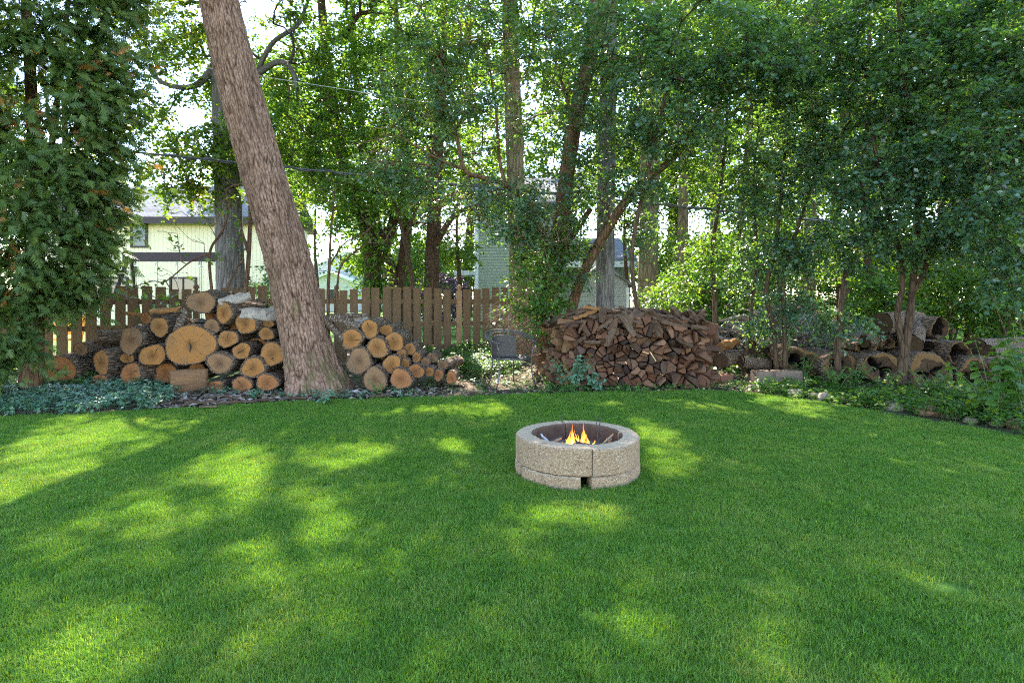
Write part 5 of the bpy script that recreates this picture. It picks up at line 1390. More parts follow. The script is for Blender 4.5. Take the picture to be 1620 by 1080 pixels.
# half-split block lying across the front of the left pile
M['split_x'] = M['slab'].copy(); M['split_x'].name = 'split_wood_lengthwise'
for nd_ in M['split_x'].node_tree.nodes:
    if nd_.type == 'MAPPING' and abs(nd_.inputs['Scale'].default_value[1]-5) < .01: nd_.inputs['Scale'].default_value = (4, 45, 45)
    if nd_.type == 'VALTORGB' and len(nd_.color_ramp.elements) == 5:
        for e_ in nd_.color_ramp.elements: e_.color = (0.24, 0.15, 0.085, 1)
def half_block(px, py, Y, w, h, d, label, rz=0.0, tiltx=0.0):
    c = at(px, py, Y); root = empty('log', (c.x, c.y, c.z), label, 'log', GL); root.rotation_euler = (tiltx, 0, rz)
    n = 14; th = np.linspace(0.15, math.pi-0.15, n)
    prof = np.stack([-np.cos(th)*d/2, np.sin(th)*h], 1)     # (y, z) bark arc, flat side down
    r = np.random.default_rng(5)
    xs = np.linspace(-w/2, w/2, 9); V = []
    for x in xs:
        q = prof*(1 + r.normal(0, 0.02, (n, 1))); V.append(np.stack([np.full(n, x), q[:,0], q[:,1]-h/2], 1))
    F = [(i*n+k, i*n+k+1, (i+1)*n+k+1, (i+1)*n+k) for i in range(8) for k in range(n-1)]
    link('bark', npmesh('bark', np.concatenate(V), np.array(F), [M['split_x']]), root)
    for x, s in ((-w/2, 1), (w/2, -1)):
        b = MB(); b.add([(x, p[0], p[1]-h/2) for p in prof], [tuple(range(n)) if s > 0 else tuple(reversed(range(n)))]); b.build('cut_face', M['wood_tan'], root)
    b = MB(); b.add([(-w/2, prof[0][0], prof[0][1]-h/2), (w/2, prof[0][0], prof[0][1]-h/2), (w/2, prof[-1][0], prof[-1][1]-h/2), (-w/2, prof[-1][0], prof[-1][1]-h/2)], [(0,1,2,3)]); b.build('split_face', M['wood_tan'], root)
hb_ = log(270, 605, 16, 17, 7.62, 0.44, 'split bark-stripped log lying crosswise at the front of the left pile', 'wood_tan', yaw=1.05, group=GL, wob=0.1)
for ch_ in hb_.children:
    if ch_.name.startswith('bark'): ch_.data.materials[0] = M['split_warm']

# loose bark slabs on top of both round-log piles
def slab_piece(name, c, d, l, w, t, label, cat, group, mat, seed, roll=0.0, curve=0.0):
    """irregular slab of length l along d"""
    r = np.random.default_rng(seed); d = Vector(d).normalized()
    n = 7; V = []; k = 5
    for i in range(n):
        u = i/(n-1) - 0.5
        ww = w*(0.75 + 0.25*math.sin(math.pi*(u+0.5))) * (1 + r.normal(0, 0.09))
        off = r.normal(0, 0.05)*w
        for s in (1, -1):
            xs = np.linspace(-0.5, 0.5, k)*(1 if s == 1 else -1)
            for x in xs:
                bow = curve*w*(1-(2*x)**2)
                V.append((u*l + (r.normal(0, 0.02)*l if i in (0, n-1) else 0), x*ww + off, bow + s*t*0.5*(1 + r.normal(0, 0.25)) + curve*0.15*l*(0.25-u*u)))
    m = 2*k; F = []
    for i in range(n-1):
        for q in range(m):
            q2 = (q+1) % m; F.append((i*m+q, (i+1)*m+q, (i+1)*m+q2, i*m+q2))
    b = MB(); b.add(V, F + [tuple(range(m)), tuple(reversed(range((n-1)*m, n*m)))])
    o = link(name, b.mesh(name, mat)); o.location = c
    o.rotation_mode = 'QUATERNION'; o.rotation_quaternion = d.to_track_quat('X', 'Z') @ Matrix.Rotation(roll, 3, 'X').to_quaternion()
    if label: tag(o, label, cat, group, 'thing')
    return o
GS = 'loose bark slabs lying on the round logs'
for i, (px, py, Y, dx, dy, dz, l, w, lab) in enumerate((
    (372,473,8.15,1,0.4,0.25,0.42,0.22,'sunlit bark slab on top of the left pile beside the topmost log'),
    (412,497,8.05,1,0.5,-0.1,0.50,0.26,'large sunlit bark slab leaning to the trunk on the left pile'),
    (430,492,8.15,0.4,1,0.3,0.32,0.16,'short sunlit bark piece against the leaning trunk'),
    (262,491,8.3,1,0.2,0.1,0.40,0.10,'reddish splintered bark strip on top of the left pile'),
    (286,508,8.1,0.35,0.3,1,0.34,0.12,'dark bark slab standing on edge left of the topmost log'),
    (214,497,8.4,1,0.1,-0.12,0.30,0.05,'pale split stick jutting out at the upper left of the pile'),
    (545,508,8.0,1,0.3,-0.35,0.42,0.18,'crumbling brown bark slab behind the trunk on the right pile'),
    (528,520,7.95,0.6,0.2,-0.8,0.40,0.14,'reddish bark slab hanging down beside the trunk'),
    (560,499,8.2,1,0.5,0.05,0.34,0.07,'narrow bark strip lying on top of the right pile'),
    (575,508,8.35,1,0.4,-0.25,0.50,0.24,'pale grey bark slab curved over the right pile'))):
    slab_piece('loose_bark', at(px, py, Y), (dx, dy, dz), l, w, 0.03, lab, 'bark', GS, M['bark_pale_sunlit'] if i in (0, 1, 2, 9) else (M['bark_log'] if i not in (3, 5) else M['slab_orange']), 300+i, roll=0.6, curve=0.18)

# ------------------------------------------------------------------ split firewood pile
PATH = np.array([(0.40,9.25),(0.55,8.85),(0.85,8.55),(1.25,8.40),(1.8,8.30),(2.4,8.22),(2.80,8.20),(2.96,8.32),(3.0,8.75)])
_seg = np.linalg.norm(np.diff(PATH, axis=0), axis=1); _s = np.concatenate([[0], np.cumsum(_seg)]); SL = _s[-1]
def path_at(s):
    p = np.array([np.interp(s, _s, PATH[:,0]), np.interp(s, _s, PATH[:,1])])
    q = np.array([np.interp(min(s+.12, SL), _s, PATH[:,0]), np.interp(min(s+.12, SL), _s, PATH[:,1])]) - np.array([np.interp(max(s-.12, 0), _s, PATH[:,0]), np.interp(max(s-.12, 0), _s, PATH[:,1])])
    q /= np.linalg.norm(q); return p, q, np.array([-q[1], q[0]])    # point, along, inward (away from camera)
def pile_top(s): return float(np.interp(s/SL, [0, .12, .3, .5, .75, .9, 1], [0.80, 0.88, 0.92, 0.95, 0.88, 0.84, 0.80]))
def firewood():
    r = np.random.default_rng(77); sites = []; rads = []
    for k in range(9000):
        c = np.array([r.uniform(0, SL), r.uniform(0.03, 0.95)])
        if c[1] > pile_top(c[0]) - 0.02: continue
        rd = r.choice([0.09, 0.115, 0.14, 0.165], p=[.3, .35, .25, .1])
        if sites and np.any(np.linalg.norm((np.array(sites)-c)*np.array([.86, 1.1]), axis=1) < np.minimum(rd, np.array(rads))*0.92): continue
        sites.append(c); rads.append(rd)
        if len(sites) > 160: break
    sites = np.array(sites); P = []
    def clip(poly, m, nv):
        out = []
        for k in range(len(poly)):
            a, b = np.array(poly[k]), np.array(poly[(k+1) % len(poly)]); da, db = np.dot(a-m, nv), np.dot(b-m, nv)
            if da <= 0: out.append(tuple(a))
            if da*db < 0: out.append(tuple(a + (b-a)*da/(da-db)))
        return out
    def area(p): return 0.5*abs(sum(p[k-1][0]*p[k][1] - p[k][0]*p[k-1][1] for k in range(len(p))))
    for i, c in enumerate(sites):
        poly = [(c[0]-.15, c[1]-.13), (c[0]+.15, c[1]-.13), (c[0]+.15, c[1]+.13), (c[0]-.15, c[1]+.13)]
        d = np.linalg.norm(sites-c, axis=1)
        for j in np.argsort(d)[1:18]:
            w = rads[i]/(rads[i]+rads[j])
            poly = clip(poly, c + (sites[j]-c)*w, sites[j]-c)
            if len(poly) < 3: break
        if len(poly) < 3: continue
        todo = [poly]
        if area(poly) > 0.0125:
            a = r.uniform(0, math.pi); nv = np.array([math.cos(a), math.sin(a)]); m = np.mean(poly, 0) + r.normal(0, .008, 2)
            todo = [clip(poly, m, nv), clip(poly, m, -nv)]
        for q_ in todo:
            q_ = [q for k, q in enumerate(q_) if np.hypot(q[0]-q_[k-1][0], q[1]-q_[k-1][1]) > 0.014]
            if len(q_) >= 3 and area(q_) > 0.0012: P.append(np.array([(q[0], max(q[1], 0.003)) for q in q_]))
    print('firewood pieces', len(P))
    for i, poly in enumerate(P):
        c = poly.mean(0)
        p, al, inw = path_at(np.clip(c[0], 0, SL))
        y0 = r.normal(0, 0.055) + 0.05*math.sin(c[1]*3); shr = r.uniform(0.84, 1.0)
        L_ = r.uniform(0.32, 0.42); k = len(poly); V = []
        sk = r.normal(0, 0.055, 2)
        for q, (dep, sc) in enumerate(((0.0, 0.86), (0.012, 0.95), (L_*0.5, 0.97), (L_, 0.86))):
            for v in poly:
                e = (v-c)*sc*shr
                tilt = (e[0]*sk[0] + e[1]*sk[1])*8 if q < 2 else 0
                V.append((e[0] + r.normal(0, .003), dep + y0 + tilt + r.normal(0, .007), e[1] + r.normal(0, .003)))
        F = [(a*k+j, a*k+(j+1) % k, (a+1)*k+(j+1) % k, (a+1)*k+j) for a in range(3) for j in range(k)]
        b = MB(); V.append((r.normal(0, .012), y0 - 0.004 + r.normal(0, .008), r.normal(0, .012)))
        b.add(V, [(x[0], x[3], x[2], x[1]) for x in F] + [(j, (j+1) % k, 4*k) for j in range(k)] + [tuple(reversed(range(3*k, 4*k)))])
        warm = c[0] < 0.85 and r.uniform() < 0.6
        m = b.mesh('firewood', M['split_warm'] if warm else M['split'])
        o = link('firewood', m); o.location = (p[0], p[1], c[1]); o.rotation_euler = (r.normal(0, .05), 0, math.atan2(al[1], al[0]) + r.normal(0, .06))
        row = 'bottom rows' if c[1] < .28 else ('middle rows' if c[1] < .58 else 'upper rows')
        u = c[0]/SL
        if warm: tag(o, 'tan split firewood piece in the %s at the chair end of the woodpile' % row, 'firewood', 'tan firewood at the left end of the pile')
        else:
            zone = ['at the chair end', 'left of the middle', 'in the middle', 'right of the middle', 'at the sapling end'][min(4, int(u*5))]
            tag(o, 'reddish brown split firewood in the %s, %s of the stacked woodpile' % (row, zone), 'firewood', 'split firewood stacked in the long pile')
    # the rows behind, seen only as dark wood through the chinks
    bk = MB()
    for k in range(150):
        s = r.uniform(0.12, SL-0.12); z = r.uniform(0.06, pile_top(s)-0.08); p, al, inw = path_at(s)
        c = Vector((p[0]+inw[0]*0.50, p[1]+inw[1]*0.50, z)); d = Vector((inw[0], inw[1], r.normal(0, .05)))*0.13
        bk.tube([c-d, c+d], [r.uniform(.07, .1), r.uniform(.07, .1)], 5)
    o = bk.build('firewood_rows', M['split']); tag(o, 'dark back rows of firewood behind the front of the woodpile', 'firewood', kind='stuff')
    # bark slabs and split boards thrown over the top
    n = 0
    for layer in range(3):
        s = 0.02
        while s < SL - 0.1:
            p, al, inw = path_at(s)
            l = r.uniform(0.26, 0.5); w = r.uniform(0.06, 0.14)
            back = r.uniform(0.0, 0.30) + layer*0.06
            zz = pile_top(s) + 0.0 + layer*0.045 + back*0.26 + r.uniform(-0.015, 0.02)
            lean = r.uniform(-0.6, 0.6); a = r.uniform(-0.5, 0.5) + (0.5 if s > SL*0.55 else -0.35)
            d = al*math.cos(a) + inw*math.sin(a)*0.8
            dirv = (d[0], d[1], -0.35*abs(math.sin(a)) + (0.32 if s < SL*0.3 else (-0.28 if s > SL*0.6 else 0.05)) + r.normal(0, 0.12))
            slab_piece('loose_bark', (p[0]+inw[0]*back, p[1]+inw[1]*back, zz), dirv, l, w, r.uniform(0.02, 0.05), 'weathered bark slab on the %s of the firewood pile, %s' % (('front edge', 'top', 'crest')[layer], ['at the chair end', 'left of the middle', 'in the middle', 'right of the middle', 'at the sapling end'][min(4, int(s/SL*5))]), 'bark', 'bark slabs on top of the firewood pile', M['slab'], 400+n, roll=-0.35+r.normal(0, 0.3), curve=r.uniform(0, .2))
            s += r.uniform(0.07, 0.16); n += 1
    # slabs that have slid down over the face
    for k in range(8):
        s = r.uniform(0.1, SL-0.3); p, al, inw = path_at(s); z = pile_top(s) - 0.28*r.uniform(0, 1)**1.3; u = s/SL
        a = r.normal(0.3 if u < .45 else -0.35, 0.3)
        d = (al[0]*math.cos(a) - inw[0]*.25, al[1]*math.cos(a) - inw[1]*.25, math.sin(a))
        slab_piece('loose_bark', (p[0]-inw[0]*0.02, p[1]-inw[1]*0.02, z), d, r.uniform(.2, .4), r.uniform(.04, .09), r.uniform(.02, .05), 'brown bark slab slid over the upper face of the firewood, ' + ['at the chair end', 'left of the middle', 'in the middle', 'right of the middle', 'at the sapling end'][min(4, int(u*5))], 'bark', 'bark slabs slid over the face of the firewood pile', M['slab'] if r.uniform() < .75 else M['split'], 1200+k, roll=1.1+r.normal(0, .35), curve=r.uniform(0, .2))
    # singled-out pieces
    def one(px, py, Y, dv, l, w, t, lab, mat, roll=0.0, nm='firewood', cat='firewood'):
        slab_piece(nm, at(px, py, Y), dv, l, w, t, lab, cat, 'singled-out pieces on the firewood pile', M[mat], 900+int(px), roll=roll)
    one(925, 498, 8.55, (1, .1, .34), 0.36, 0.05, 0.04, 'bright orange peeled branch leaning on top of the firewood pile', 'slab_orange')
    one(948, 489, 8.6, (1, .05, -.12), 0.50, 0.045, 0.04, 'orange peeled branch lying along the crest of the firewood pile', 'slab_orange')
    one(953, 499, 8.4, (.1, .1, 1), 0.22, 0.09, 0.06, 'short dark stick standing upright on the crest of the firewood pile', 'slab', 1.4)
    one(1000, 505, 8.42, (1, .2, -.05), 0.30, 0.22, 0.18, 'big dark half log with sunlit top on the firewood pile', 'slab', 0.3)
    one(1032, 512, 8.35, (.45, -.4, -.75), 0.42, 0.17, 0.06, 'wide pale board leaning down the front of the firewood pile', 'slab', 1.2)
    one(1060, 512, 8.4, (.8, -.3, -.45), 0.40, 0.14, 0.07, 'brown split board beside the wide leaning board on the pile', 'split', 0.9)
    one(966, 533, 8.25, (.35, -.15, .8), 0.30, 0.09, 0.05, 'grey split board standing against the front of the firewood pile', 'slab', 1.3)
    one(1090, 512, 8.4, (.8, -.2, -.4), 0.5, 0.12, 0.06, 'long weathered board sloping down the right of the firewood pile', 'slab', 0.9)
firewood()

# ------------------------------------------------------------------ hollow old logs on the right
M['rot'] = plain('rotten_wood_shaded', (0.022, 0.012, 0.008), 0.95, nscale=14, var=0.7, bump=0.6)  # rotten wood, darkened further to paint the shade inside the hollows
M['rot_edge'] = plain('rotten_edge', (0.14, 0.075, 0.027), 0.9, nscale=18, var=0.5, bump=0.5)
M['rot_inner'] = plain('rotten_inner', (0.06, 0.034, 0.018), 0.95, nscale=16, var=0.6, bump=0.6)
GH = 'old hollow logs lying under the trees on the right'
def hollow(px, py, rx, ry, Y, length, label, yaw=0.0, pitch=0.0, wall=0.2, arc=(0, 2*math.pi), seed=0):
    r = np.random.default_rng(2000+seed); c = at(px, py, Y); RX, RY = rx*Y/FOC, ry*Y/FOC
    root = empty('hollow_log', (c.x, c.y, c.z), label, 'log', GH); root.rotation_euler = (pitch, 0, -yaw)
    full = arc[1]-arc[0] > 6.2; n = 44
    th = np.linspace(arc[0], arc[1], n, endpoint=not full)
    ph = r.uniform(0, 6, 4)
    o = 1 + 0.09*np.sin(2*th+ph[0]) + 0.07*np.sin(3*th+ph[1]) + 0.03*np.sin(7*th+ph[2]) + r.normal(0, .012, n)
    wl = 1.25*wall*(1 + 0.4*np.sin(2*th+ph[3]) + 0.3*np.sin(5*th+ph[1])) + r.normal(0, .02, n)
    def ring(sc, y, jit=0.0, base=o): q = base*sc + r.normal(0, jit, n); return np.stack([np.cos(th)*RX*q, np.full(n, y) + r.normal(0, jit*0.3, n), np.sin(th)*RY*q], 1)
    def grid(name, rows, mat, flip=False):
        m = len(rows); V = np.concatenate(rows); F = []; e = n if full else n-1
        for i in range(m-1):
            for k in range(e):
                k2 = (k+1) % n; f = (i*n+k, i*n+k2, (i+1)*n+k2, (i+1)*n+k); F.append(f if not flip else f[::-1])
        link(name, npmesh(name, V, np.array(F), [mat]), root)
    grid('bark', [ring(0.96, 0.0)] + [ring(1.0, 0.02 + length*k/8, 0.02) for k in range(9)], M['bark_log'])
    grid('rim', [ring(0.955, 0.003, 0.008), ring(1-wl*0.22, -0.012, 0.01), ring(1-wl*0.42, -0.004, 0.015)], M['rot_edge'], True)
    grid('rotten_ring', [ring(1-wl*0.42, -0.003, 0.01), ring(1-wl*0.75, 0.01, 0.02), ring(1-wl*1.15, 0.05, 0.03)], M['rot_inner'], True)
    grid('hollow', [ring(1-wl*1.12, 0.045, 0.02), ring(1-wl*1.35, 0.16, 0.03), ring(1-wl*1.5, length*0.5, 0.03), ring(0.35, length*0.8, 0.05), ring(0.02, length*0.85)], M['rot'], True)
    return root
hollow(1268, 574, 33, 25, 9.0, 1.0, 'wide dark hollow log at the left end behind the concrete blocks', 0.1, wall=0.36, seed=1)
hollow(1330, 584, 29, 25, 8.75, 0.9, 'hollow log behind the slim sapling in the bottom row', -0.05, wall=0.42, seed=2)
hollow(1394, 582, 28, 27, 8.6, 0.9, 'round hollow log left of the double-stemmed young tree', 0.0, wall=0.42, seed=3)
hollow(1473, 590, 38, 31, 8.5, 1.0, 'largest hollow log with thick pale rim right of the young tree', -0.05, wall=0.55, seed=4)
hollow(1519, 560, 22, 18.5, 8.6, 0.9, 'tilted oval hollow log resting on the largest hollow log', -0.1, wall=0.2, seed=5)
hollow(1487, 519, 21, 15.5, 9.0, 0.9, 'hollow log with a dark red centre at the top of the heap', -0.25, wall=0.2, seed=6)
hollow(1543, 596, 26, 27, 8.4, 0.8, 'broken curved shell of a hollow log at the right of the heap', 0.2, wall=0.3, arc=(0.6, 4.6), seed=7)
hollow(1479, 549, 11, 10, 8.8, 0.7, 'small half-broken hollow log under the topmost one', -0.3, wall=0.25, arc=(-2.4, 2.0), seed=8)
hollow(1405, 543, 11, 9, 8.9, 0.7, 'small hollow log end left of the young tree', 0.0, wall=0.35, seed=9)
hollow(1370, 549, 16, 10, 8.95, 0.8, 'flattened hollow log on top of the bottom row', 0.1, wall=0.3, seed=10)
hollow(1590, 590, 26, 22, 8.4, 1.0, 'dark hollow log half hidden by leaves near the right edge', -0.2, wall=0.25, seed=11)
def lying_log(p0, p1, r0, r1, label, seed, mat='bark_log', cat='log', end='rot_inner', grp=GH):
    p0, p1 = Vector(p0), Vector(p1); root = empty('fallen_log', p0, label, cat, grp)
    d = p1-p0; n = 7
    path = np.array([[*(d*(i/(n-1))), r0 + (r1-r0)*i/(n-1)] for i in range(n)])
    path[1:-1, 2] += np.random.default_rng(seed).normal(0, 0.012, n-2)
    link('bark', trunk_mesh(path, 26, 'bark', M[mat], lump=0.12, seed=seed), root)
    T_ = d.normalized(); u = T_.cross(Vector((0, 1, .05))).normalized(); w = T_.cross(u)
    for q, rr, s in ((Vector((0,0,0)), r0, -1), (d, r1, 1)):
        vs = [q + T_*s*0.006 + (u*math.cos(t) + w*math.sin(t))*rr*0.98 for t in np.linspace(0, 2*math.pi, 25)[:-1]]
        b = MB(); b.add(vs, [tuple(range(24)) if s > 0 else tuple(reversed(range(24)))]); b.build('cut_face', M[end], root)
lying_log(at(1395,512,8.9), at(1440,506,9.4), 0.17, 0.16, 'thick sunlit log lying sideways at the top left of the hollow logs', 1)
lying_log(at(1442,545,8.7), at(1452,505,9.5), 0.16, 0.14, 'rough-barked log sloping back between the young tree and topmost hollow log', 2)
lying_log(at(1368,540,8.9), at(1420,538,9.3), 0.10, 0.09, 'pale grey log lying across the bottom row of hollow logs', 3)
lying_log(at(1560,560,8.7), at(1680,572,8.9), 0.15, 0.16, 'long log lying to the right edge with sunlit top', 4)
lying_log(at(1545,548,9.0), at(1660,545,9.6), 0.14, 0.12, 'grey log behind the long log at the right edge', 5)
lying_log(at(1140,548,9.3), at(1166,541,9.7), 0.07, 0.06, 'pale peeled log beside the right end of the firewood pile', 6, 'slab_orange', end='wood_tan')
lying_log(at(1141,570,9.2), at(1168,564,9.6), 0.12, 0.11, 'short mossy log beside the right end of the firewood pile', 7)
lying_log(at(1186,548,9.6), at(1225,543,9.9), 0.13, 0.12, 'dark log under the brush pile left of the saplings', 8)
lying_log(at(1172,572,9.3), at(1215,577,9.4), 0.10, 0.10, 'green-stained log lying under the brush pile', 9)

# brush pile of sticks
def brush():
    r = np.random.default_rng(88); c = np.array(at(1245, 0, 10.8)); n = 900
    a = r.uniform(-1, 1, n); b = r.uniform(-1, 1, n); h = np.clip(1.2*(1-0.55*np.abs(a)**2 - 0.45*np.abs(b)**2), .05, 2)*np.sqrt(r.uniform(0, 1, n))
    P = np.stack([c[0] + a*1.45, c[1] + b*0.8, h], 1); d = nrm(np.stack([r.normal(0, 1, n), r.normal(0, .6, n), r.normal(0, .28, n)], 1))
    L_ = r.uniform(0.2, 0.75, n)
    m = MB()
    for i in range(n):
        q = P[i]; e = d[i]*L_[i]/2; k = r.normal(0, .05, 3); rr = r.uniform(.004, .018) if i % 14 else r.uniform(.03, .06)
        m.tube([q-e, q+k, q+e], [rr, rr*.9, rr*.5], 4 if rr < .02 else 7)
    o = m.build('brush_pile', M['brushwood']); tag(o, 'grey heap of dry sticks and brushwood behind the saplings', 'brush pile', kind='stuff')
M['brushwood'] = split_mat('brushwood', [(0, (0.26, 0.21, 0.17)), (1, (0.34, 0.28, 0.23))])
brush()

# concrete blocks, brick and edging stones
M['concrete'] = plain('concrete_block', (0.19, 0.13, 0.095), 0.9, nscale=30, var=0.3, bump=0.3)
M['brick'] = plain('brick_red', (0.22, 0.095, 0.06), 0.9, nscale=30, var=0.35, bump=0.3)
def block(px, py, Y, size, rz, label, mat, grp='concrete blocks and bricks beside the firewood'):
    c = at(px, py, Y); bm = bmesh.new(); bmesh.ops.create_cube(bm, size=1.0)
    bmesh.ops.scale(bm, vec=size, verts=bm.verts); bmesh.ops.bevel(bm, geom=bm.edges[:], offset=0.014, segments=2, affect='EDGES')
    for v in bm.verts: v.co += Vector((random.gauss(0,.002), random.gauss(0,.002), random.gauss(0,.002)))
    m = bpy.data.meshes.new('block'); bm.to_mesh(m); bm.free(); m.materials.append(M[mat])
    o = link('concrete_block' if mat == 'concrete' else 'brick_block', m); o.location = (c.x, c.y, size[2]/2 - 0.02); o.rotation_euler = (0, 0, rz); tag(o, label, 'block', grp)
block(1206, 595, 8.75, (0.28, 0.22, 0.21), 0.12, 'left of the two brownish concrete blocks before the saplings', 'concrete')
block(1243, 593, 8.72, (0.42, 0.22, 0.22), -0.03, 'longer right one of the two brownish concrete blocks', 'concrete')
block(1144, 592, 8.9, (0.26, 0.18, 0.13), 0.35, 'red brick block at the right foot of the firewood pile', 'brick')
M['stone'] = plain('field_stone', (0.21, 0.165, 0.12), 0.85, nscale=12, var=0.4, bump=0.35)
M['stone_red'] = plain('field_stone_red', (0.25, 0.135, 0.085), 0.85, nscale=12, var=0.35, bump=0.35)
def stone(px, py, rx, h, label, mat='stone', seed=0):
    g_ = gr(px, py + h); Y = g_.y; r_ = rx*Y/FOC
    bm = bmesh.new(); bmesh.ops.create_icosphere(bm, subdivisions=4, radius=1.0)
    off = Vector((seed*3.1, seed*1.7, 0.3))
    for v in bm.verts:
        nz = mnoise.noise(v.co*1.1 + off)*0.30 + mnoise.noise(v.co*2.6 + off)*0.10 + mnoise.noise(v.co*7 + off)*0.03
        q = v.co*(1 + nz); q.z = max(q.z, -0.45)*(1.0 if q.z < 0.5 else 0.9)
        v.co = Vector((q.x*r_, q.y*r_*0.8, q.z*h*Y/FOC*1.15))
    m = bpy.data.meshes.new('stone'); bm.to_mesh(m); bm.free(); m.materials.append(M[mat]); m.polygons.foreach_set('use_smooth', [True]*len(m.polygons))
    o = link('edging_stone', m); o.location = (g_.x, g_.y + r_*0.5, h*Y/FOC*0.4); o.rotation_euler = (0, 0, seed*0.7)
    tag(o, label, 'stone', 'field stones edging the right bed')
for i, (px, py, rx, h, lab, mt) in enumerate((
    (1190,611,9,5,'small stone at the left end of the stone edging','stone'),(1219,615,10,5,'low stone just below the concrete blocks','stone'),(1262,620,13,8,'pale rounded stone right of the concrete blocks','stone'),
    (1291,624,9,7,'first of two grey stones touching each other','stone'),(1306,626,11,8,'second grey stone of the touching pair','stone'),(1331,630,12,6,'low flat grey stone after the touching pair','stone'),
    (1416,639,18,9,'large pale oval stone below the young tree','stone'),(1476,647,21,10,'reddish arched stone below the largest hollow log','stone_red'),(1512,656,14,6,'low violet-grey stone beside the reddish stone','stone'),
    (1541,663,12,6,'flat tan stone before the hosta leaves','stone'),(1580,668,10,6,'small tan stone near the right edge','stone'),(1611,668,13,9,'rounded tan stone at the right edge','stone_red'),(1240,616,9,4,'small half-buried stone under the longer block','stone'))):
    stone(px, py, rx, h, lab, mt, i+1)

# ------------------------------------------------------------------ fire pit
def aggregate():
    t = NT('aggregate_concrete')
    v = t.coords()
    a = t.voro(v, 120.0); nd = t.t.nodes.new('ShaderNodeTexVoronoi'); t.l(v, nd.inputs['Vector']); nd.inputs['Scale'].default_value = 120.0
    sepc = t.n('ShaderNodeSeparateColor'); t.l(nd.outputs['Color'], sepc.inputs[0])
    peb = t.ramp(sepc.outputs[0], [(0.0, (0.055, 0.03, 0.018)), (0.14, (0.22, 0.135, 0.078)), (0.5, (0.33, 0.215, 0.128)), (0.84, (0.42, 0.29, 0.18)), (0.94, (0.54, 0.42, 0.28)), (1.0, (0.045, 0.028, 0.02))])
    c = t.mix(t.ramp(a, [(0.45, (0,)*3), (0.62, (1,)*3)]), peb, (0.28, 0.19, 0.118))
    big = t.noise(v, 4.0, 4.0, 0.6)
    c = t.mix(t.math('MULTIPLY', t.ramp(big, [(0.45, (0,)*3), (0.7, (1,)*3)]), 0.35), c, (0.28, 0.175, 0.125))
    h = t.math('SUBTRACT', 1.0, a)
    return t.finish(c, 0.85, t.bump(h, 0.7, 0.006), 0.25)
M['aggregate'] = aggregate()
M['smooth_concrete'] = plain('smooth_concrete', (0.38, 0.275, 0.18), 0.85, nscale=9, var=0.3, bump=0.15)
M['sooty'] = plain('sooty_concrete', (0.085, 0.05, 0.034), 0.95, nscale=14, var=0.7, bump=0.4)
PC = Vector((0.49, 4.30, 0)); RO, RI = 0.458, 0.322
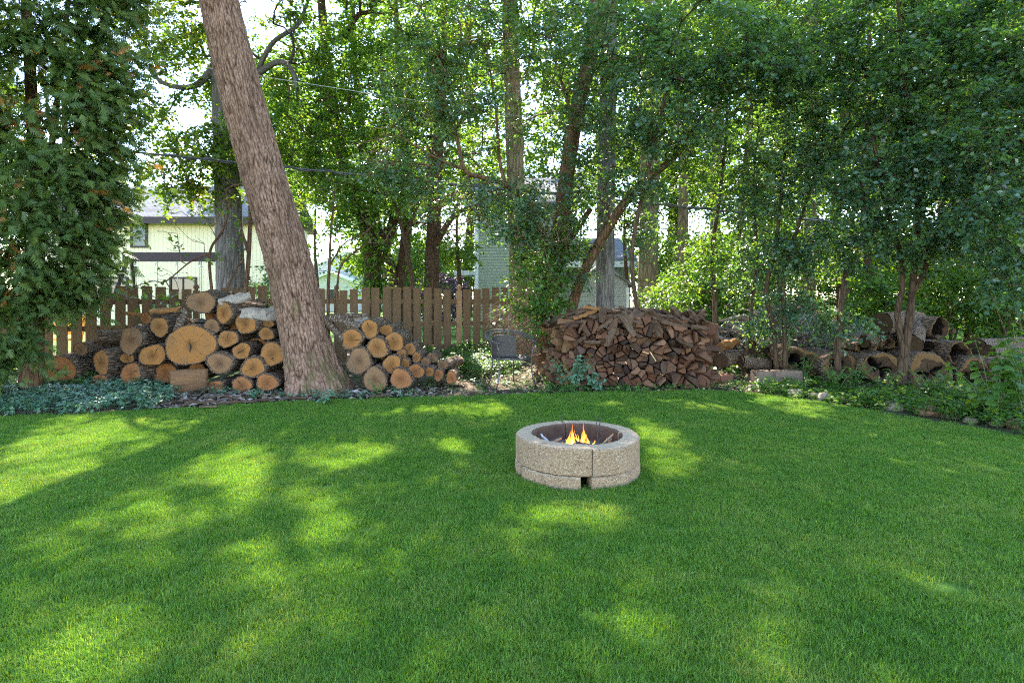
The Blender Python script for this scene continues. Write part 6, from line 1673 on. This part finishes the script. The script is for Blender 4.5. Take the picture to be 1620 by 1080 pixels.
def fire_pit():
    root = empty('fire_pit', PC, 'round fire pit of two courses of pebbled concrete blocks on the lawn', 'fire pit')
    def arc_block(a0, a1, z0, z1, ro, ri, name='block', seed=0, bev=0.008):
        n = max(6, int((a1-a0)/0.055)); r = np.random.default_rng(seed)
        A = np.linspace(a0, a1, n+1)
        # profile going round: outer bottom -> outer top -> inner top -> inner bottom
        prof = [(ro, z0+bev), (ro, z1-bev*1.6), (ro-bev*1.2, z1-bev*0.3), (ro-bev*2.5, z1), (ri+bev*2, z1), (ri, z1-bev*1.5), (ri, z0), (ro-bev, z0)]
        k = len(prof); V = [(rr*math.cos(t), rr*math.sin(t), z) for t in A for rr, z in prof]
        V = [(x + r.normal(0, .0016), y + r.normal(0, .0016), z + r.normal(0, .0014)) for x, y, z in V]
        F = []; MI = []
        for i in range(n):
            for j in range(k):
                F.append((i*k+j, (i+1)*k+j, (i+1)*k+(j+1) % k, i*k+(j+1) % k)); MI.append(1 if j in (2, 3) else (2 if j in (4, 5) else 0))
        F += [tuple(reversed(range(k))), tuple(n*k+j for j in range(k))]; MI += [1, 1]
        m = bpy.data.meshes.new(name); m.from_pydata(V, [], F)
        for q in ('aggregate', 'smooth_concrete', 'sooty'): m.materials.append(M[q])
        m.polygons.foreach_set('material_index', MI); m.update()
        return link(name, m, root)
    def ang(px, py, z):
        # direction of a joint from the pit's centre, read off the rim
        Y = (CAMZ - z)*FOC/(py-HY); x = (px-CX)/FOC*Y
        return math.atan2(Y-PC.y, x-PC.x)
    j0 = ang(939, 713, 0.28); j1 = ang(891, 667, 0.28); js = [j0, j0 + 1.65, j0 + 3.30, j0 + 4.84]
    js = [j0, j0+math.pi*0.5, j1 if j1 > j0 else j1+2*math.pi, j0+math.pi*1.5]
    js = sorted(js); gap = 0.009
    for i in range(4):
        a0 = js[i]; a1 = js[(i+1) % 4] + (2*math.pi if i == 3 else 0)
        arc_block(a0+gap, a1-gap, 0.094, 0.281 + (0.006 if i % 2 else 0), RO + (0.006, -0.003, 0.004, -0.002)[i], RI + (0.004, -0.004, 0.006, 0)[i], seed=i)
    # lower course: the joints stand open as air gaps
    js2 = [ang(928, 770, 0.03), ang(824, 745, 0.05)]
    a = js2[0]; w = 0.085
    cuts = [a, a + 1.45, a + 2.9, js2[1] if js2[1] > a else js2[1] + 2*math.pi]
    cuts = sorted(cuts)
    for i in range(4):
        a0 = cuts[i] + w*(1 if abs(cuts[i]-a) < .01 else .7); a1 = (cuts[(i+1) % 4] + (2*math.pi if i == 3 else 0)) - w*(1 if i == 3 else .7)
        arc_block(a0, a1, -0.08, 0.090, RO + 0.008 + 0.004*(i % 2), RI-0.01, seed=10+i)
    # ash bed
    b = MB(); r = np.random.default_rng(5); n = 30; rings = [0.0, .1, .2, .29, .315]; V = [(0, 0, .195)]
    for q in rings[1:]:
        for k in range(n):
            t = 2*math.pi*k/n; V.append((q*math.cos(t), q*math.sin(t), .19 - .03*q/.3 + r.normal(0, .008)))
    F = [(0, 1+k, 1+(k+1) % n) for k in range(n)] + [(1+i*n+k, 1+(i+1)*n+k, 1+(i+1)*n+(k+1) % n, 1+i*n+(k+1) % n) for i in range(3) for k in range(n)]
    b.add(V, F); b.build('ash_bed', M['ash'], root)
M['ash'] = plain('ash', (0.12, 0.10, 0.09), 0.95, nscale=40, var=0.6, bump=0.8)
M['char'] = plain('charred_wood', (0.05, 0.038, 0.034), 0.85, nscale=40, var=0.6, bump=0.5)
M['ashwood'] = plain('ash_grey_wood', (0.42, 0.38, 0.36), 0.9, nscale=30, var=0.4, bump=0.3)
M['stickwood'] = plain('dry_stick', (0.27, 0.17, 0.10), 0.85, nscale=30, var=0.4, bump=0.3)
fire_pit()
def stick(a, b_, r_, label, mat, name='stick', seed=0, grp='sticks in the fire pit'):
    rr = np.random.default_rng(seed); a, b_ = Vector(a), Vector(b_); d = b_-a
    n = 6; pts = [a + d*(i/(n-1)) + (Vector(rr.normal(0, .03, 3))*d.length if 0 < i < n-1 else Vector()) for i in range(n)]
    o = MB().tube(pts, [r_*(1-.4*i/(n-1)) for i in range(n)], 6).build(name, M[mat], None, True); tag(o, label, 'stick', grp)
P0 = PC
ST = [((-.20,-.12,.17),(-.27,-.02,.24),.014,'pale ash-grey stick leaning on the left inner wall','ashwood'),
      ((-.24,-.16,.18),(-.12,-.02,.21),.013,'brown stick lying at the left of the fire','stickwood'),
      ((-.28,-.10,.19),(-.20,-.20,.20),.016,'white burnt stick end at the left rim','ashwood'),
      ((-.10,-.16,.16),(.08,.02,.20),.018,'charred log under the left flame','char'),
      ((.10,-.14,.16),(-.06,.06,.20),.017,'charred log crossing under the right flame','char'),
      ((.02,-.18,.16),(.20,-.05,.19),.014,'charred stick lying right of the flames','char'),
      ((.12,-.15,.16),(.18,.02,.36),.004,'thin dark twig standing upright at the right of the fire','char'),
      ((.16,-.12,.16),(.15,.06,.38),.004,'thin upright twig beside the first dark twig','char'),
      ((.20,-.05,.17),(.17,.10,.35),.0035,'thin twig fork behind the upright twigs','char'),
      ((.08,-.14,.17),(.26,.05,.26),.004,'slanting thin twig at the right','char'),
      ((.14,-.16,.17),(.27,-.02,.24),.012,'reddish glowing stick near the right inner wall','stickwood'),
      ((-.08,.10,.16),(-.10,.20,.35),.004,'thin twig leaning on the back wall','char'),
      ((.22,-.12,.17),(.26,.03,.20),.015,'brown stick at the right inner wall','stickwood'),
      ((-.24,.04,.16),(-.10,.12,.19),.014,'charred stick at the back left','char'),
      ((-.30,-.30,.288),(-.22,-.34,.289),.004,'tiny brown twig lying on the front left rim','stickwood')]
for i, (a, b_, r_, lab, mt) in enumerate(ST):
    up_ = Vector((0, 0, 0.0 if a[2] > .28 else .04)); stick(P0 + Vector(a) + up_, P0 + Vector(b_) + up_, r_, lab + (', in the fire pit' if 'fire' not in lab else ''), mt, seed=i)

def flame_mat(name, c0, c1, s, alpha, z0, z1):
    t = NT(name)
    sep = t.n('ShaderNodeSeparateXYZ'); t.l(t.n('ShaderNodeTexCoord').outputs['Object'], sep.inputs[0])
    f = t.math('DIVIDE', t.math('SUBTRACT', sep.outputs[2], z0), z1-z0)
    c = t.ramp(f, [(0.0, c0), (0.55, [(a+b)/2 for a, b in zip(c0, c1)]), (1.0, c1)])
    e = t.n('ShaderNodeEmission', Strength=s); t.l(c, e.inputs[0])
    tr = t.n('ShaderNodeBsdfTransparent'); mx = t.t.nodes.new('ShaderNodeMixShader')
    al = t.ramp(t.math('ADD', f, t.math('MULTIPLY', t.math('SUBTRACT', t.noise(t.coords((30, 30, 14)), 1.0, 3.0), 0.5), 0.9)), [(0.1, (alpha,)*3), (0.55, (alpha*0.8,)*3), (0.98, (0.0,)*3)])
    t.l(al, mx.inputs[0]); t.l(tr.outputs[0], mx.inputs[1]); t.l(e.outputs[0], mx.inputs[2]); t.l(mx.outputs[0], t.out.inputs['Surface'])
    return t.m
M['flame_outer'] = flame_mat('flame_outer', (1.0, 0.36, 0.05), (1.0, 0.16, 0.02), 0.9, 0.40, 0.0, 0.19)
M['flame_core'] = flame_mat('flame_core', (1.0, 0.62, 0.18), (1.0, 0.42, 0.06), 1.6, 0.75, 0.0, 0.15)
def fire():
    root = empty('campfire', P0 + Vector((0, 0, 0.185)), 'small orange and yellow flames burning in the fire pit', 'fire')
    def tongue(x, y, h, w, mat, seed, name='flame'):
        r = np.random.default_rng(seed); n, k = 16, 10; ph = r.uniform(0, 6, 3); V = []
        for i in range(n):
            t = i/(n-1); rad = w*(0.35 + 1.0*math.sin(math.pi*min(1, t*1.25+.12))**1.2)*(1-t)**0.75 + .0004
            cx = x + .35*w*math.sin(t*5+ph[0])*t*2; cy = y + .35*w*math.cos(t*4+ph[1])*t*2
            for j in range(k):
                a = 2*math.pi*j/k + t*1.4; q = rad*(1 + .34*math.sin(2*a+ph[2]+t*5) + .25*math.sin(3*a+t*11+ph[0]) + .12*math.sin(5*a-t*17))
                V.append((cx+q*math.cos(a), cy+q*math.sin(a), t*h*0.85))
        F = [(i*k+j, i*k+(j+1) % k, (i+1)*k+(j+1) % k, (i+1)*k+j) for i in range(n-1) for j in range(k)]
        MB().add(V, F).build(name, M[mat], root, True)
    for x, y, h, w, s in ((-.02,-.10,.06,.016,13),(.06,-.10,.055,.015,14),(.13,-.09,.045,.012,15),(-.07,-.09,.05,.012,16),(.0,.08,.09,.012,17),(-.035,-.03,.155,.019,1),(.042,-.04,.145,.017,2),(.078,-.02,.11,.012,3),(-.08,-.03,.07,.013,4),(.01,.02,.10,.012,5),(-.055,.03,.12,.016,6),(.12,-.06,.075,.013,7),(.215,-.03,.06,.014,8),(.245,.0,.05,.012,9),(-.11,-.05,.05,.012,10),(.06,.03,.20,.012,11),(-.03,.0,.22,.012,12)):
        tongue(x, y, h, w, 'flame_outer', s)
        if s <= 5: tongue(x, y, h*.6, w*.5, 'flame_core', s, 'flame_core')
fire()

# ------------------------------------------------------------------ wrought iron chair
M['iron'] = plain('painted_iron', (0.06, 0.054, 0.055), 0.35, 0.7, 0.2, nscale=30, var=0.4)
def mesh_mat():
    t = NT('iron_mesh')
    v = t.coords(); b = t.n('ShaderNodeTexChecker', Vector=v, Scale=160.0)
    nz = t.noise(v, 12.0, 4.0, 0.6)
    c = t.mix(nz, (0.035, 0.028, 0.024), (0.085, 0.068, 0.058))
    return t.finish(c, 0.55, t.bump(b.outputs[1], 0.4, 0.003), 0.4, 0.1)
M['iron_mesh'] = mesh_mat()
def chair():
    c = Vector((-0.02, 8.38, 0)); root = empty('metal_chair', c, 'dark wrought iron barrel chair with mesh seat standing left of the firewood', 'chair', rz=math.radians(28))
    R, zs = 0.295, 0.43                                      # local front is -Y
    def ringpt(a, rr, z): return (rr*math.cos(a), rr*math.sin(a), z)
    seat = MB(); n = 40
    seat.tube([ringpt(2*math.pi*k/n, R, zs) for k in range(n+1)], 0.012, 6, False); seat.build('seat_frame', M['iron'], root, True)
    s = MB(); V = [(0, 0, zs-0.022)]; F = []
    for q, dz in ((0.4, -.020), (0.75, -.012), (0.985, 0.0)):
        for k in range(n): V.append(ringpt(2*math.pi*k/n, R*q, zs+dz))
    F = [(0, 1+k, 1+(k+1) % n) for k in range(n)] + [(1+i*n+k, 1+(i+1)*n+k, 1+(i+1)*n+(k+1) % n, 1+i*n+(k+1) % n) for i in range(2) for k in range(n)]
    V2 = [(x, y, z-0.004) for x, y, z in V]
    s.add(V, F); s.add(V2, [tuple(reversed(f)) for f in F]); s.build('seat', M['iron_mesh'], root)
    # sweeping top rail, from arm to arm over the back; two bars with a lattice between
    A = np.linspace(math.radians(-38), math.radians(218), 44)
    def rail_z(a):
        u = (math.cos(a - math.pi/2)+1)/2; return 0.62 + 0.20*u**1.1
    def rail_r(a): return 0.37 + 0.035*math.sin(max(0, a))*0.6
    for dr, dz in ((0.0, 0.0), (-0.085, -0.03)):
        MB().tube([ringpt(a, rail_r(a)+dr*(0.35+0.65*max(0, math.sin(a))), rail_z(a)+dz) for a in A], 0.0115 if dr == 0 else 0.008, 7).build('top_rail', M['iron'], root, True)
    lat = MB()
    for k in range(1, 43):
        a, a2 = A[k], A[min(43, k+1)]
        f = 0.35+0.65*max(0, math.sin(a))
        lat.tube([ringpt(a, rail_r(a), rail_z(a)), ringpt(a2, rail_r(a2)-0.085*f, rail_z(a2)-0.03)], 0.004, 4)
    lat.build('rail_lattice', M['iron'], root)
    # mesh back panel
    b = MB(); B = np.linspace(math.radians(46), math.radians(134), 14); rows = 7; V = []
    for i in range(rows):
        t = i/(rows-1)
        for a in B:
            z0 = zs+0.01; z1 = rail_z(a) - 0.075; V.append(ringpt(a, R*0.99 + t*(rail_r(a)-R-0.085), z0 + (z1-z0)*t))
    m = len(B); F = [(i*m+k, i*m+k+1, (i+1)*m+k+1, (i+1)*m+k) for i in range(rows-1) for k in range(m-1)]
    b.add(V, F); b.add([(x*0.988, y*0.988, z) for x, y, z in V], [f[::-1] for f in F]); b.build('backrest', M['iron_mesh'], root, True)
    MB().tube([V[(rows-1)*m+k] for k in range(m)], 0.006, 5).build('back_edge', M['iron'], root, True)
    # legs run up past the seat to carry the rail
    for deg in (-30, 55, 125, 210):
        a = math.radians(deg)
        foot = ringpt(a, R+0.085, 0.006); knee = ringpt(a, R+0.012, 0.30); st = ringpt(a, R+0.014, zs); top = ringpt(a, rail_r(a)-0.002, rail_z(a)-0.008)
        lg = MB(); lg.tube([foot, ringpt(a, R+0.035, 0.12), knee, st, ringpt(a, R+0.03, (zs+top[2])/2), top], 0.0105, 7).build('leg', M['iron'], root, True)
    for d0, d1 in ((-30, 125), (55, 210)):
        p, q = ringpt(math.radians(d0), R+.01, .30), ringpt(math.radians(d1), R+.01, .30)
        MB().tube([p, (0, 0, .345), q], 0.006, 5).build('brace', M['iron'], root, True)
chair()

# ------------------------------------------------------------------ ground cover, plants, litter
def poly_points(poly, n, r):
    P = np.array(poly); lo, hi = P.min(0), P.max(0); out = np.zeros((0, 2))
    while len(out) < n:
        q = r.uniform(lo, hi, (n*2, 2)); out = np.vstack([out, q[inpoly(q[:,0], q[:,1], poly)]])
    return out[:n]
def wpoly(px): return [(gr(x, y).x, gr(x, y).y) for x, y in px]
def cover(name, label, cat, poly, plants, seed, leaf, size, h, leaves=6, tmpl=(T5V, T5F), tilt=0.35, mound=None, kind='stuff', prune=False):
    r = np.random.default_rng(seed); q = poly_points(poly, plants, r)
    H = r.uniform(h[0], h[1], plants)*(0.6 + 0.8*np.clip(0.5+0.7*vn(np.stack([q[:,0]*2.2, q[:,1]*2.2, np.zeros(plants)], 1), seed), 0, 1))
    if mound is not None: H = H + mound(q)
    n = plants*leaves
    c = np.repeat(np.stack([q[:,0], q[:,1], H], 1), leaves, 0)
    a = np.tile(np.arange(leaves)*2.399, plants) + np.repeat(r.uniform(0, 6.28, plants), leaves)
    ax = np.stack([np.cos(a), np.sin(a), r.normal(-0.05, tilt, n)], 1)
    no = r.normal(0, 0.3, (n, 3)); no[:,2] += 1.0
    lay = np.tile(np.arange(leaves), plants)/leaves
    c[:,2] *= 1 - 0.45*lay*r.uniform(0.3, 1, n)
    c += ax*size*0.15
    sz = size*r.uniform(0.6, 1.2, n)*(0.7 + 0.4*lay)
    rnd = np.clip(np.repeat(r.uniform(0, 1, plants), leaves)*0.55 + r.uniform(0, .45, n), 0, 1)
    V, F, rv = place_leaves(c, ax, no, sz, tmpl[0], tmpl[1], rnd)
    V[:,2] = np.maximum(V[:,2], 0.002)
    b0 = np.stack([q[:,0], q[:,1], np.zeros(plants)], 1); b1 = np.stack([q[:,0], q[:,1], H], 1)
    SV, SF = stick_mesh_arrays(b0, b1, np.full(plants, .0022), np.full(plants, .0015))
    VV = np.vstack([V, SV]); FF = np.vstack([F, SF + len(V)])
    o = link(name, npmesh(name, VV, FF, [M[leaf]], {'rnd': np.concatenate([rv, np.full(len(SV), 0.3)])}))
    return tag(o, label, cat, kind=kind)
cover('ground_cover', 'bluish silver-veined ground cover below the left log pile', 'ground cover', wpoly([(-260,615),(-60,600),(60,604),(150,606),(215,612),(275,622),(290,634),(255,645),(240,652),(120,657),(0,662),(-240,668)]), 2500, 201, 'leaf_cover', 0.058, (0.06, 0.17), 7)
cover('ground_cover', 'sparse ground cover leaves among the bark chips before the left logs', 'ground cover', wpoly([(215,624),(330,628),(450,634),(560,634),(650,630),(650,618),(560,628),(450,624),(300,620)]), 130, 202, 'leaf_cover', 0.055, (0.04, 0.10), 6)
cover('ground_cover', 'yellow-green ground cover in the sun along the middle of the fence', 'ground cover', [(-2.3,10.6),(-1.3,9.7),(-0.75,9.2),(-0.6,8.9),(-0.35,9.4),(0.1,9.9),(0.2,10.6),(-0.4,12.0),(-2.6,11.2)], 1500, 203, 'leaf_herb', 0.065, (0.08, 0.30), 6, mound=lambda q: 0.12*np.clip(vn(np.stack([q[:,0]*1.6, q[:,1]*1.6, q[:,0]*0], 1), 5), 0, 1))
cover('ground_cover', 'low leafy weeds around the chair and right end of the logs', 'ground cover', wpoly([(640,608),(700,596),(760,590),(860,586),(872,622),(760,629),(650,630)]), 190, 204, 'leaf_herb', 0.05, (0.02, 0.10), 6)
cover('ground_cover', 'green weeds along the foot of the firewood pile', 'ground cover', wpoly([(860,608),(960,616),(1120,612),(1200,606),(1210,622),(1130,618),(1000,620),(860,624)]), 170, 205, 'leaf_herb', 0.06, (0.03, 0.10), 6)
cover('ground_cover', 'dark green ivy and weeds covering the right bed', 'ground cover', wpoly([(1205,612),(1290,612),(1400,618),(1500,622),(1620,628),(1760,640),(1760,724),(1620,690),(1500,668),(1400,654),(1300,636),(1205,624)]), 1500, 206, 'leaf_mid', 0.07, (0.04, 0.15), 6)
cover('ground_cover', 'low leaves growing under the cedar along the left fence', 'ground cover', [(-8.2,8.2),(-6.3,7.7),(-5.9,8.3),(-6.4,9.6),(-8.3,9.4)], 500, 207, 'leaf_herb', 0.07, (0.06, 0.22), 6)
cover('ground_cover', 'undergrowth carpet beneath the woods on the right', 'ground cover', [(3.2,9.6),(8.5,8.6),(14,11),(14,17),(4,15)], 1500, 208, 'leaf_mid', 0.12, (0.05, 0.35), 6, tmpl=(T5V, T5F))

def plant(name, label, px, py, stems, h, spread, leaf, size, seed, per=7, droop=0.3, grp=None):
    g_ = gr(px, py); r = np.random.default_rng(seed); root = empty(name, g_, label, 'plant', grp); b = MB(); P = []; AX = []; NO = []; SZ = []; RN = []
    for i in range(stems):
        a = r.uniform(0, 6.28); s = spread*r.uniform(.3, 1); hh = h*r.uniform(.65, 1.1)
        base = Vector((r.normal(0, .03), r.normal(0, .03), 0)); tip = base + Vector((math.cos(a)*s, math.sin(a)*s*0.7, hh)); mid = base.lerp(tip, .5) + Vector((0, 0, hh*.15))
        pts = [base, mid, tip]; b.tube(pts, [.005, .004, .002], 4); cn = r.uniform(0, .6)
        for k in range(per):
            t = .3 + .7*k/(per-1); p = base*(1-t)**2 + mid*2*t*(1-t) + tip*t*t
            for sg in (1, -1):
                aa = a + sg*1.2 + r.normal(0, .3)
                P.append(p); AX.append((math.cos(aa), math.sin(aa), -droop + r.normal(0, .2))); NO.append((r.normal(0,.3), r.normal(0,.3)-.2, 1)); SZ.append(size*r.uniform(.6, 1.15)*(1.1-.4*t)); RN.append(cn + r.uniform(0, .4))
    b.build('stems', M['leaf_stem'], root)
    V, F, rv = place_leaves(np.array(P), np.array(AX), np.array(NO), np.array(SZ), T8V, T8F, np.array(RN))
    o = link('leaves', npmesh('leaves', V, F, [M[leaf]], {'rnd': rv}), root); o['kind'] = 'stuff'
M['leaf_stem'] = plain('leaf_stem', (0.10, 0.15, 0.05), 0.7)
GP = 'leafy plants by the log piles'
plant('nettle_plant', 'leafy green plant growing before the left end of the firewood pile', 905, 617, 16, 0.48, 0.34, 'leaf_cover', 0.085, 1, 6, grp=GP)
plant('nettle_plant', 'low green plant with large leaves leaning right before the firewood', 948, 618, 6, 0.26, 0.3, 'leaf_cover', 0.10, 2, 5, grp=GP)
plant('nettle_plant', 'small bright green weed at the foot of the firewood pile', 1007, 622, 4, 0.13, 0.1, 'leaf_herb', 0.075, 3, 4, grp=GP)
plant('nettle_plant', 'bluish plant growing at the foot of the leaning trunk', 510, 640, 6, 0.17, 0.2, 'leaf_cover', 0.085, 4, 4, grp=GP)
plant('nettle_plant', 'small bluish tuft before the bottom logs left of the trunk', 402, 632, 7, 0.13, 0.12, 'leaf_cover', 0.05, 5, 5, grp=GP)
plant('nettle_plant', 'green plant growing against the bottom logs right of the trunk', 600, 628, 4, 0.22, 0.15, 'leaf_herb', 0.07, 6, 4, grp=GP)
plant('nettle_plant', 'yellow-green weed left of the concrete blocks edge', 1272, 622, 6, 0.20, 0.16, 'leaf_herb', 0.07, 7, 4, grp=GP)
plant('nettle_plant', 'green plant at the foot of the slim sapling', 1322, 618, 8, 0.34, 0.22, 'leaf_herb', 0.09, 8, 5, grp=GP)
plant('nettle_plant', 'leafy plant before the largest hollow log', 1480, 630, 10, 0.38, 0.32, 'leaf_mid', 0.09, 9, 5, grp=GP)
plant('nettle_plant', 'green plant between the concrete blocks and the lawn', 1212, 621, 7, 0.22, 0.2, 'leaf_herb', 0.07, 10, 5, grp=GP)
plant('tall_plant', 'tall leafy plant with big glossy leaves near the right edge', 1578, 668, 10, 0.85, 0.42, 'leaf_mid', 0.15, 11, 7, grp=GP)
plant('tall_plant', 'tall leafy plant cut by the right edge of the view', 1626, 672, 9, 0.95, 0.35, 'leaf_mid', 0.15, 12, 7, grp=GP)
plant('nettle_plant', 'leafy weed before the broken hollow shell', 1535, 640, 8, 0.32, 0.3, 'leaf_mid', 0.09, 13, 5, grp=GP)
plant('nettle_plant', 'low leafy weed left of the large pale stone', 1370, 640, 8, 0.20, 0.3, 'leaf_mid', 0.08, 14, 5, grp=GP)
def hosta(px, py, label, seed, n=22, size=0.26):
    g_ = gr(px, py); r = np.random.default_rng(seed); root = empty('hosta', g_, label, 'plant', 'hostas in the right bed')
    a = r.uniform(0, 6.28, n); e = r.uniform(0.1, 0.9, n)
    ax = np.stack([np.cos(a)*np.cos(e), np.sin(a)*np.cos(e), np.sin(e)], 1); no = np.stack([-np.cos(a)*np.sin(e), -np.sin(a)*np.sin(e), np.cos(e)], 1) + r.normal(0, .15, (n, 3))
    tv = T8V.copy(); tv[:,2] = -0.55*tv[:,1]**2 + 0.18*np.abs(tv[:,0])
    V, F, rv = place_leaves(ax*0.05 + np.array([0,0,.03]), ax, no, size*r.uniform(.7, 1.2, n), tv, T8F, r.uniform(0, .8, n))
    V[:,2] = np.maximum(V[:,2], 0.01)
    for i in range(n):
        link('leaf', npmesh('leaf', V[i*8:(i+1)*8], T8F, [M['leaf_cover'] if False else M['leaf_mid']], {'rnd': rv[i*8:(i+1)*8]}, smooth=True), root)
plant('nettle_plant', 'leafy weed half hiding the hollow log behind the slim sapling', 1352, 614, 9, 0.36, 0.3, 'leaf_mid', 0.085, 15, 5, grp=GP)
plant('nettle_plant', 'leafy weed standing left of the young tree before the round hollow log', 1398, 622, 8, 0.3, 0.28, 'leaf_mid', 0.085, 16, 5, grp=GP)
plant('nettle_plant', 'leafy seedling behind the longer concrete block', 1270, 604, 9, 0.42, 0.3, 'leaf_mid', 0.08, 17, 5, grp=GP)
hosta(1548, 660, 'broad glossy hosta beside the flat tan stone', 1)
hosta(1590, 664, 'broad glossy hosta before the tall plant at the right edge', 2)
hosta(1520, 648, 'smaller glossy hosta right of the reddish stone', 3, 16, 0.2)

# leaf litter, bark chips
# cleft stains and soot on the rim come with the concrete
def flakes(name, label, cat, poly, n, seed, stops, size, lift=0.02, long=1.0):
    r = np.random.default_rng(seed); q = poly_points(poly, n, r)
    c = np.stack([q[:,0], q[:,1], r.uniform(0.002, lift, n)], 1); a = r.uniform(0, 6.28, n)
    ax = np.stack([np.cos(a), np.sin(a), r.normal(0, .25, n)], 1); no = r.normal(0, .35, (n, 3)); no[:,2] += 1
    tv = T4V.copy(); tv[:,0] *= 1.1/long; tv = tv + np.array([0, 0, .03])
    V, F, rv = place_leaves(c, ax, no, size*r.uniform(.4, 1.3, n)*long, tv, T4F, r.uniform(0, 1, n))
    V[:,2] = np.maximum(V[:,2], 0.001)
    t = NT(name); c_ = t.ramp(t.n('ShaderNodeAttribute', _attribute_name='rnd').outputs['Fac'], stops); mt = t.finish(c_, 0.85, None, 0.15)
    o = link(name, npmesh(name, V, F, [mt], {'rnd': rv})); tag(o, label, cat, kind='stuff')
LIT_ST = [(0, (0.07, 0.045, 0.03)), (0.4, (0.19, 0.125, 0.08)), (0.75, (0.30, 0.22, 0.15)), (1.0, (0.42, 0.33, 0.23))]
flakes('leaf_litter', 'dry brown leaf litter around the chair and between the piles', 'leaf litter', wpoly([(620,622),(700,596),(760,578),(880,575),(1180,585),(1220,606),(1200,622),(1000,619),(860,622),(740,627),(640,630)]), 5200, 301, LIT_ST, 0.05)
flakes('leaf_litter', 'dark leaf litter under the hollow logs and saplings', 'leaf litter', wpoly([(1140,585),(1300,585),(1620,600),(1700,640),(1500,650),(1300,630),(1150,618)]), 4200, 302, [(0, (0.05, 0.03, 0.022)), (1, (0.19, 0.12, 0.08))], 0.05)
CH = [(0, (0.10, 0.07, 0.055)), (0.5, (0.22, 0.165, 0.135)), (0.85, (0.33, 0.27, 0.235)), (1, (0.42, 0.36, 0.32))]
flakes('bark_chips', 'scattered bark chips in front of the left logs and trunk', 'bark chips', wpoly([(190,618),(330,616),(440,612),(600,620),(690,612),(690,626),(560,632),(450,635),(380,640),(300,645),(250,648),(200,636)]), 2600, 303, CH, 0.055, 0.035, 2.2)
GB = 'bark strips scattered before the left log pile'
r_ = np.random.default_rng(9)
for i, (px, py, a, l, w) in enumerate(((318,642,0.5,0.40,0.05),(306,640,-0.6,0.26,0.08),(345,632,0.15,0.30,0.08),(372,634,-0.2,0.28,0.07),(400,632,0.4,0.30,0.05),(428,630,-0.35,0.34,0.06),(450,630,0.2,0.30,0.06),(285,640,0.1,0.24,0.09),(262,642,-0.3,0.25,0.07),(330,648,-0.1,0.22,0.05),(470,634,-0.25,0.3,0.05),(360,641,0.3,0.25,0.05),(240,640,0.2,0.22,0.07),(560,628,-0.2,0.3,0.05),(600,630,0.2,0.24,0.05),(640,624,-0.3,0.25,0.05),(385,640,-0.15,0.3,0.04),(415,637,0.1,0.26,0.05))):
    g_ = gr(px, py)
    slab_piece('bark_strip', (g_.x, g_.y, 0.035), (math.cos(a), math.sin(a), 0.04), l, w, 0.012, 'flat grey-brown bark strip on the ground ' + ('right of the leaning trunk' if px > 540 else ('at the foot of the leaning trunk' if px > 435 else ('before the bottom logs left of the trunk' if px > 325 else 'before the crosswise log and ground cover'))), 'bark', GB, M['slab'], 700+i, roll=r_.normal(0, .2), curve=.15)
slab_piece('bark_strip', at(317, 622, 7.5), (0.55, 0.25, 0.5), 0.34, 0.035, 0.02, 'slim grey stick leaning against the split half log', 'bark', GB, M['slab'], 760)
